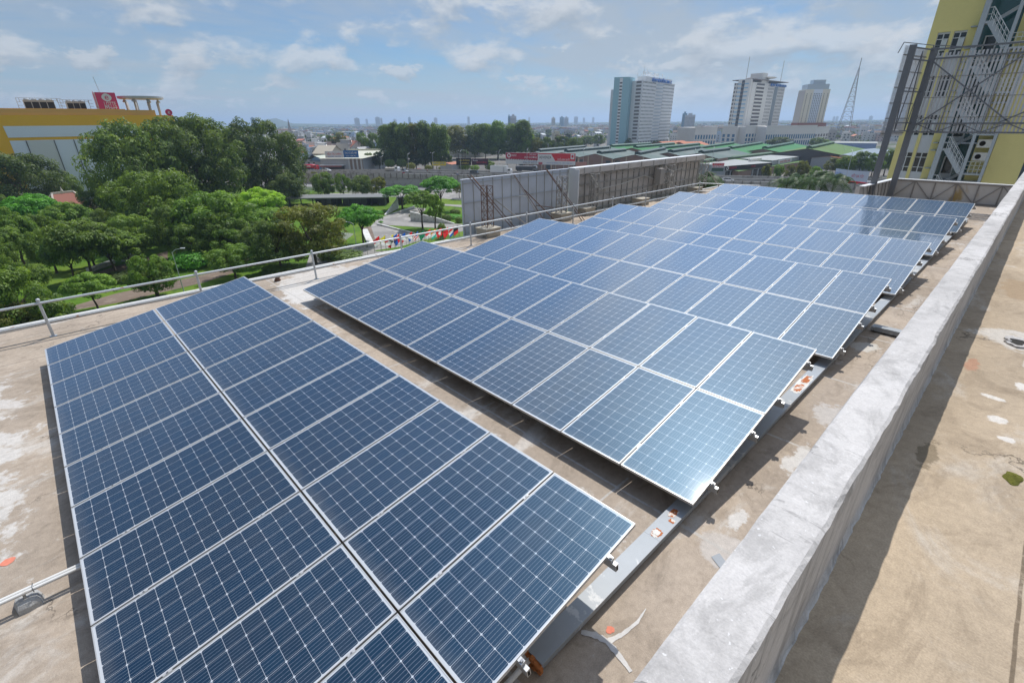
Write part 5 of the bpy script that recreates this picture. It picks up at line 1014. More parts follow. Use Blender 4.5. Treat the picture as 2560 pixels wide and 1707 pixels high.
for i in range(13): x = L*.02+i*L*.035; b.face([(x, -.03, zbl+hB*(.405-.006*i)), (x+L*.02, -.03, zbl+hB*(.40-.006*i)), (x+L*.027, -.03, zbl+hB*(.45-.006*i)), (x+L*.007, -.03, zbl+hB*(.455-.006*i))])
b.build('stripe', [blkl], k)
def disc(k, cx, cz, r0, r1, mat, y=-.05, n=24, sq=1.):
    b = MB(); b.grid([[(cx+r*math.cos(2*math.pi*i/n)*sq, y, cz+r*math.sin(2*math.pi*i/n)) for i in range(n)] for r in (r0, r1)], 0, False, True); return b.build('emblem', [mat], k)
disc(k, L*.05, zbl+hB*.75, hB*.10, hB*.19, whl)
Ft = lambda x, z: frame3((L*x, -.06, zbl+hB*z), (1, 0, 0))
text('CADIVI', 1.6, whl, Ft(.12, .76), k, width=L*.08); text('QUỐC KHÁNH', 1.0, whl, Ft(.4, .85), k, width=L*.1); text('DUY KHƯƠNG', 1.5, whl, Ft(.37, .60), k, width=L*.18); text('CÔNG TY TNHH THƯƠNG MẠI', .7, bluel, Ft(.36, .22), k, width=L*.2); text('TP. BIÊN HÒA - ĐỒNG NAI', .7, blkl, Ft(.36, .10), k, width=L*.2)
text('ADVENZA', 2.0, blkl, Ft(.58, .62), k, width=L*.17); text('KHỐI ANH NHẬT', 1.3, whl, Ft(.84, .46), k, width=L*.17); text('HOTLINE', .7, whl, Ft(.512, .11), k, width=L*.04); text('WWW.ADVENZA.VN - 0251 3 822 822', .7, bluel, Ft(.78, .15), k, width=L*.36)
b = MB(); b.box(L*.935, L*.985, -.05, 0, zbl+hB*.5, zbl+hB*.95); b.build('logo_plate', [wh_m], k); disc(k, L*.96, zbl+hB*.74, 0, hB*.12, adred2, -.08, 16, .8)
b = MB(); [b.bar((x, .3, 0), (x, .3, zbl), .35) for x in np.linspace(1, L-1, 8)]; b.build('leg', [fr_m], k)
# brick gabled halls with ridge vents
brickw = pbr('brick_wall', (.27, .185, .155), .9, var=.08, vscale=.2); creamw = pbr('cream_pilaster', (.45, .39, .30), .9); doorw = pbr('hall_door', (.06, .085, .09), .7)
RM = dict(grey=pbr('roof_grey_green', (.145, .185, .175), .9, spec=.08, var=.10, vscale=.06, stain=(.18, .21, .20), sscale=.05), green=pbr('roof_green', (.08, .215, .10), .9, spec=.08, var=.10, vscale=.06, stain=(.09, .20, .10), sscale=.05), lime=pbr('roof_lime', (.13, .205, .085), .9, spec=.08, var=.10, vscale=.05, stain=(.13, .185, .075), sscale=.05), blue=pbr('roof_bluegrey', (.25, .30, .34), .9, spec=.08, var=.06, vscale=.06), white=pbr('roof_white', (.36, .375, .365), .9, spec=.08, var=.08, vscale=.1), orange=pbr('roof_orange', (.50, .20, .07), .9, spec=.08, var=.05, vscale=.1), terra=pbr('roof_terracotta', (.45, .20, .13), .9, spec=.08, var=.08, vscale=.2))
VM = dict(grey=pbr('vent_dark', (.045, .075, .075), .6), green=pbr('vent_green', (.04, .10, .07), .6), lime=pbr('vent_lime', (.06, .12, .06), .6))
def hall(near, far, w_, zr, roof, label, vent=True, ext0=4., ext1=6., fall=2.4, wl=None, wr=None, name='gabled_hall', group='gabled industrial halls', wallm=None):
    N = G(*near, zr); Fa = G(*far, zr); d = Vector((Fa[0]-N[0], Fa[1]-N[1])); L = d.length; k = thing(name, label, 'hall', (N[0], N[1], ZGR), math.atan2(d.y, d.x)-math.pi/2, group)
    h = zr-ZGR; wl = wl or w_; wr = wr or w_; y0, y1 = -ext0, L+ext1; hl, hr = h-fall*wl/w_, h-fall*wr/w_
    b = MB(); b.face([(-wl, y0, 0), (wr, y0, 0), (wr, y0, hr), (0, y0, h-.1), (-wl, y0, hl)]); b.face([(wr, y1, 0), (-wl, y1, 0), (-wl, y1, hl), (0, y1, h-.1), (wr, y1, hr)]); b.face([(wr, y0, 0), (wr, y1, 0), (wr, y1, hr), (wr, y0, hr)]); b.face([(-wl, y1, 0), (-wl, y0, 0), (-wl, y0, hl), (-wl, y1, hl)]); b.build('wall', [wallm or brickw], k)
    b = MB(); b.face([(0, y0-.6, h), (0, y1+.6, h), (-wl-.4, y1+.6, hl-.05), (-wl-.4, y0-.6, hl-.05)][::-1]); b.face([(0, y0-.6, h), (wr+.4, y0-.6, hr-.05), (wr+.4, y1+.6, hr-.05), (0, y1+.6, h)]); b.build('roof', [RM[roof]], k)
    if vent:
        v = VM.get(roof, VM['grey']); b = MB(); b.grid([[(-1.5, y, h-.3), (-1.7, y, h+.9), (0, y, h+1.5), (1.7, y, h+.9), (1.5, y, h-.3)] for y in (0, L)]); b.face([(-1.5, 0, h-.3), (1.5, 0, h-.3), (1.7, 0, h+.9), (0, 0, h+1.5), (-1.7, 0, h+.9)]); b.build('ridge_vent', [v], k)
    return k, y0
RZ = -13.
H_ = 'with a %s roof, %s'
for near, far, w_, roof, lab, zf in [((900, 833), (1310, 797), 13, 'grey', 'behind the red white billboard', Z3), ((1150, 838), (1540, 802), 12, 'grey', 'with a lime roof patch, next to the billboard', Z3), ((1450, 852), (1680, 828), 11.5, 'grey', 'with short vent, in front of the teal hospital tower', Z3), ((1800, 860), (2035, 816), 12, 'grey', 'above the middle of the long billboard', Z3), ((1560, 790), (1910, 768), 12, 'green', 'at the foot of the teal hospital tower', Z3), ((1780, 800), (2125, 768), 12, 'green', 'below the terracotta roofs', Z3), ((45, 990), (385, 955), 12, 'green', 'first east of the terracotta roofs', Z4), ((385, 990), (695, 945), 13, 'green', 'in front of the blue striped tower', Z4), ((675, 990), (955, 945), 13, 'green', 'with the conical tree at its corner', Z4), ((990, 990), (1240, 945), 13, 'green', 'below the long white podium', Z4), ((130, 1022), (380, 985), 11, 'grey', 'behind the end of the long billboard', Z4), ((410, 1030), (655, 1000), 12, 'grey', 'with dark gable beside the red shop sign', Z4)]:
    k, y0 = hall(zf(*near), zf(*far), w_, RZ if roof == 'grey' else -13.5, roof, '%s roofed vented hall %s' % ({'grey': 'grey green', 'green': 'bright green'}[roof], lab))
    if roof == 'grey':
        hh = RZ-ZGR
        b = MB(); b.box(-w_+1, -w_+3.6, y0-.1, y0, 0, hh-3.5); b.box(w_-4.5, w_-1.5, y0-.1, y0, 0, hh-3.5); b.build('door', [doorw], k)
        b = MB(); [b.box(x-.35, x+.35, y0-.2, y0-.02, 0, hh-fall_) for x, fall_ in ((-w_+.4, 2.6), (-w_*.4, 1.3), (w_*.4, 1.3), (w_-.4, 2.6))]; b.build('pilaster', [creamw], k)
p = G(*Z3(1290, 850), -14); 
k, y0 = hall(Z4(415, 1112), Z4(1305, 1012), 17, -16.6, 'lime', 'long lime green roofed hall behind the white shop roofs', True, 2, 2, 2.6, 9, 22); k, y0 = hall(Z4(1395, 988), Z4(1605, 942), 26, -12.5, 'lime', 'lime green roofed hall with dark grey gable near the steel post', True, 3, 3, 4.5, None, None, 'gabled_hall', 'gabled industrial halls', pbr('dark_gable', (.10, .095, .095), .8))
hall(Z3(2010, 745), Z3(2200, 735), 12, -12.5, 'terra', 'terracotta tiled roof hall beside the foot of the hospital tower', False, 2, 2, 3); hall(Z3(2200, 748), Z4(390, 925), 13, -13., 'terra', 'second terracotta tiled hall in front of the striped tower podium', False, 2, 2, 3)
# white roofed shops in the right distance
def flatshop(pl, pr, dep, h, label, roof, wallm, drop=1.2, zb=ZGR):
    P0, P1 = G(*pl, zb), G(*pr, zb); k, L = brd('roadside_shop', label, 'building', P0, P1, dep, 'roadside shops')
    b = MB(); b.box(0, L, 0, dep, 0, h); b.build('wall', [wallm], k); b = MB(); b.face([(-.4, -.6, h+.05), (L+.4, -.6, h+.05), (L+.4, dep, h+drop), (-.4, dep, h+drop)]); b.box(-.4, L+.4, dep-.1, dep, h-.1, h+drop-.01); b.build('roof', [RM[roof]], k); return k, L
k, L = flatshop(Z4(612, 1275), Z4(1030, 1235), 24, 6.6, 'white roofed shop with a black fascia behind the solar array corner', 'white', wallg, .5)
b = MB(); b.box(0, L, -.5, -.05, 4.4, 6.6); fs = b.build('fascia', [blkl], k); text('YAMAHA', 1.6, redt, frame3((L*.14, -.56, 5.5), (1, 0, 0)), fs, width=L*.16); text('MOTOR', 1.3, redt, frame3((L*.58, -.56, 5.5), (1, 0, 0)), fs, width=L*.09); disc(fs, L*.035, 5.5, .5, .9, whl, -.56)
b = MB(); [b.box(L*.02+i*L*.12, L*.02+i*L*.12+L*.09, -.12, 0, 0, 4.0) for i in range(8)]; b.build('shopfront', [glass_m], k)
for i in range(5): b = MB(); b.box(L*.86+i*2.0, L*.86+i*2.0+1.5, 9, 10.6, 6.9, 8.4); b.build('roof_unit', [ac_m], k)
k, L = flatshop(Z4(1035, 1215), Z4(1420, 1140), 24, 6.8, 'long white roofed shop row with a red and white banner', 'white', wallg, .5)
b = MB(); b.box(L*.12, L*.42, -.5, -.1, 3.6, 7.0); bn = b.build('banner', [wh_m], k); text('KHUYẾN MÃI', 1.6, redt, frame3((L*.27, -.55, 5.3), (1, 0, 0)), bn, width=L*.22)
k, L = flatshop(Z4(1425, 1150), Z4(1600, 1110), 24, 6.5, 'pale blue roofed shed between the white shop row and orange roof', 'blue', wallg, 1.0)
hall(Z4(1600, 1060), Z4(1720, 1040), 10, -16.5, 'orange', 'low shed with a bright orange roof among street trees', False, 2, 2, 1.2, None, None, 'low_shed', None, wallg)
hall(Z4(1720, 1045), Z4(1990, 990), 16, -15.5, 'blue', 'pale blue grey roofed shed behind the street trees', False, 2, 2, 1.8, None, None, 'low_shed', None, wallg)
hall(Z4(1640, 925), Z4(1985, 928), 7, -14, 'white', 'long white market roof with blue stalls beneath', False, 2, 2, 1.0, None, None, 'market_shed', None, pbr('stall_blue', (.25, .35, .55), .7))
p0, p1 = G(*Z4(505, 1200), ZD), G(*Z4(612, 1200), ZD); k, L = brd('shop_sign', 'red and white shop sign with green lower board at the end of the long billboard', 'sign', p0, p1, 1, None, ZD)
zt1 = zat(*Z4(505, 1122), p0)-ZD; b = MB(); b.box(0, L, 0, .3, zt1*.45, zt1); b.build('board', [wh_m], k); b = MB(); b.box(0, L, -.03, 0, zt1*.72, zt1); b.build('red_field', [adred2], k); b = MB(); b.box(0, L, -.02, .28, zt1*.02, zt1*.43); b.build('green_board', [pbr('green_board', (.05, .10, .07), .7)], k)
text('THIẾT BỊ MÁY XÂY DỰNG', .8, whl, frame3((L*.5, -.06, zt1*.88), (1, 0, 0)), k, width=L*.9); text('BÁN XE TRẢ GÓP', 1.1, redt, frame3((L*.5, -.06, zt1*.58), (1, 0, 0)), k, width=L*.9)
# curved banner wall "CAM KẾT GIÁ TỐT"
p0, p1 = G(*Z4(1605, 1290), ZD), G(*Z4(1905, 1330), ZD); k, L = brd('banner_shop', 'shop with a big curved white banner in red lettering above red frames', 'shop', p0, p1, 8, None, ZD-1.5)
zt1 = zat(*Z4(1760, 1185), (p0+p1)/2)-ZD+1.5
b = MB(); rows = [[(L*i/12, -1.2+5*((i/12-.5)**2)*1.3, z) for z in (zt1*.42, zt1*1.0)] for i in range(13)]; b.grid(rows); bn = b.build('banner', [pbr('pale_banner', (.55, .62, .72), .7)], k)
text('CAM KẾT GIÁ TỐT', 1.3, redt, frame3((L*.72, -1.1, zt1*.70), (1, 0, 0)), bn, width=L*.48); text('TRÙM SẮM LAPTOP', 1.1, bluel, frame3((L*.26, -1.0, zt1*.75), (1, 0, 0)), bn, width=L*.36); text('TƯ VẤN 24/7', .7, bluel, frame3((L*.5, -1.35, zt1*.53), (1, 0, 0)), bn, width=L*.14)
b = MB(); b.box(0, L, .5, 8, 0, zt1*.4); b.build('wall', [dg_m], k); b = MB(); [b.box(L*i/4-.4, L*i/4+.4, .2, .5, 0, zt1*.4) for i in range(5)]; b.box(0, L, .2, .5, zt1*.33, zt1*.4); b.build('frame', [adred2], k)
# small roadside signs
def board(px0, px1, pyt, pyb, pyg, zf, col, label, txts, zb=ZD-1, name='roadside_sign'):
    p0, p1 = G(*zf(px0, pyg), zb), G(*zf(px1, pyg), zb); k, L = brd(name, label, 'sign', p0, p1, 1, None, zb); t0, t1 = zat(*zf(px0, pyb), p0)-zb, zat(*zf(px0, pyt), p0)-zb
    b = MB(); b.box(0, L, 0, .25, t0, t1); b.build('board', [col], k); b = MB(); b.bar((L*.1, .15, 0), (L*.1, .15, t0), .2); b.bar((L*.9, .15, 0), (L*.9, .15, t0), .2); b.build('leg', [fr_m], k)
    for tx, m_, fx, fz, fw in txts: text(tx, 1, m_, frame3((L*fx, -.05, t0+(t1-t0)*fz), (1, 0, 0)), k, width=L*fw)
yel_b = pbr('yellow_board', (.62, .50, .06), .6)
board(1755, 1880, 566, 600, 640, Z2, yel_b, 'small yellow roadside sign with a red roofed kiosk next to it', [('RỬA XE - GIỮ XE', bluel, .5, .6, .8)])
board(1975, 2110, 530, 595, 645, Z2, blkl, 'black roadside banner with yellow lettering, beside the conical tree', [('HẢI ĐĂNG', yel_b, .55, .65, .7), ('CAMERA', yel_b, .55, .25, .6)]); board(2115, 2265, 535, 595, 645, Z2, pbr('plum_board', (.06, .03, .05), .6), 'dark plum roadside banner with white lettering', [('Auto', whl, .22, .7, .3), ('BẢO DƯỠNG', redt, .6, .4, .6)])
board(1235, 1335, 932, 972, 985, Z3, pbr('rusty_board', (.42, .22, .18), .8), 'half torn white and rust red banner at the end of the red billboard', [])
hall(Z2(1885, 572), Z2(1965, 562), 4, -17, 'terra', 'small kiosk with a red edged roof by the yellow sign', False, 1, 1, .8, None, None, 'kiosk', None, wallg)
# white curved building with a colonnaded top floor among trees
p0, p1 = G(*Z2(1890, 520), ZGR), G(*Z2(2195, 525), ZGR); k, L = brd('curved_building', 'old pale building with rounded corner and open colonnade on its top floor', 'building', p0, p1, 20)
hA = zat(*Z2(1890, 385), p0)-ZGR; b = MB(); poly = [(0, 0), (L*.75, 0)]+[(L*.75+L*.25*math.sin(a), L*.25-L*.25*math.cos(a)) for a in np.linspace(.2, 1.57, 7)]+[(L, 25), (0, 25)]
oldw = pbr('old_white_wall', (.52, .50, .44), .9, var=.1, vscale=.2, stain=(.36, .34, .29), sscale=.2); b.prism(poly, 0, hA*.78); b.build('wall', [oldw], k); b = MB(); b.prism([(x, y) for x, y in poly], hA*.96, hA); b.build('roof', [oldw], k)
b = MB(); [b.box(L*i/16-.3, L*i/16+.3, .1, .7, hA*.78, hA*.96) for i in range(13)]; b.prism([(.5, 3), (L-.5, 3), (L-.5, 24), (.5, 24)], hA*.78, hA*.955); b.build('colonnade', [pbr('colonnade_ochre', (.45, .38, .26), .9)], k)
for i, (x, z) in enumerate([(.72, .5), (.82, .5), (.80, .18), (.9, .18), (.6, .2), (.5, .5)]): b = MB(); b.box(L*x, L*x+1.3, -.5, .3+L*.25*max(0, (x-.75)*2.2), hA*z, hA*z+2.2); b.build('window', [glass_m], k)

# ================================================================== YELLOW STORE with roof sign
SX = -262.
def sp(x, y): q = PX(*Z1(x, y), SX); return (q[1], q[2])
sy_m = pbr('store_yellow', (.82, .45, .02), .8, var=.04, vscale=.1); so_m = pbr('store_ochre', (.60, .36, .10), .8, var=.05, vscale=.1); sw_m = pbr('store_panel', (.70, .75, .86), .6, var=.03, vscale=.2); sg_m = pbr('store_grey_panel', (.64, .65, .66), .7, var=.03, vscale=.1)
y0, zt0 = sp(0, 378); y1 = sp(1330, 420)[0]; zb1 = sp(0, 424)[1]; zw1 = sp(20, 510)[1]; zo = sp(70, 606)[1]
k = thing('yellow_store', 'large yellow store building with pale slanted wall panels behind the big trees', 'store', (SX, 0, ZGR))
ZS = -ZGR
yw0 = sp(22, 513)[0]; yw1 = sp(150, 900)[0]
b = MB(); b.box(-60, 0, y0-60, y1, 0, zb1+ZS); b.build('wall', [sy_m], k)
b = MB(); b.box(-60, -.8, y0-60, y1-6, zb1+ZS, zt0+ZS); b.box(-59, -1.2, y0-59, y1-16, zt0+ZS+.002, zt0+ZS+.3); b.build('parapet', [so_m], k)
b = MB(); b.face([(.1, yw0, zw1+ZS), (.1, yw0+.2, zo+ZS+.3), (.1, y1-14, zo+ZS+.3), (.1, y1-14, zw1+ZS)][::-1]); b.build('upper_panel', [sw_m], k)
b = MB(); b.face([(.1, yw0+.2, zo+ZS-.7), (.1, yw0+.3, 1), (.1, y1-14, 1), (.1, y1-14, zo+ZS-.7)][::-1]); b.build('lower_panel', [sw_m], k)
ga, gb, gc = sp(200, 625)[0], sp(415, 620)[0], sp(565, 612)[0]
b = MB(); b.face([(.16, ga, zo+ZS-.9), (.16, ga, 1), (.16, gb, 1), (.16, gb, zo+ZS-.9)][::-1]); b.build('grey_panel', [sg_m], k)
b = MB(); [b.box(.1, .3, q-.12, q+.12, 1, zo+ZS-.8) for q in (ga, gb, gc)]; b.build('joint', [dg_m], k)
mg_m = pbr('chiller_grey', (.42, .43, .43), .6, .2); 
def chiller(x0, x1, yt, yb, n_, lab):
    a_, zt_ = sp(x0, yt); c_, zb_ = sp(x1, yb); L = c_-a_; kk = thing('cooling_unit', lab, 'cooling unit', (SX-10, a_, zt0+.3), 0, 'cooling units on the store roof'); Hh = (zt_-zt0)*1.06
    b = MB(); b.box(-6, 0, 0, L, 0, Hh*.92); b.build('casing', [mg_m], kk); b = MB(); [b.box(.01, .1, L*(i+.06)/n_, L*(i+.94)/n_, Hh*.06, Hh*.72) for i in range(n_)]; b.build('louver', [dark_m], kk)
    b = MB(); [b.lathe([(.8, 0), (.9, .3), (.7, .5)], (-3, L*(i+.5)/n_, Hh*.92), 10) for i in range(n_)]; b.build('fan_stack', [mg_m], kk)
    b = MB(); [b.bar((.4, -1+(L+2)*i/7, Hh*.7), (.4, -1+(L+2)*i/7, Hh*1.12), .12) for i in range(8)]; b.bar((.4, -1, Hh*1.1), (.4, L+1, Hh*1.1), .12); b.bar((.4, -1, Hh*.9), (.4, L+1, Hh*.9), .1)
    for q in (-1.8, L+1.2): [b.bar((0, q, z), (0, q+1.2, z), .12) for z in (Hh*.35, Hh*.7, Hh*1.1)]; b.bar((0, q, 0), (0, q, Hh*1.1), .14)
    b.build('gantry', [fr_m], kk)
chiller(180, 450, 305, 378, 4, 'grey cooling unit with four black louvers on the store roof'); chiller(525, 695, 318, 380, 3, 'grey cooling unit with three black louvers next to the red sign')
a_, zt_ = sp(735, 252); c_, zb_ = sp(935, 388); L = c_-a_; Hs = zt_-zt0; k = thing('roof_sign', 'big red box sign with white lettering on the yellow store roof', 'sign', (SX-4, a_, zt0+.3))
pk_m = pbr('sign_red', (.60, .03, .11), .5, var=.04, vscale=.3); b = MB(); b.box(-7, 0, 0, L, 0, Hs); b.build('box', [pk_m], k)
b = MB(); b.box(-6.8, -.2, -.12, 0, .1, Hs-.1); b.build('side_face', [wh_m], k)
b = MB(); n = 40; pts = []
for i in range(n): q = 2*math.pi*i/n; e = lambda v: math.copysign(abs(v)**1.12, v); pts.append((.06, L*.52+Hs*.27*e(math.cos(q)), Hs*.70+Hs*.24*e(math.sin(q))))
b.face(pts); b.build('emblem', [wh_m], k)
MF = lambda y, z, x=.1: frame3((x, y, z), (0, 1, 0))
text('e', Hs*.5, pk_m, MF(L*.52, Hs*.72), k); text('LOTTE', 2.2, whl, MF(L*.60, Hs*.30), k, width=L*.58); text('Mart', 3.0, whl, MF(L*.60, Hs*.06), k, width=L*.62)
M2 = Matrix(((1, 0, 0, 0), (0, 0, 0, 0), (0, 0, 1, 0), (0, 0, 0, 1)))
b = MB(); pts = [(-3.4+1.5*math.cos(q)**3*1.0+.6*math.cos(q), -.16, Hs*.70+2.6*math.sin(q)) for q in np.linspace(0, 6.1, 22)]; b.face(pts); b.build('emblem', [pk_m], k)
text('Mart', 1.6, pk_m, frame3((-3.4, -.2, Hs*.16), (1, 0, 0)), k, width=5); text('LOTTE', 1.2, pk_m, frame3((-3.4, -.2, Hs*.32), (1, 0, 0)), k, width=5)
b = MB(); b.bar((-2, L*.3, Hs), (-2, L*.22, Hs+5.5), .12); b.build('antenna', [fr_m], k)
a_, zt_ = sp(925, 272); c_, zb_ = sp(1295, 296); cy_ = (a_+c_)/2; Rr = (c_-a_)/2; k = thing('rotunda_canopy', 'round grey concrete ring canopy on slender flared columns over the store corner', 'canopy', (SX-Rr-2, cy_, zt0))
Hc = zt_-zt0; cg_m = pbr('canopy_concrete', (.42, .44, .46), .85, var=.08, vscale=.3)
b = MB(); b.grid([[(r*math.cos(q), r*math.sin(q), z) for q in np.linspace(0, 6.2832, 41)[:-1]] for r, z in ((Rr*.66, Hc-1.0), (Rr*.92, Hc-1.0), (Rr, Hc-.8), (Rr, Hc), (Rr*.66, Hc), (Rr*.66, Hc-1.0))], 0, False, True); b.build('ring', [cg_m], k)
for i in range(8):
    q = 6.2832*i/8+.2; b = MB(); r = Rr*.72; b.tube([(r*math.cos(q), r*math.sin(q), -3), (r*math.cos(q), r*math.sin(q), Hc*.6), (r*1.12*math.cos(q), r*1.12*math.sin(q), Hc-1.6)], [.45, .45, .75], 8); b.build('column', [cg_m], k)
q0 = sp(1290, 405); k = thing('round_sign', 'small round red sign with white emblem at the corner of the yellow store', 'sign', (SX+2, q0[0], q0[1]))
b = MB(); b.tube([(-.4, 0, 0), (.1, 0, 0)], 1.25, 24); b.build('disc', [pk_m], k); text('e', 1.9, whl, MF(0, .1, .13), k); b = MB(); b.bar((-.4, .2, -1.2), (-1.4, .4, -5), .3); b.build('bracket', [so_m], k)

# ================================================================== TOWERS
def dz_for(px, py, z): d = ray(px, py); return (z-CAM[2])/d[2]*math.hypot(d[0], d[1])
def v2(p): return Vector((p[0], p[1]))
def windows(k, P, Q, cols, rows, zs, w_, h_, mat, skip=None, cap=95, name='window', off=.12):
    """grid of windows on the wall from P to Q (2-D, local to k): the nearest ones as parts, the rest as one stuff part"""
    d = (Q-P); L = d.length; d = d/L; nn = Vector((d.y, -d.x)); rest = MB(); cnt = 0
    for ci in range(cols):
        for ri in range(rows):
            if skip and skip(ci, ri): continue
            c_ = P+d*(L*(ci+.5)/cols); b = rest if cnt >= cap else MB(); z = zs(ri); a_ = c_-d*w_/2+nn*off; e_ = c_+d*w_/2+nn*off
            pts = [(a_.x, a_.y, z), (e_.x, e_.y, z), (e_.x, e_.y, z+h_), (a_.x, a_.y, z+h_)]; b.face(pts); i_ = -nn*off*1.2
            for (p0, p1) in ((0, 1), (1, 2), (2, 3), (3, 0)): b.face([pts[p1], pts[p0], (pts[p0][0]+i_.x, pts[p0][1]+i_.y, pts[p0][2]), (pts[p1][0]+i_.x, pts[p1][1]+i_.y, pts[p1][2])])
            if b is not rest: b.build(name, [mat], k)
            cnt += 1
    if rest.f: structure(rest.build(name, [mat], k), 'stuff')
def walls(b, poly, z0, z1, mi=0): b.prism([(p.x, p.y) for p in poly], z0, z1, mi)
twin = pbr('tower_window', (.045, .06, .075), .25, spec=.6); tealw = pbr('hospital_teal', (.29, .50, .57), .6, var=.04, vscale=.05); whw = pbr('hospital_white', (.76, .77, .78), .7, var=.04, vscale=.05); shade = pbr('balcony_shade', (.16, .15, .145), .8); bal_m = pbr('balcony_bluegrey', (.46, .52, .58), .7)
# --- teal and white hospital
D = 600.; Lp, Kp = v2(atd(*Z3(1590, 157), D)), v2(atd(*Z3(1735, 156), D)); Sp = v2(atd(*Z3(1780, 157), D+16)); zT = zat(*Z3(1735, 156), Kp); org = Kp.copy()
k = thing('hospital_tower', 'tall hospital tower with teal stair block and white slab of window rows', 'tower', (org.x, org.y, ZGR)); Z0 = -ZGR; zT += Z0
Lp, Kp, Sp = Lp-org, Kp-org, Sp-org
b = MB(); walls(b, [Lp, Kp, Sp, Lp+(Sp-Kp)], 0, zT); b.build('stair_block', [tealw], k)
dF = (Kp-Lp).normalized(); nF = Vector((dF.y, -dF.x)); wF = (Kp-Lp).length
b = MB(); a0, a1 = Lp+dF*wF*.36, Lp+dF*wF*.55; walls(b, [a0+nF*.15, a1+nF*.15, a1, a0], 2, zT-1); b.build('white_strip', [whw], k)
b = MB(); back = Lp+(Sp-Kp)*.4; walls(b, [back-dF*5, back, back+(Sp-Kp)*.9, back-dF*5+(Sp-Kp)*.9], 0, zT*.84); b.build('rear_wing', [whw], k)
NR = 19; windows(k, a0+nF*.15, a1+nF*.15, 1, NR, lambda r: 6+r*(zT-9)/NR, (a1-a0).length*.85, (zT-9)/NR*.42, twin)
windows(k, Kp, Sp, 2, NR, lambda r: 6+r*(zT-9)/NR, 1.2, 1.6, twin, lambda c, r: c == 0)
K2 = v2(atd(*Z3(1855, 187), D))-org; A2 = v2(atd(*Z3(1780, 170), D+6))-org; z2 = zat(*Z3(1855, 187), K2+org); De = dz_for(*Z3(2145, 224), z2); E2 = v2(atd(*Z3(2140, 224), De))-org; z2 += Z0
b = MB(); poly = [A2, K2, E2, E2+(A2-K2)*1.3, A2+(E2-K2)*.0+(A2-K2)*.3]; walls(b, poly, 0, z2); b.build('white_slab', [whw], k)
b = MB(); walls(b, [A2.lerp(E2, .06), K2.lerp(E2, .1), E2.lerp(K2, .1), E2.lerp(K2, .12)+(A2-K2)], z2, z2+4.2); b.build('attic', [whw], k)
nE = Vector(((E2-K2).y, -(E2-K2).x)).normalized(); dE = (E2-K2).normalized(); LE = (E2-K2).length
b = MB(); fh = (z2-8)/17
for r in range(17): q0, q1 = K2+dE*LE*.40, K2+dE*LE*.62; walls(b, [q0+nE*.6, q1+nE*.6, q1, q0], 8+r*fh+.2, 8+r*fh+1.4)
b.build('balcony', [bal_m], k)
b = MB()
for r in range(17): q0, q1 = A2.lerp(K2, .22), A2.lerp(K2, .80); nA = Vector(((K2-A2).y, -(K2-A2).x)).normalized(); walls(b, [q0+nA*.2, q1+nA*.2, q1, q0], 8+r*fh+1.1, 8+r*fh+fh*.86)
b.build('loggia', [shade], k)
b = MB(); walls(b, [K2-dE*.5+nE*.6, E2+nE*.6, E2, K2-dE*.5], z2-.8, z2); walls(b, [K2+nE*.5, E2+nE*.5, E2, K2], 7.2, 8); b.build('cornice', [whw], k)
windows(k, K2, E2, 26, 17, lambda r: 8+r*fh+1.2, LE/26*.40, fh*.42, twin, lambda c, r: 10 <= c < 16)
windows(k, K2, E2, 20, 2, lambda r: 1.2+r*3.4, LE/20*.5, 2.2, twin)
mid = K2.lerp(E2, .55)+nE*.8; text('BỆNH VIỆN ĐỒNG NAI - 2', 4.5, bluel, frame3((mid.x, mid.y, z2+1.2), (dE.x, dE.y, 0)), k, width=LE*.62, extrude=.3)
mid = A2.lerp(E2, .42); text('ĐỒNG NAI - 2', 5., whl, frame3((mid.x, mid.y, zT+4.2), (dE.x, dE.y, 0)), k, width=LE*.62, extrude=.2, name='roof_lettering')
b = MB(); [b.bar((A2.lerp(E2, q).x, A2.lerp(E2, q).y, z2), (A2.lerp(E2, q).x, A2.lerp(E2, q).y, zT+4), .3) for q in np.linspace(.05, .8, 9)]; b.bar((K2.x, K2.y, z2), (K2.x, K2.y, z2+14), .2); b.build('roof_frame', [whw], k)
# --- striped tower with roof disc
D = 690.; Lp, Kp = v2(atd(*Z4(715, 404), D+14)), v2(atd(*Z4(885, 384), D)); zT = zat(*Z4(885, 384), Kp); De = dz_for(*Z4(1183, 415), zT); Ep = v2(atd(*Z4(1183, 415), min(De, D+90))); org = Kp.copy(); k = thing('striped_tower', 'white tower with light blue stripes, balconies and a round roof disc', 'tower', (org.x, org.y, ZGR)); zT += Z0
Lp, Ep, Kp = Lp-org, Ep-org, Vector((0, 0)); dL, dE = (Kp-Lp).normalized(), (Ep-Kp).normalized(); nL, nE = Vector((dL.y, -dL.x)), Vector((dE.y, -dE.x)); wL, wE = (Kp-Lp).length, (Ep-Kp).length
crw = pbr('tower_cream', (.76, .74, .70), .75, var=.04, vscale=.05); lb_m = pbr('stripe_blue', (.30, .50, .66), .7); brn = pbr('pergola_brown', (.24, .20, .17), .8)
b = MB(); walls(b, [Lp, Kp, Ep, Ep+(Lp-Kp)], 0, zT); q0, q1 = Lp+dL*wL*.30, Lp+dL*wL*.98; walls(b, [q0+nL*3, q1+nL*3, q1, q0], 0, zT+3); b.build('wall', [crw], k)
NR = 15; fh = (zT-4)/NR; b = MB()
for r in range(NR): walls(b, [q0+nL*3.15, q1+nL*3.15-dL*wL*.1, q1+nL*3-dL*wL*.1, q0+nL*3], 6+r*fh, 6+r*fh+1.3)
b.build('stripe', [lb_m], k)
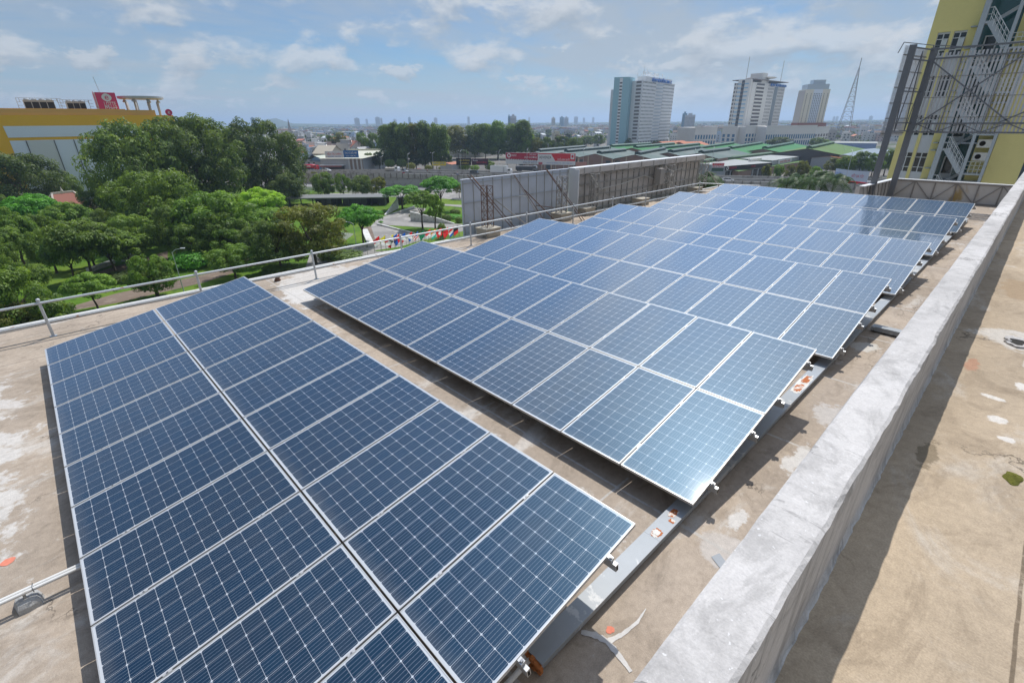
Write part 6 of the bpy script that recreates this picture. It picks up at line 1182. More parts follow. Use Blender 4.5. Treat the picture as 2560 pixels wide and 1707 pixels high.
b = MB(); a0, a1 = q0.lerp(q1, .30), q0.lerp(q1, .52); walls(b, [a0+nL*3.3, a1+nL*3.3, a1+nL*3, a0+nL*3], 3, zT+1); b.build('window_band', [shade], k)
windows(k, a0+nL*3.32, a1+nL*3.32, 1, 17, lambda r: 4+r*(zT/17), (a1-a0).length*.9, 2.2, twin)
windows(k, Lp, Lp+dL*wL*.28, 2, NR, lambda r: 6+r*fh, wL*.08, 2.4, shade)
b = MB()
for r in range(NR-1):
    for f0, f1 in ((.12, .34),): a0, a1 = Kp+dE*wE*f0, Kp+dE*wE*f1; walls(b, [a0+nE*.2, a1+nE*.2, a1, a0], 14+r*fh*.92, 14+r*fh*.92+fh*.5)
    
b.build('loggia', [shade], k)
b = MB()
for r in range(NR-1): a0, a1 = Kp+dE*wE*.1, Kp+dE*wE*.36; walls(b, [a0+nE*1.2, a1+nE*1.2, a1, a0], 14+r*fh*.92-1.4, 14+r*fh*.92)
b.build('balcony', [crw], k)
b = MB(); a0, a1 = Kp+dE*wE*.66, Kp+dE*wE*.76; walls(b, [a0+nE*.4, a1+nE*.4, a1, a0], 16, zT-3); b.build('glass_strip', [pbr('strip_glass', (.25, .29, .32), .3)], k)
windows(k, Kp+dE*wE*.46, Kp+dE*wE*.64, 5, NR-1, lambda r: 16+r*fh*.88, 1.2, 2.4, shade, None, 60); windows(k, Kp+dE*wE*.78, Kp+dE*wE*.98, 5, NR-1, lambda r: 16+r*fh*.88, 1.2, 2.4, shade, None, 60)
b = MB(); walls(b, [Lp-dL*2+nL*2, Kp+nL*2+nE*2, Ep+dE*2+nE*2, Ep+dE*2+(Lp-Kp)-dL*2], zT+2.6, zT+3.3); b.build('pergola', [brn], k)
c_ = Kp.lerp(Ep, .25)+(Lp-Kp)*.35; b = MB(); walls(b, [c_-dL*8, c_+dL*8, c_+dL*8+dE*14, c_-dL*8+dE*14], zT, zT+10.5); b.build('roof_block', [crw], k)
b = MB(); c2 = Kp.lerp(Ep, .45)+(Lp-Kp)*.45; b.lathe([(9, zT), (9, zT+5), (15, zT+5.6), (17, zT+6.2), (17, zT+6.8), (3, zT+7.2)], (c2.x, c2.y, 0), 28); b.build('roof_disc', [crw], k)
b = MB(); b.bar((Lp.x*.4, Lp.y*.4, zT), (Lp.x*.4, Lp.y*.4, zT+26), .4); b.bar((Ep.x*.8, Ep.y*.8, zT), (Ep.x*.8, Ep.y*.8, zT+26), .4); b.build('antenna', [fr_m], k)
m_ = Kp.lerp(Ep, .72)+nE*2.2; text('BỆNH VIỆN ĐA KHOA', 4., bluel, frame3((m_.x, m_.y, zT-1.4), (dE.x, dE.y, 0)), k, width=wE*.5, extrude=.3)
# podium wings
def wing(p0, p1, top, D0, D1, dep, label, cols, rows, mat, wmat, name='podium'):
    a_, c_ = v2(atd(*p0, D0)), v2(atd(*p1, D1)); h = zat(p0[0], top, a_)-ZGR; kk = thing(name, label, 'building', (a_.x, a_.y, ZGR)); d = c_-a_; nn = Vector((-d.y, d.x)).normalized()*dep
    b = MB(); walls(b, [Vector((0, 0)), d, d+nn, nn], 0, h); b.build('wall', [mat], kk); b = MB(); e_ = d.normalized()*.4; o_ = Vector((-d.y, d.x)).normalized()*.4; walls(b, [-e_-o_, d+e_-o_, d+e_+o_, -e_+o_], h-.1, h+.9); b.build('parapet', [mat], kk)
    windows(kk, Vector((0, 0)), d, cols, rows, lambda r: h*(.08+.62*r/rows), d.length/cols*.52, h*.62/rows*.7, wmat, None, 90, 'window', .2); return kk
bgl = pbr('blue_glass', (.05, .17, .30), .2, spec=.6)
wing(Z4(345, 925), Z4(540, 940), Z4(0, 800)[1], 640, 655, 40, 'white podium wing with blue windows at the foot of the striped tower, terracotta roof side', 8, 2, crw, bgl)
wing(Z4(585, 945), Z4(715, 945), Z4(0, 795)[1], 645, 640, 20, 'white podium block with three rows of blue windows under the striped tower', 3, 3, crw, bgl)
wing(Z4(800, 945), Z4(960, 950), Z4(0, 790)[1], 640, 660, 20, 'white podium front with large blue windows right under the balconies of the striped tower', 6, 3, crw, bgl)
wing(Z4(985, 950), Z4(1430, 960), Z4(0, 792)[1], 640, 690, 50, 'long white podium with a row of tall blue windows below the cream tower', 22, 2, crw, bgl); wing(Z4(1430, 930), Z4(1560, 900), Z4(0, 800)[1], 690, 730, 30, 'pale annex with scaffolding like columns at the end of the long podium', 5, 3, crw, shade)
# --- cream tower
D = 800.; Lp, Kp, Ep = v2(atd(*Z4(1310, 432), D+22)), v2(atd(*Z4(1378, 405), D)), v2(atd(*Z4(1605, 402), D+12)); zT = zat(*Z4(1378, 405), Kp)+Z0; org = Kp.copy(); k = thing('cream_tower', 'cream apartment tower with a pale blue window column and red brick base', 'tower', (org.x, org.y, ZGR)); Lp, Ep, Kp = Lp-org, Ep-org, Vector((0, 0)); dE = (Ep-Kp).normalized(); nE = Vector((dE.y, -dE.x)); wE = Ep.length
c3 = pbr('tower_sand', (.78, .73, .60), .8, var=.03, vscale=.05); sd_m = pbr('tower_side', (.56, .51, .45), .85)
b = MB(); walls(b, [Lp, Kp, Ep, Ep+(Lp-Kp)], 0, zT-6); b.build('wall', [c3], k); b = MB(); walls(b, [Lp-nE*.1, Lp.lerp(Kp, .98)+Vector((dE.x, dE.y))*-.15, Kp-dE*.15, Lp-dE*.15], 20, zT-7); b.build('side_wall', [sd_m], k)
b = MB(); walls(b, [Lp.lerp(Ep, .08), Kp+dE*2-nE*1, Ep-dE*2-nE*1, Ep+(Lp-Kp)*.9], zT-6, zT); walls(b, [Kp+dE*wE*.3-nE*4, Kp+dE*wE*.8-nE*4, Kp+dE*wE*.8-nE*14, Kp+dE*wE*.3-nE*14], zT, zT+5); b.build('attic', [pbr('attic_blue', (.46, .53, .58), .5)], k)
a0, a1 = Kp+dE*wE*.34, Kp+dE*wE*.70; b = MB(); walls(b, [a0+nE*.3, a1+nE*.3, a1, a0], 20, zT-6); b.build('blue_column', [pbr('column_blue', (.74, .80, .88), .6)], k)
windows(k, a0+nE*.3, a1+nE*.3, 5, 19, lambda r: 22+r*(zT-32)/19, .9, 1.2, twin, None, 95); windows(k, Kp, a0, 2, 19, lambda r: 22+r*(zT-32)/19, .8, 1.3, shade, None, 0); windows(k, a1, Ep, 2, 19, lambda r: 22+r*(zT-32)/19, .8, 1.3, shade, None, 0)
b = MB(); walls(b, [Lp-dE*2+nE*2, Kp-dE*2+nE*4, Ep+dE*3+nE*4, Ep+dE*3], 0, zat(*Z4(1400, 757), org)+Z0); b.build('brick_base', [pbr('brick_base', (.30, .12, .085), .9)], k)
# --- lattice radio mast
D = 950.; pb = v2(atd(*Z4(1732, 735), D)); zt_ = zat(*Z4(1870, 165), pb)-ZGR; k = thing('radio_mast', 'tall tapering steel lattice radio mast on the horizon', 'radio mast', (pb.x, pb.y, ZGR), .4)
b = MB(); Wb = 9; NL = 16
lev = [(zt_*.88*(1-(1-i/NL)**1.35)) for i in range(NL+1)]; wd = [Wb*(1-z/(zt_*.93)) for z in lev]
for i in range(NL):
    for q in range(4):
        c_ = [(-1, -1), (1, -1), (1, 1), (-1, 1)]; p0, p1 = c_[q], c_[(q+1) % 4]; A_ = (p0[0]*wd[i], p0[1]*wd[i], lev[i]); B_ = (p0[0]*wd[i+1], p0[1]*wd[i+1], lev[i+1]); C_ = (p1[0]*wd[i+1], p1[1]*wd[i+1], lev[i+1])
        b.bar(A_, B_, .5); b.bar(A_, C_, .28); b.bar(B_, C_, .3)
b.bar((0, 0, lev[-1]-2), (0, 0, zt_), .9); b.build('lattice', [pbr('mast_steel', (.33, .30, .29), .7)], k)
p = v2(atd(*Z2(455, 280), 900)); zt_ = zat(*Z2(445, 175), p)-ZGR; k = thing('radio_mast', 'thin radio mast beside the distant hill', 'radio mast', (p.x, p.y, ZGR))
b = MB(); [b.bar((sx_*3, sy_*3, 0), (0, 0, zt_), .5) for sx_, sy_ in ((-1, -1), (1, -1), (1, 1), (-1, 1))]; [b.box(-3*(1-z/zt_), 3*(1-z/zt_), -3*(1-z/zt_), 3*(1-z/zt_), z, z+.5) for z in np.arange(4, zt_*.9, 6)]; b.build('lattice', [pbr('mast_steel', (.33, .30, .29), .7)], k)
# --- distant towers on the skyline
ft = [pbr('skyline_pale', (.45, .47, .50), .8), pbr('skyline_blue', (.10, .22, .32), .5), pbr('skyline_cream', (.52, .47, .40), .8)]
sk = [(Z2, 105, 142, 165, 3200, 1, 'slanted topped bluish tower beside the distant hill'), (Z2, 1047, 1095, 168, 3600, 0, 'broad pale block on the skyline above the shop hall'), (Z2, 1150, 1172, 178, 4500, 0, 'faint low block between two skyline blocks above the shop hall'), (Z2, 1238, 1280, 160, 3600, 0, 'twin stepped tower on the skyline beside the tall roadside trees'), (Z2, 1285, 1303, 170, 3700, 0, 'slim lower tower next to the twin stepped skyline tower'), (Z2, 1400, 1432, 178, 5000, 0, 'faint flat block just above the tall roadside trees'), (Z2, 1537, 1560, 160, 4200, 1, 'slim bluish tower above the tall roadside trees'), (Z2, 1770, 1802, 165, 4200, 0, 'pale block above the second group of tall trees'), (Z2, 2075, 2096, 155, 4500, 0, 'thin tall tower above the colonnaded building'), (Z3, 620, 640, 512, 1500, 1, 'bright blue end of the white office block above the trees'), (Z3, 640, 696, 512, 1510, 0, 'white office block joined to a bright blue slab above the trees'), (Z3, 805, 822, 525, 5000, 0, 'faint tower between the office block and the cream tower pair'), (Z3, 1015, 1050, 530, 2300, 2, 'cream apartment block on the skyline'), (Z3, 1090, 1128, 524, 2400, 1, 'bluish apartment block, taller of a joined pair on the skyline'), (Z3, 1130, 1170, 526, 2410, 0, 'pale apartment block joined to the bluish one on the skyline'), (Z3, 1220, 1256, 520, 4200, 0, 'pale block on the skyline next to the hospital tower'), (Z3, 1300, 1320, 530, 5200, 0, 'small faint block near the hospital tower skyline'), (Z3, 1385, 1405, 527, 5000, 0, 'small faint tower right before the hospital tower'), (Z3, 2205, 2248, 488, 1500, 1, 'bluish tower behind the white slab beyond the hospital'), (Z3, 2228, 2322, 502, 1450, 0, 'white broad slab with a sign beyond the hospital tower'), (Z4, 1600, 1622, 702, 5500, 0, 'faint skyline block beside the radio mast'), (Z4, 1628, 1652, 700, 5600, 0, 'second faint skyline block near the radio mast'), (Z4, 1930, 1965, 696, 5200, 0, 'faint wide block on the skyline near the steel post')]
for zf, x0, x1, yt, D, ci, lab in sk:
    a_ = v2(atd(*zf(x0, yt+60), D)); c_ = v2(atd(*zf(x1, yt+60), D)); h = zat(*zf(x0, yt), a_)-ZGR; d = c_-a_; nn = Vector((-d.y, d.x)); b = MB(); walls(b, [Vector((0, 0)), d, d+nn*.7, nn*.7], 0, h); walls(b, [d*.3+nn*.2, d*.7+nn*.2, d*.7+nn*.5, d*.3+nn*.5], h, h+4)
    o = b.build('skyline_tower', [ft[ci]], None, (a_.x, a_.y, ZGR)); tag(o, lab, 'tower', 'towers on the far skyline')
    if D < 2500: windows(o, Vector((0, 0)), d, 8, 9, lambda r: 8+r*(h-12)/9, d.length/8*.55, (h-12)/9*.5, shade, None, 0)

# ================================================================== TOWN HOUSES
hm = dict(w=pbr('house_white', (.62, .62, .61), .85, var=.05, vscale=.3), c=pbr('house_cream', (.56, .50, .39), .85, var=.05, vscale=.3), b=pbr('house_blue', (.40, .49, .60), .85, var=.05, vscale=.3), g=pbr('house_grey', (.38, .38, .38), .85, var=.08, vscale=.3), p=pbr('house_pink', (.52, .40, .36), .85), r=pbr('house_tile_red', (.34, .125, .08), .85, var=.12, vscale=.5), o=pbr('house_tile_orange', (.48, .20, .12), .85, var=.1, vscale=.5), s=pbr('house_sheet', (.42, .45, .47), .6, var=.08, vscale=.2), m=pbr('house_brown', (.22, .16, .13), .85, var=.1, vscale=.5))
def house_mesh(seed, wall, roof, typ):
    r = random.Random(seed); w_, d_, h = r.uniform(5, 8.5), r.uniform(11, 17), r.uniform(6.5, 12.5); b = MB(); b.box(-w_/2, w_/2, -d_/2, d_/2, 0, h)
    if typ == 'flat':
        b.box(-w_/2-.15, w_/2+.15, -d_/2-.15, -d_/2+.1, h-.1, h+.9); b.box(-w_/2-.15, -w_/2+.1, -d_/2, d_/2, h, h+.9); b.box(w_/2-.1, w_/2+.15, -d_/2, d_/2, h, h+.9); b.box(-w_/2+.4, w_/2-1.5, d_/2-5, d_/2-.4, h, h+2.9); b.box(-w_/2, w_/2-1, d_/2-5.4, d_/2, h+2.9, h+3.1, 1); b.lathe([(.7, 0), (.75, .1), (.75, 1.3), (.3, 1.6)], (w_/2-1.2, d_/2-2, h), 8, 3)
    elif typ == 'gable':
        hh = w_*.32; b.face([(-w_/2-.4, -d_/2-.5, h-.2), (0, -d_/2-.5, h+hh), (0, d_/2+.5, h+hh), (-w_/2-.4, d_/2+.5, h-.2)], 1); b.face([(0, -d_/2-.5, h+hh), (w_/2+.4, -d_/2-.5, h-.2), (w_/2+.4, d_/2+.5, h-.2), (0, d_/2+.5, h+hh)], 1); b.face([(-w_/2, -d_/2, h), (w_/2, -d_/2, h), (0, -d_/2, h+hh-.2)]); b.face([(w_/2, d_/2, h), (-w_/2, d_/2, h), (0, d_/2, h+hh-.2)])
    else:
        b.face([(-w_/2-.5, -d_/2-.6, h+.2), (w_/2+.5, -d_/2-.6, h+.2), (w_/2+.5, d_/2+.4, h+1.6), (-w_/2-.5, d_/2+.4, h+1.6)], 1); b.box(-w_/2, w_/2, d_/2-.2, d_/2, h, h+1.55)
    for z in np.arange(1., h-1.5, 3.2):
        for sy_, yy in ((-1, -d_/2), (1, d_/2)):
            for x in ((-w_*.25, w_*.22) if z > 2 else (0,)): b.box(x-.75, x+.75, min(yy, yy+sy_*.08), max(yy, yy+sy_*.08), z, z+1.6, 2)
        for yy in (-d_*.25, .2, d_*.3):
            for sx_ in (-1, 1): b.box(min(sx_*w_/2, sx_*(w_/2+.06)), max(sx_*w_/2, sx_*(w_/2+.06)), yy-.5, yy+.5, z+.3, z+1.6, 2)
        if z > 2 and seed % 2: b.box(-w_/2, w_/2, -d_/2-1.1, -d_/2, z-.5, z-.3); b.box(-w_/2, w_/2, -d_/2-1.15, -d_/2-1.05, z-.3, z+.5)
    return b.mesh('town_house', [hm[wall], hm[roof], twin, chr_m])
HT = []
for i, (wl, rf, ty, lab) in enumerate([('w', 's', 'flat', 'tall narrow white flat roofed house with roof tank in the townscape'), ('w', 'w', 'flat', 'white flat roofed house in the townscape'), ('c', 'c', 'flat', 'cream flat roofed house in the townscape'), ('w', 'r', 'gable', 'white house with a red tiled gable roof in the townscape'), ('c', 'o', 'gable', 'cream house with an orange tiled gable roof in the townscape'), ('b', 's', 'flat', 'pale blue flat roofed house in the townscape'), ('g', 's', 'lean', 'grey house with a sheet metal roof in the townscape'), ('w', 'm', 'gable', 'white house with a brown gable roof in the townscape'), ('p', 'r', 'lean', 'pinkish house with a red sheet roof in the townscape'), ('b', 'm', 'gable', 'pale blue house with a brown gable roof in the townscape'), ('w', 's', 'lean', 'white house with a metal lean roof in the townscape'), ('g', 'g', 'flat', 'grey flat roofed house in the townscape')]):
    for j in range(2): HT.append((house_mesh(i*10+j, wl, rf, ty), lab))
r = random.Random(77); nh = 0
def put_house(px, D, rz):
    if 1000 < px < 1600 and D < 640 or 940 < px <= 1000 and D < 520: return
    m_, lab = r.choice(HT); p = atd(px, 330, D); o = obj('town_house', m_, None, (p[0], p[1], ZGR)); o.rotation_euler = (0, 0, rz); s_ = r.uniform(.85, 1.2); o.scale = (s_, s_, r.uniform(.8, 1.25)); tag(o, lab, 'house', 'houses of the town')
D = 430.
while D < 1150:
    step = 11.5/D*FPX*1.12
    for px in np.arange(655, 1545, step*(1.35 if D < 700 else 2.0)): put_house(px+r.uniform(-.3, .3)*step, D+r.uniform(-8, 8), .9+r.choice((0, 0, math.pi/2, math.pi))+r.uniform(-.15, .15)); nh += 1
    D *= 1.15 if D > 700 else 1.085
D = 860.
while D < 1500:
    step = 13/D*FPX
    for px in np.arange(2020, 2240, step*1.7): put_house(px+r.uniform(-.3, .3)*step, D+r.uniform(-15, 15), .4+r.choice((0, math.pi/2))+r.uniform(-.15, .15)); nh += 1
    D *= 1.17
D = 780.
while D < 1200:
    step = 13/D*FPX
    for px in np.arange(1690, 1800, step*1.6): put_house(px+r.uniform(-.3, .3)*step, D+r.uniform(-15, 15), .4+r.choice((0, math.pi/2))); nh += 1
    D *= 1.2
print('houses', nh)
# a few larger, closer houses behind the shop hall
def big_house(px, py, D, w_, d_, h, wall, roof, rz, lab, hip=False):
    p = atd(*Z2(px, py), D); k = thing('large_house', lab, 'house', (p[0], p[1], ZGR), rz); b = MB(); b.box(-w_/2, w_/2, -d_/2, d_/2, 0, h); b.face([(-w_/2, -d_/2, h), (w_/2, -d_/2, h), (0, -d_/2, h+w_*.36)]); b.face([(w_/2, d_/2, h), (-w_/2, d_/2, h), (0, d_/2, h+w_*.36)]); b.build('wall', [hm[wall]], k)
    b = MB(); hh = w_*.38; b.face([(-w_/2-.6, -d_/2-.6, h-.3), (0, -d_/2-.6, h+hh), (0, d_/2+.6, h+hh), (-w_/2-.6, d_/2+.6, h-.3)]); b.face([(0, -d_/2-.6, h+hh), (w_/2+.6, -d_/2-.6, h-.3), (w_/2+.6, d_/2+.6, h-.3), (0, d_/2+.6, h+hh)]); b.build('roof', [hm[roof]], k)
    for i in range(3): b = MB(); b.box(-w_*.3+i*w_*.25, -w_*.3+i*w_*.25+1.2, -d_/2-.08, -d_/2, h*.5, h*.5+1.6); b.build('window', [twin], k)
big_house(1040, 440, 440, 12, 22, 11, 'w', 'r', HD+.9, 'large house with a broad brown red roof behind the shop hall'); big_house(1120, 445, 415, 11, 15, 7.5, 'b', 'g', HD, 'pale blue gabled house in front of the broad brown red roof'); big_house(520, 455, 420, 10, 18, 9, 'b', 'r', HD+.5, 'pale blue house with red tiled roof near the dark tree'); big_house(800, 460, 415, 14, 16, 8, 'c', 'c', HD+1.5, 'cream house with a pale gable roof beside the shop hall'); big_house(620, 430, 450, 9, 16, 9, 'w', 'o', HD+1.3, 'white house with an orange tiled roof in the near town')
# ================================================================== TREES beyond the park
GF = 'trees between the flyover and the town'
for i, (x0, x1, yt, foot, leaf) in enumerate([(1270, 1400, 225, 640, 'deep'), (1340, 1470, 205, 640, 'deep'), (1420, 1560, 198, 640, 'deep'), (1520, 1650, 210, 635, 'olive'), (1600, 1740, 193, 635, 'deep'), (1680, 1800, 200, 630, 'deep'), (1740, 1890, 225, 640, 'mid')]):
    zz1((x0+x1)/2-(x1-x0)*.66, (x0+x1)/2+(x1-x0)*.66, yt, foot, 'tall', leaf, ['tall slim roadside tree at the shop hall end of its row', 'tall roadside tree, second from the shop hall', 'tall dense roadside tree above the round bushes', 'brownish tall roadside tree in the middle of its row', 'tallest roadside tree of the row, above the flyover', 'tall roadside tree next to the tallest one', 'broad mid green tree closing the tall roadside row'][i], 500, Z2, 3.647)['group'] = 'tall trees beside the flyover'
for i, (x0, x1, yt, foot, kind, leaf, lab) in enumerate([(50, 270, 600, 800, 'tall', 'olive', 'tall brownish tree behind the colonnaded building'), (230, 400, 575, 790, 'tall', 'deep', 'tall tree rising over the colonnaded building roof'), (330, 490, 580, 800, 'tall', 'mid', 'tall yellowish green tree beside the colonnaded building'), (450, 610, 555, 810, 'tall', 'fresh', 'tall light topped tree in the middle of the second tall group'), (590, 720, 570, 810, 'tall', 'deep', 'dark tall tree in the second tall group'), (670, 830, 545, 815, 'tall', 'deep', 'highest dark tree of the second tall group'), (700, 850, 630, 850, 'round', 'fresh', 'bright olive tree in front of the second tall group'), (410, 640, 740, 890, 'round', 'mid', 'bright round tree next to the rounded building corner'), (820, 930, 700, 830, 'round', 'olive', 'brown green tree beside the red billboard'), (930, 1030, 700, 820, 'round', 'deep', 'dark round tree behind the billboard halls'), (1020, 1180, 690, 815, 'round', 'dark', 'very dark broad tree behind the grey green halls'), (1150, 1300, 700, 810, 'round', 'deep', 'green tree between the dark broad tree and hospital'), (1280, 1400, 690, 800, 'round', 'deep', 'dense tree near the cream low block'), (1390, 1500, 680, 795, 'round', 'deep', 'dense tree touching the cream low block by the hospital'), (1625, 1780, 710, 800, 'round', 'deep', 'round tree at the foot of the teal stair block'), (1925, 2020, 735, 790, 'round', 'mid', 'small tree at the foot of the white hospital slab'), (150, 255, 915, 1010, 'small', 'mid', 'conical small tree by the black banner'), (400, 490, 920, 1015, 'small', 'deep', 'conical small tree behind the white box truck')]):
    zz1((x0+x1)/2-(x1-x0)*.58, (x0+x1)/2+(x1-x0)*.58, yt, max(foot, 905 if i < 12 else foot), kind, leaf, lab, None, Z3, 3.647)['group'] = GF
for i, (x0, x1, yt, foot, kind, leaf, lab) in enumerate([(1000, 1240, 885, 985, 'round', 'dark', 'dark spreading tree in front of the long podium'), (1390, 1560, 890, 985, 'round', 'deep', 'dark tree beside the long podium end'), (1470, 1600, 905, 985, 'round', 'fresh', 'yellowish tree next to the long podium end'), (400, 510, 905, 965, 'round', 'mid', 'tree in front of the white podium wing'), (880, 950, 970, 1050, 'small', 'deep', 'conical tree at the corner of a green roofed hall'), (965, 1065, 1140, 1290, 'small', 'olive', 'conical olive tree in front of the black fascia shop'), (1065, 1170, 1140, 1300, 'small', 'fresh', 'light green conical tree beside the palm clump'), (1160, 1280, 1140, 1310, 'round', 'olive', 'olive tree in front of the red white shop banner'), (1270, 1400, 1095, 1300, 'round', 'olive', 'brown green tree in front of the pale blue shed'), (1390, 1520, 1150, 1320, 'round', 'fresh', 'light green tree behind the palm clump'), (1530, 1700, 1075, 1230, 'round', 'olive', 'olive street tree below the orange roof'), (1640, 1830, 1050, 1240, 'round', 'mid', 'street tree behind the curved banner'), (1780, 1960, 1010, 1240, 'round', 'deep', 'big street tree behind the end of the curved banner'), (1900, 2080, 1030, 1250, 'round', 'mid', 'street tree just beside the steel post'), (2040, 2180, 990, 1240, 'round', 'deep', 'dark street tree between steel post and yellow building'), (1830, 1890, 920, 1000, 'small', 'deep', 'small dark tree in front of the white market roof'), (1890, 1950, 915, 1000, 'small', 'deep', 'second small dark tree in front of the white market roof')]):
    zz1(x0, x1, yt, foot, kind, leaf, lab, None, Z4, 3.647)['group'] = 'street trees beyond the solar arrays'
for i, (x, w_) in enumerate([(2050, 150), (2120, 160), (1990, 160), (1900, 180), (1820, 170), (1740, 170), (1660, 150)]): zz1(x-w_/2, x+w_/2, 868, 905, 'round', 'dark', 'dark tree in the belt behind the market roof', None, Z4, 3.647)['group'] = 'dark tree belt behind the market'
for i, (x0, x1, yt, foot, leaf, lab) in enumerate([(1120, 1230, 480, 640, 'dark', 'dark low tree next to the shop hall wall'), (1210, 1320, 470, 640, 'dark', 'dark low tree below the first tall roadside tree'), (1310, 1430, 490, 638, 'dark', 'dark undergrowth tree behind the first round bush'), (1420, 1530, 480, 638, 'deep', 'undergrowth tree behind the round dark bush'), (1520, 1640, 490, 636, 'dark', 'dark undergrowth tree behind the greyish bush'), (1620, 1740, 470, 636, 'dark', 'dark undergrowth tree below the tallest roadside tree'), (1730, 1850, 480, 638, 'deep', 'undergrowth tree behind the yellow roadside sign'), (1830, 1940, 480, 638, 'dark', 'dark tree between yellow sign and colonnaded building'), (1060, 1180, 290, 560, 'mid', 'green tree behind the cream shop hall roof'), (1160, 1300, 300, 565, 'deep', 'broad dark tree behind the shop hall roof end'), (770, 870, 320, 520, 'deep', 'round tree behind the orange tiled house'), (860, 980, 290, 515, 'olive', 'brownish tall tree before the broad brown red roof')]):
    zz1(x0, x1, yt, foot, 'round', leaf, lab, None, Z2, 3.647)['group'] = GF
# palms beside the roof
def palm(px, py, ptop, zf, lab, zb=ZGR, n=16, fl_=3.6, D=None):
    p = G(*zf(px, py), zb) if D is None else atd(*zf(px, py), D); h = max(3, zat(*zf(px, ptop), p)-zb-1.5); k = thing('palm_tree', lab, 'palm tree', (p[0], p[1], zb), px*.7, 'palms beyond the solar arrays')
    b = MB(); b.tube([(0, 0, 0), (.15, 0, h*.5), (.1, 0, h)], [.22, .16, .14], 7); b.build('trunk', [bark_m], k)
    b = MB(); rr = random.Random(int(px))
    for i in range(n):
        a = 6.283*i/n*2.4+rr.uniform(-.2, .2); el0 = rr.uniform(.1, 1.15); L = fl_*rr.uniform(.8, 1.15); pts = []
        for q in np.linspace(0, 1, 9): rad = L*q*math.cos(el0)*(1-.1*q); zz = h+L*q*math.sin(el0)-L*.75*q*q; pts.append(Vector((.1+rad*math.cos(a), rad*math.sin(a), zz)))
        sd = Vector((-math.sin(a), math.cos(a), 0))
        for j in range(8):
            for q in (.2, .7):
                c_ = pts[j].lerp(pts[j+1], q); ll = fl_*.26*(1-abs((j+q)/8-.45)*1.1)
                for s_ in (-1, 1): e_ = c_+sd*s_*ll*.9+(pts[j+1]-pts[j]).normalized()*ll*.5+Vector((0, 0, -ll*.45)); wv = (pts[j+1]-pts[j]).normalized()*.10; b.face([c_-wv, e_, c_+wv])
    b.build('crown', [LM['deep']], k)
for i, (x, yt, D, lab) in enumerate([(1150, 1240, 120, 'palm with drooping fronds, first of the clump beside the conical trees'), (1260, 1200, 126, 'palm in the middle of the clump beyond the last array'), (1370, 1230, 118, 'dense palm in the clump, in front of the light green tree'), (1470, 1180, 122, 'tall palm in the clump near the curved banner'), (1570, 1210, 116, 'palm ending the clump below the curved banner')]): palm(x, 1500, yt, Z4, lab, ZGR, 22, 5.2, D)
palm(430, 1340, 1170, Z4, 'palm at the end of the long billboard', ZGR, 22, 4.5, 75); palm(500, 1340, 1230, Z4, 'second lower palm at the end of the long billboard', ZGR, 20, 4.2, 78)
palm(2060, 640, 445, Z2, 'dark palm in front of the rounded building'); palm(205, 900, 800, Z3, 'palm near the black and plum banners')
for i, (x, y, R_b, hb, lf, lab) in enumerate([(1370, 612, 5, 5, 'mid', 'round clipped bush by the flyover, first from the shop hall'), (1475, 615, 5, 5.5, 'deep', 'round dark bush by the flyover, between two round bushes'), (1560, 632, 4, 4, 'olive', 'greyish flowering bush by the flyover'), (2050, 640, 5, 6, 'deep', 'dark conical bush in front of the black banner'), (1720, 640, 3.5, 3, 'olive', 'small brownish bush near the yellow roadside sign'), (1870, 640, 6, 2.5, 'olive', 'low hedge under the yellow roadside sign'), (600, 480, 7, 5, 'mid', 'green bush beside the pale blue house'), (2140, 640, 4, 3, 'fresh', 'light green shrub in front of the plum banner')]):
    p = G(*Z2(x, y), ZGR+2.5); o = obj('bush', CR['bush'][0], None, (p[0], p[1], ZGR+2.5 if i != 6 else ZGR)); o.scale = (R_b*.7, R_b*.7, hb*.9); o.material_slots[0].link = 'OBJECT'; o.material_slots[0].material = LM[lf]; tag(o, lab, 'bush', 'bushes behind the flyover')
# scattered town trees
r = random.Random(99)
for i in range(70):
    px = r.uniform(650, 1560) if i < 52 else r.uniform(1700, 2230); D = r.uniform(470, 1400) if i < 52 else r.uniform(850, 1500); p = atd(px, 330, D); tree((p[0], p[1]), r.uniform(4.5, 9), ZGR+r.uniform(8, 15), 'small', 'far', 'dark tree among the far houses of the town', 'trees among the town houses')
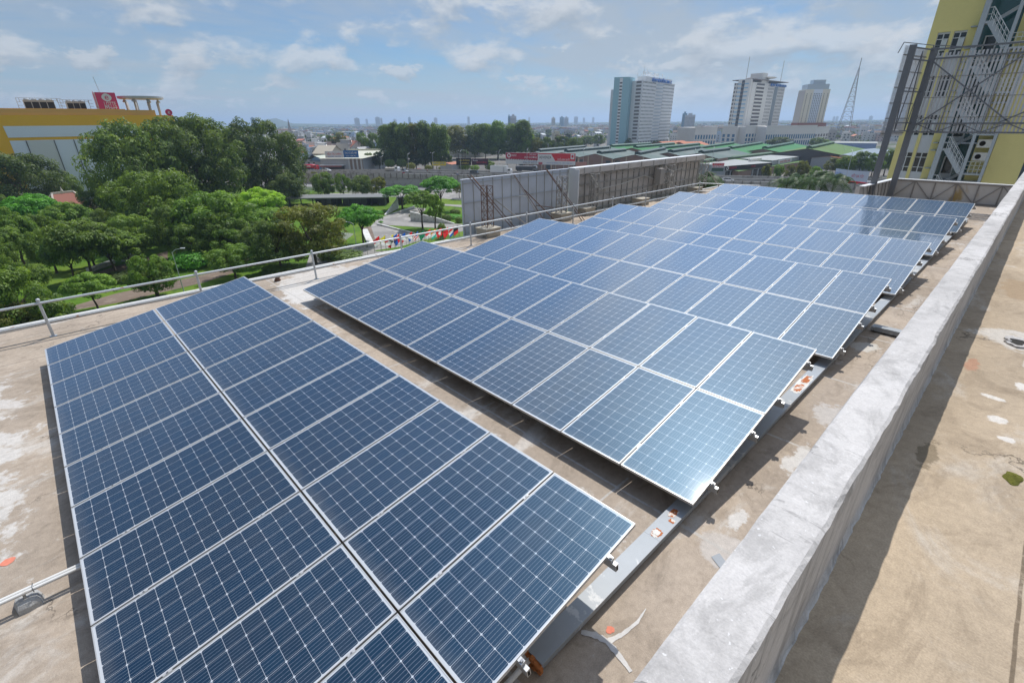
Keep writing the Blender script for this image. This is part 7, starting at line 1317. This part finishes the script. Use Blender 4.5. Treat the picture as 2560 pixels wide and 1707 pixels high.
# dark strip of wood and a mass of far roofs
rw = np.random.default_rng(8); cl = []
for i in range(1500):
    D = 900*math.exp(rw.uniform(0, 2.1)); px = rw.uniform(300, 2400); p = atd(px, 330, D); R = rw.uniform(10, 26)*(D/1500)**.5; cl.append((p[0], p[1], 1+R*.15, R*2.2, rw.uniform(4, 9)*(D/1500)**.25))
me = leaf_mesh('distant_woods', cl, 60000, 5., 5, .6, .7); me.materials.clear(); me.materials.append(LM['far']); o = obj('distant_woods', me, None, (0, 0, ZGR)); o['kind'] = 'stuff'
b = MB()
for i in range(2600):
    D = 1150*math.exp(rw.uniform(0, 1.6)); px = rw.uniform(500, 2350); p = atd(px, 330, D); a = rw.uniform(0, 1.57); w_, d_, h = rw.uniform(8, 22), rw.uniform(10, 30), rw.uniform(6, 15); M = Matrix.Translation((p[0], p[1], ZGR)) @ Matrix.Rotation(a, 4, 'Z'); b.box(-w_/2, w_/2, -d_/2, d_/2, 0, h, int(rw.integers(0, 4)), M)
    if i % 3 == 0: b.box(-w_/2-.4, w_/2+.4, -d_/2-.4, d_/2+.4, h, h+.6, 4, M)
o = b.build('distant_town', [hm['w'], hm['c'], hm['g'], hm['b'], hm['r']]); o['kind'] = 'stuff'
# hill on the horizon
b = MB(); rows = []
hp = [(-420, 0), (-260, 12), (-180, 22), (-120, 20), (-60, 45), (-20, 88), (15, 98), (60, 66), (110, 40), (240, 33), (420, 26), (700, 30), (1000, 12), (1300, 0)]
for j in range(5): f_ = [0, .7, 1, .7, 0][j]; rows.append([(*v2(atd(690+x*.42, 330, 4700+j*220)), ZGR+z*f_*.78+random.uniform(0, 3)*f_) for x, z in hp])
b.grid(rows, 0, True); structure(b.build('hill', [pbr('hill_green', (.05, .075, .03), .95, var=.3, vscale=.01)]))
# ================================================================== HAZE
b = MB(); b.box(-16500, 16500, -16500, 16500, ZGR-1, 140)
hz = b.build('haze', []); m = bpy.data.materials.new('haze'); m.use_nodes = True; t = NT(m.node_tree); t.n.remove(t.n['Principled BSDF']); v = t.add('ShaderNodeVolumePrincipled'); v.inputs['Color'].default_value = (.58, .76, 1, 1); v.inputs['Density'].default_value = 1.75e-4; v.inputs['Anisotropy'].default_value = .35
t.l.new(v.outputs[0], t.n['Material Output'].inputs['Volume']); hz.data.materials.append(m); structure(hz, 'stuff')
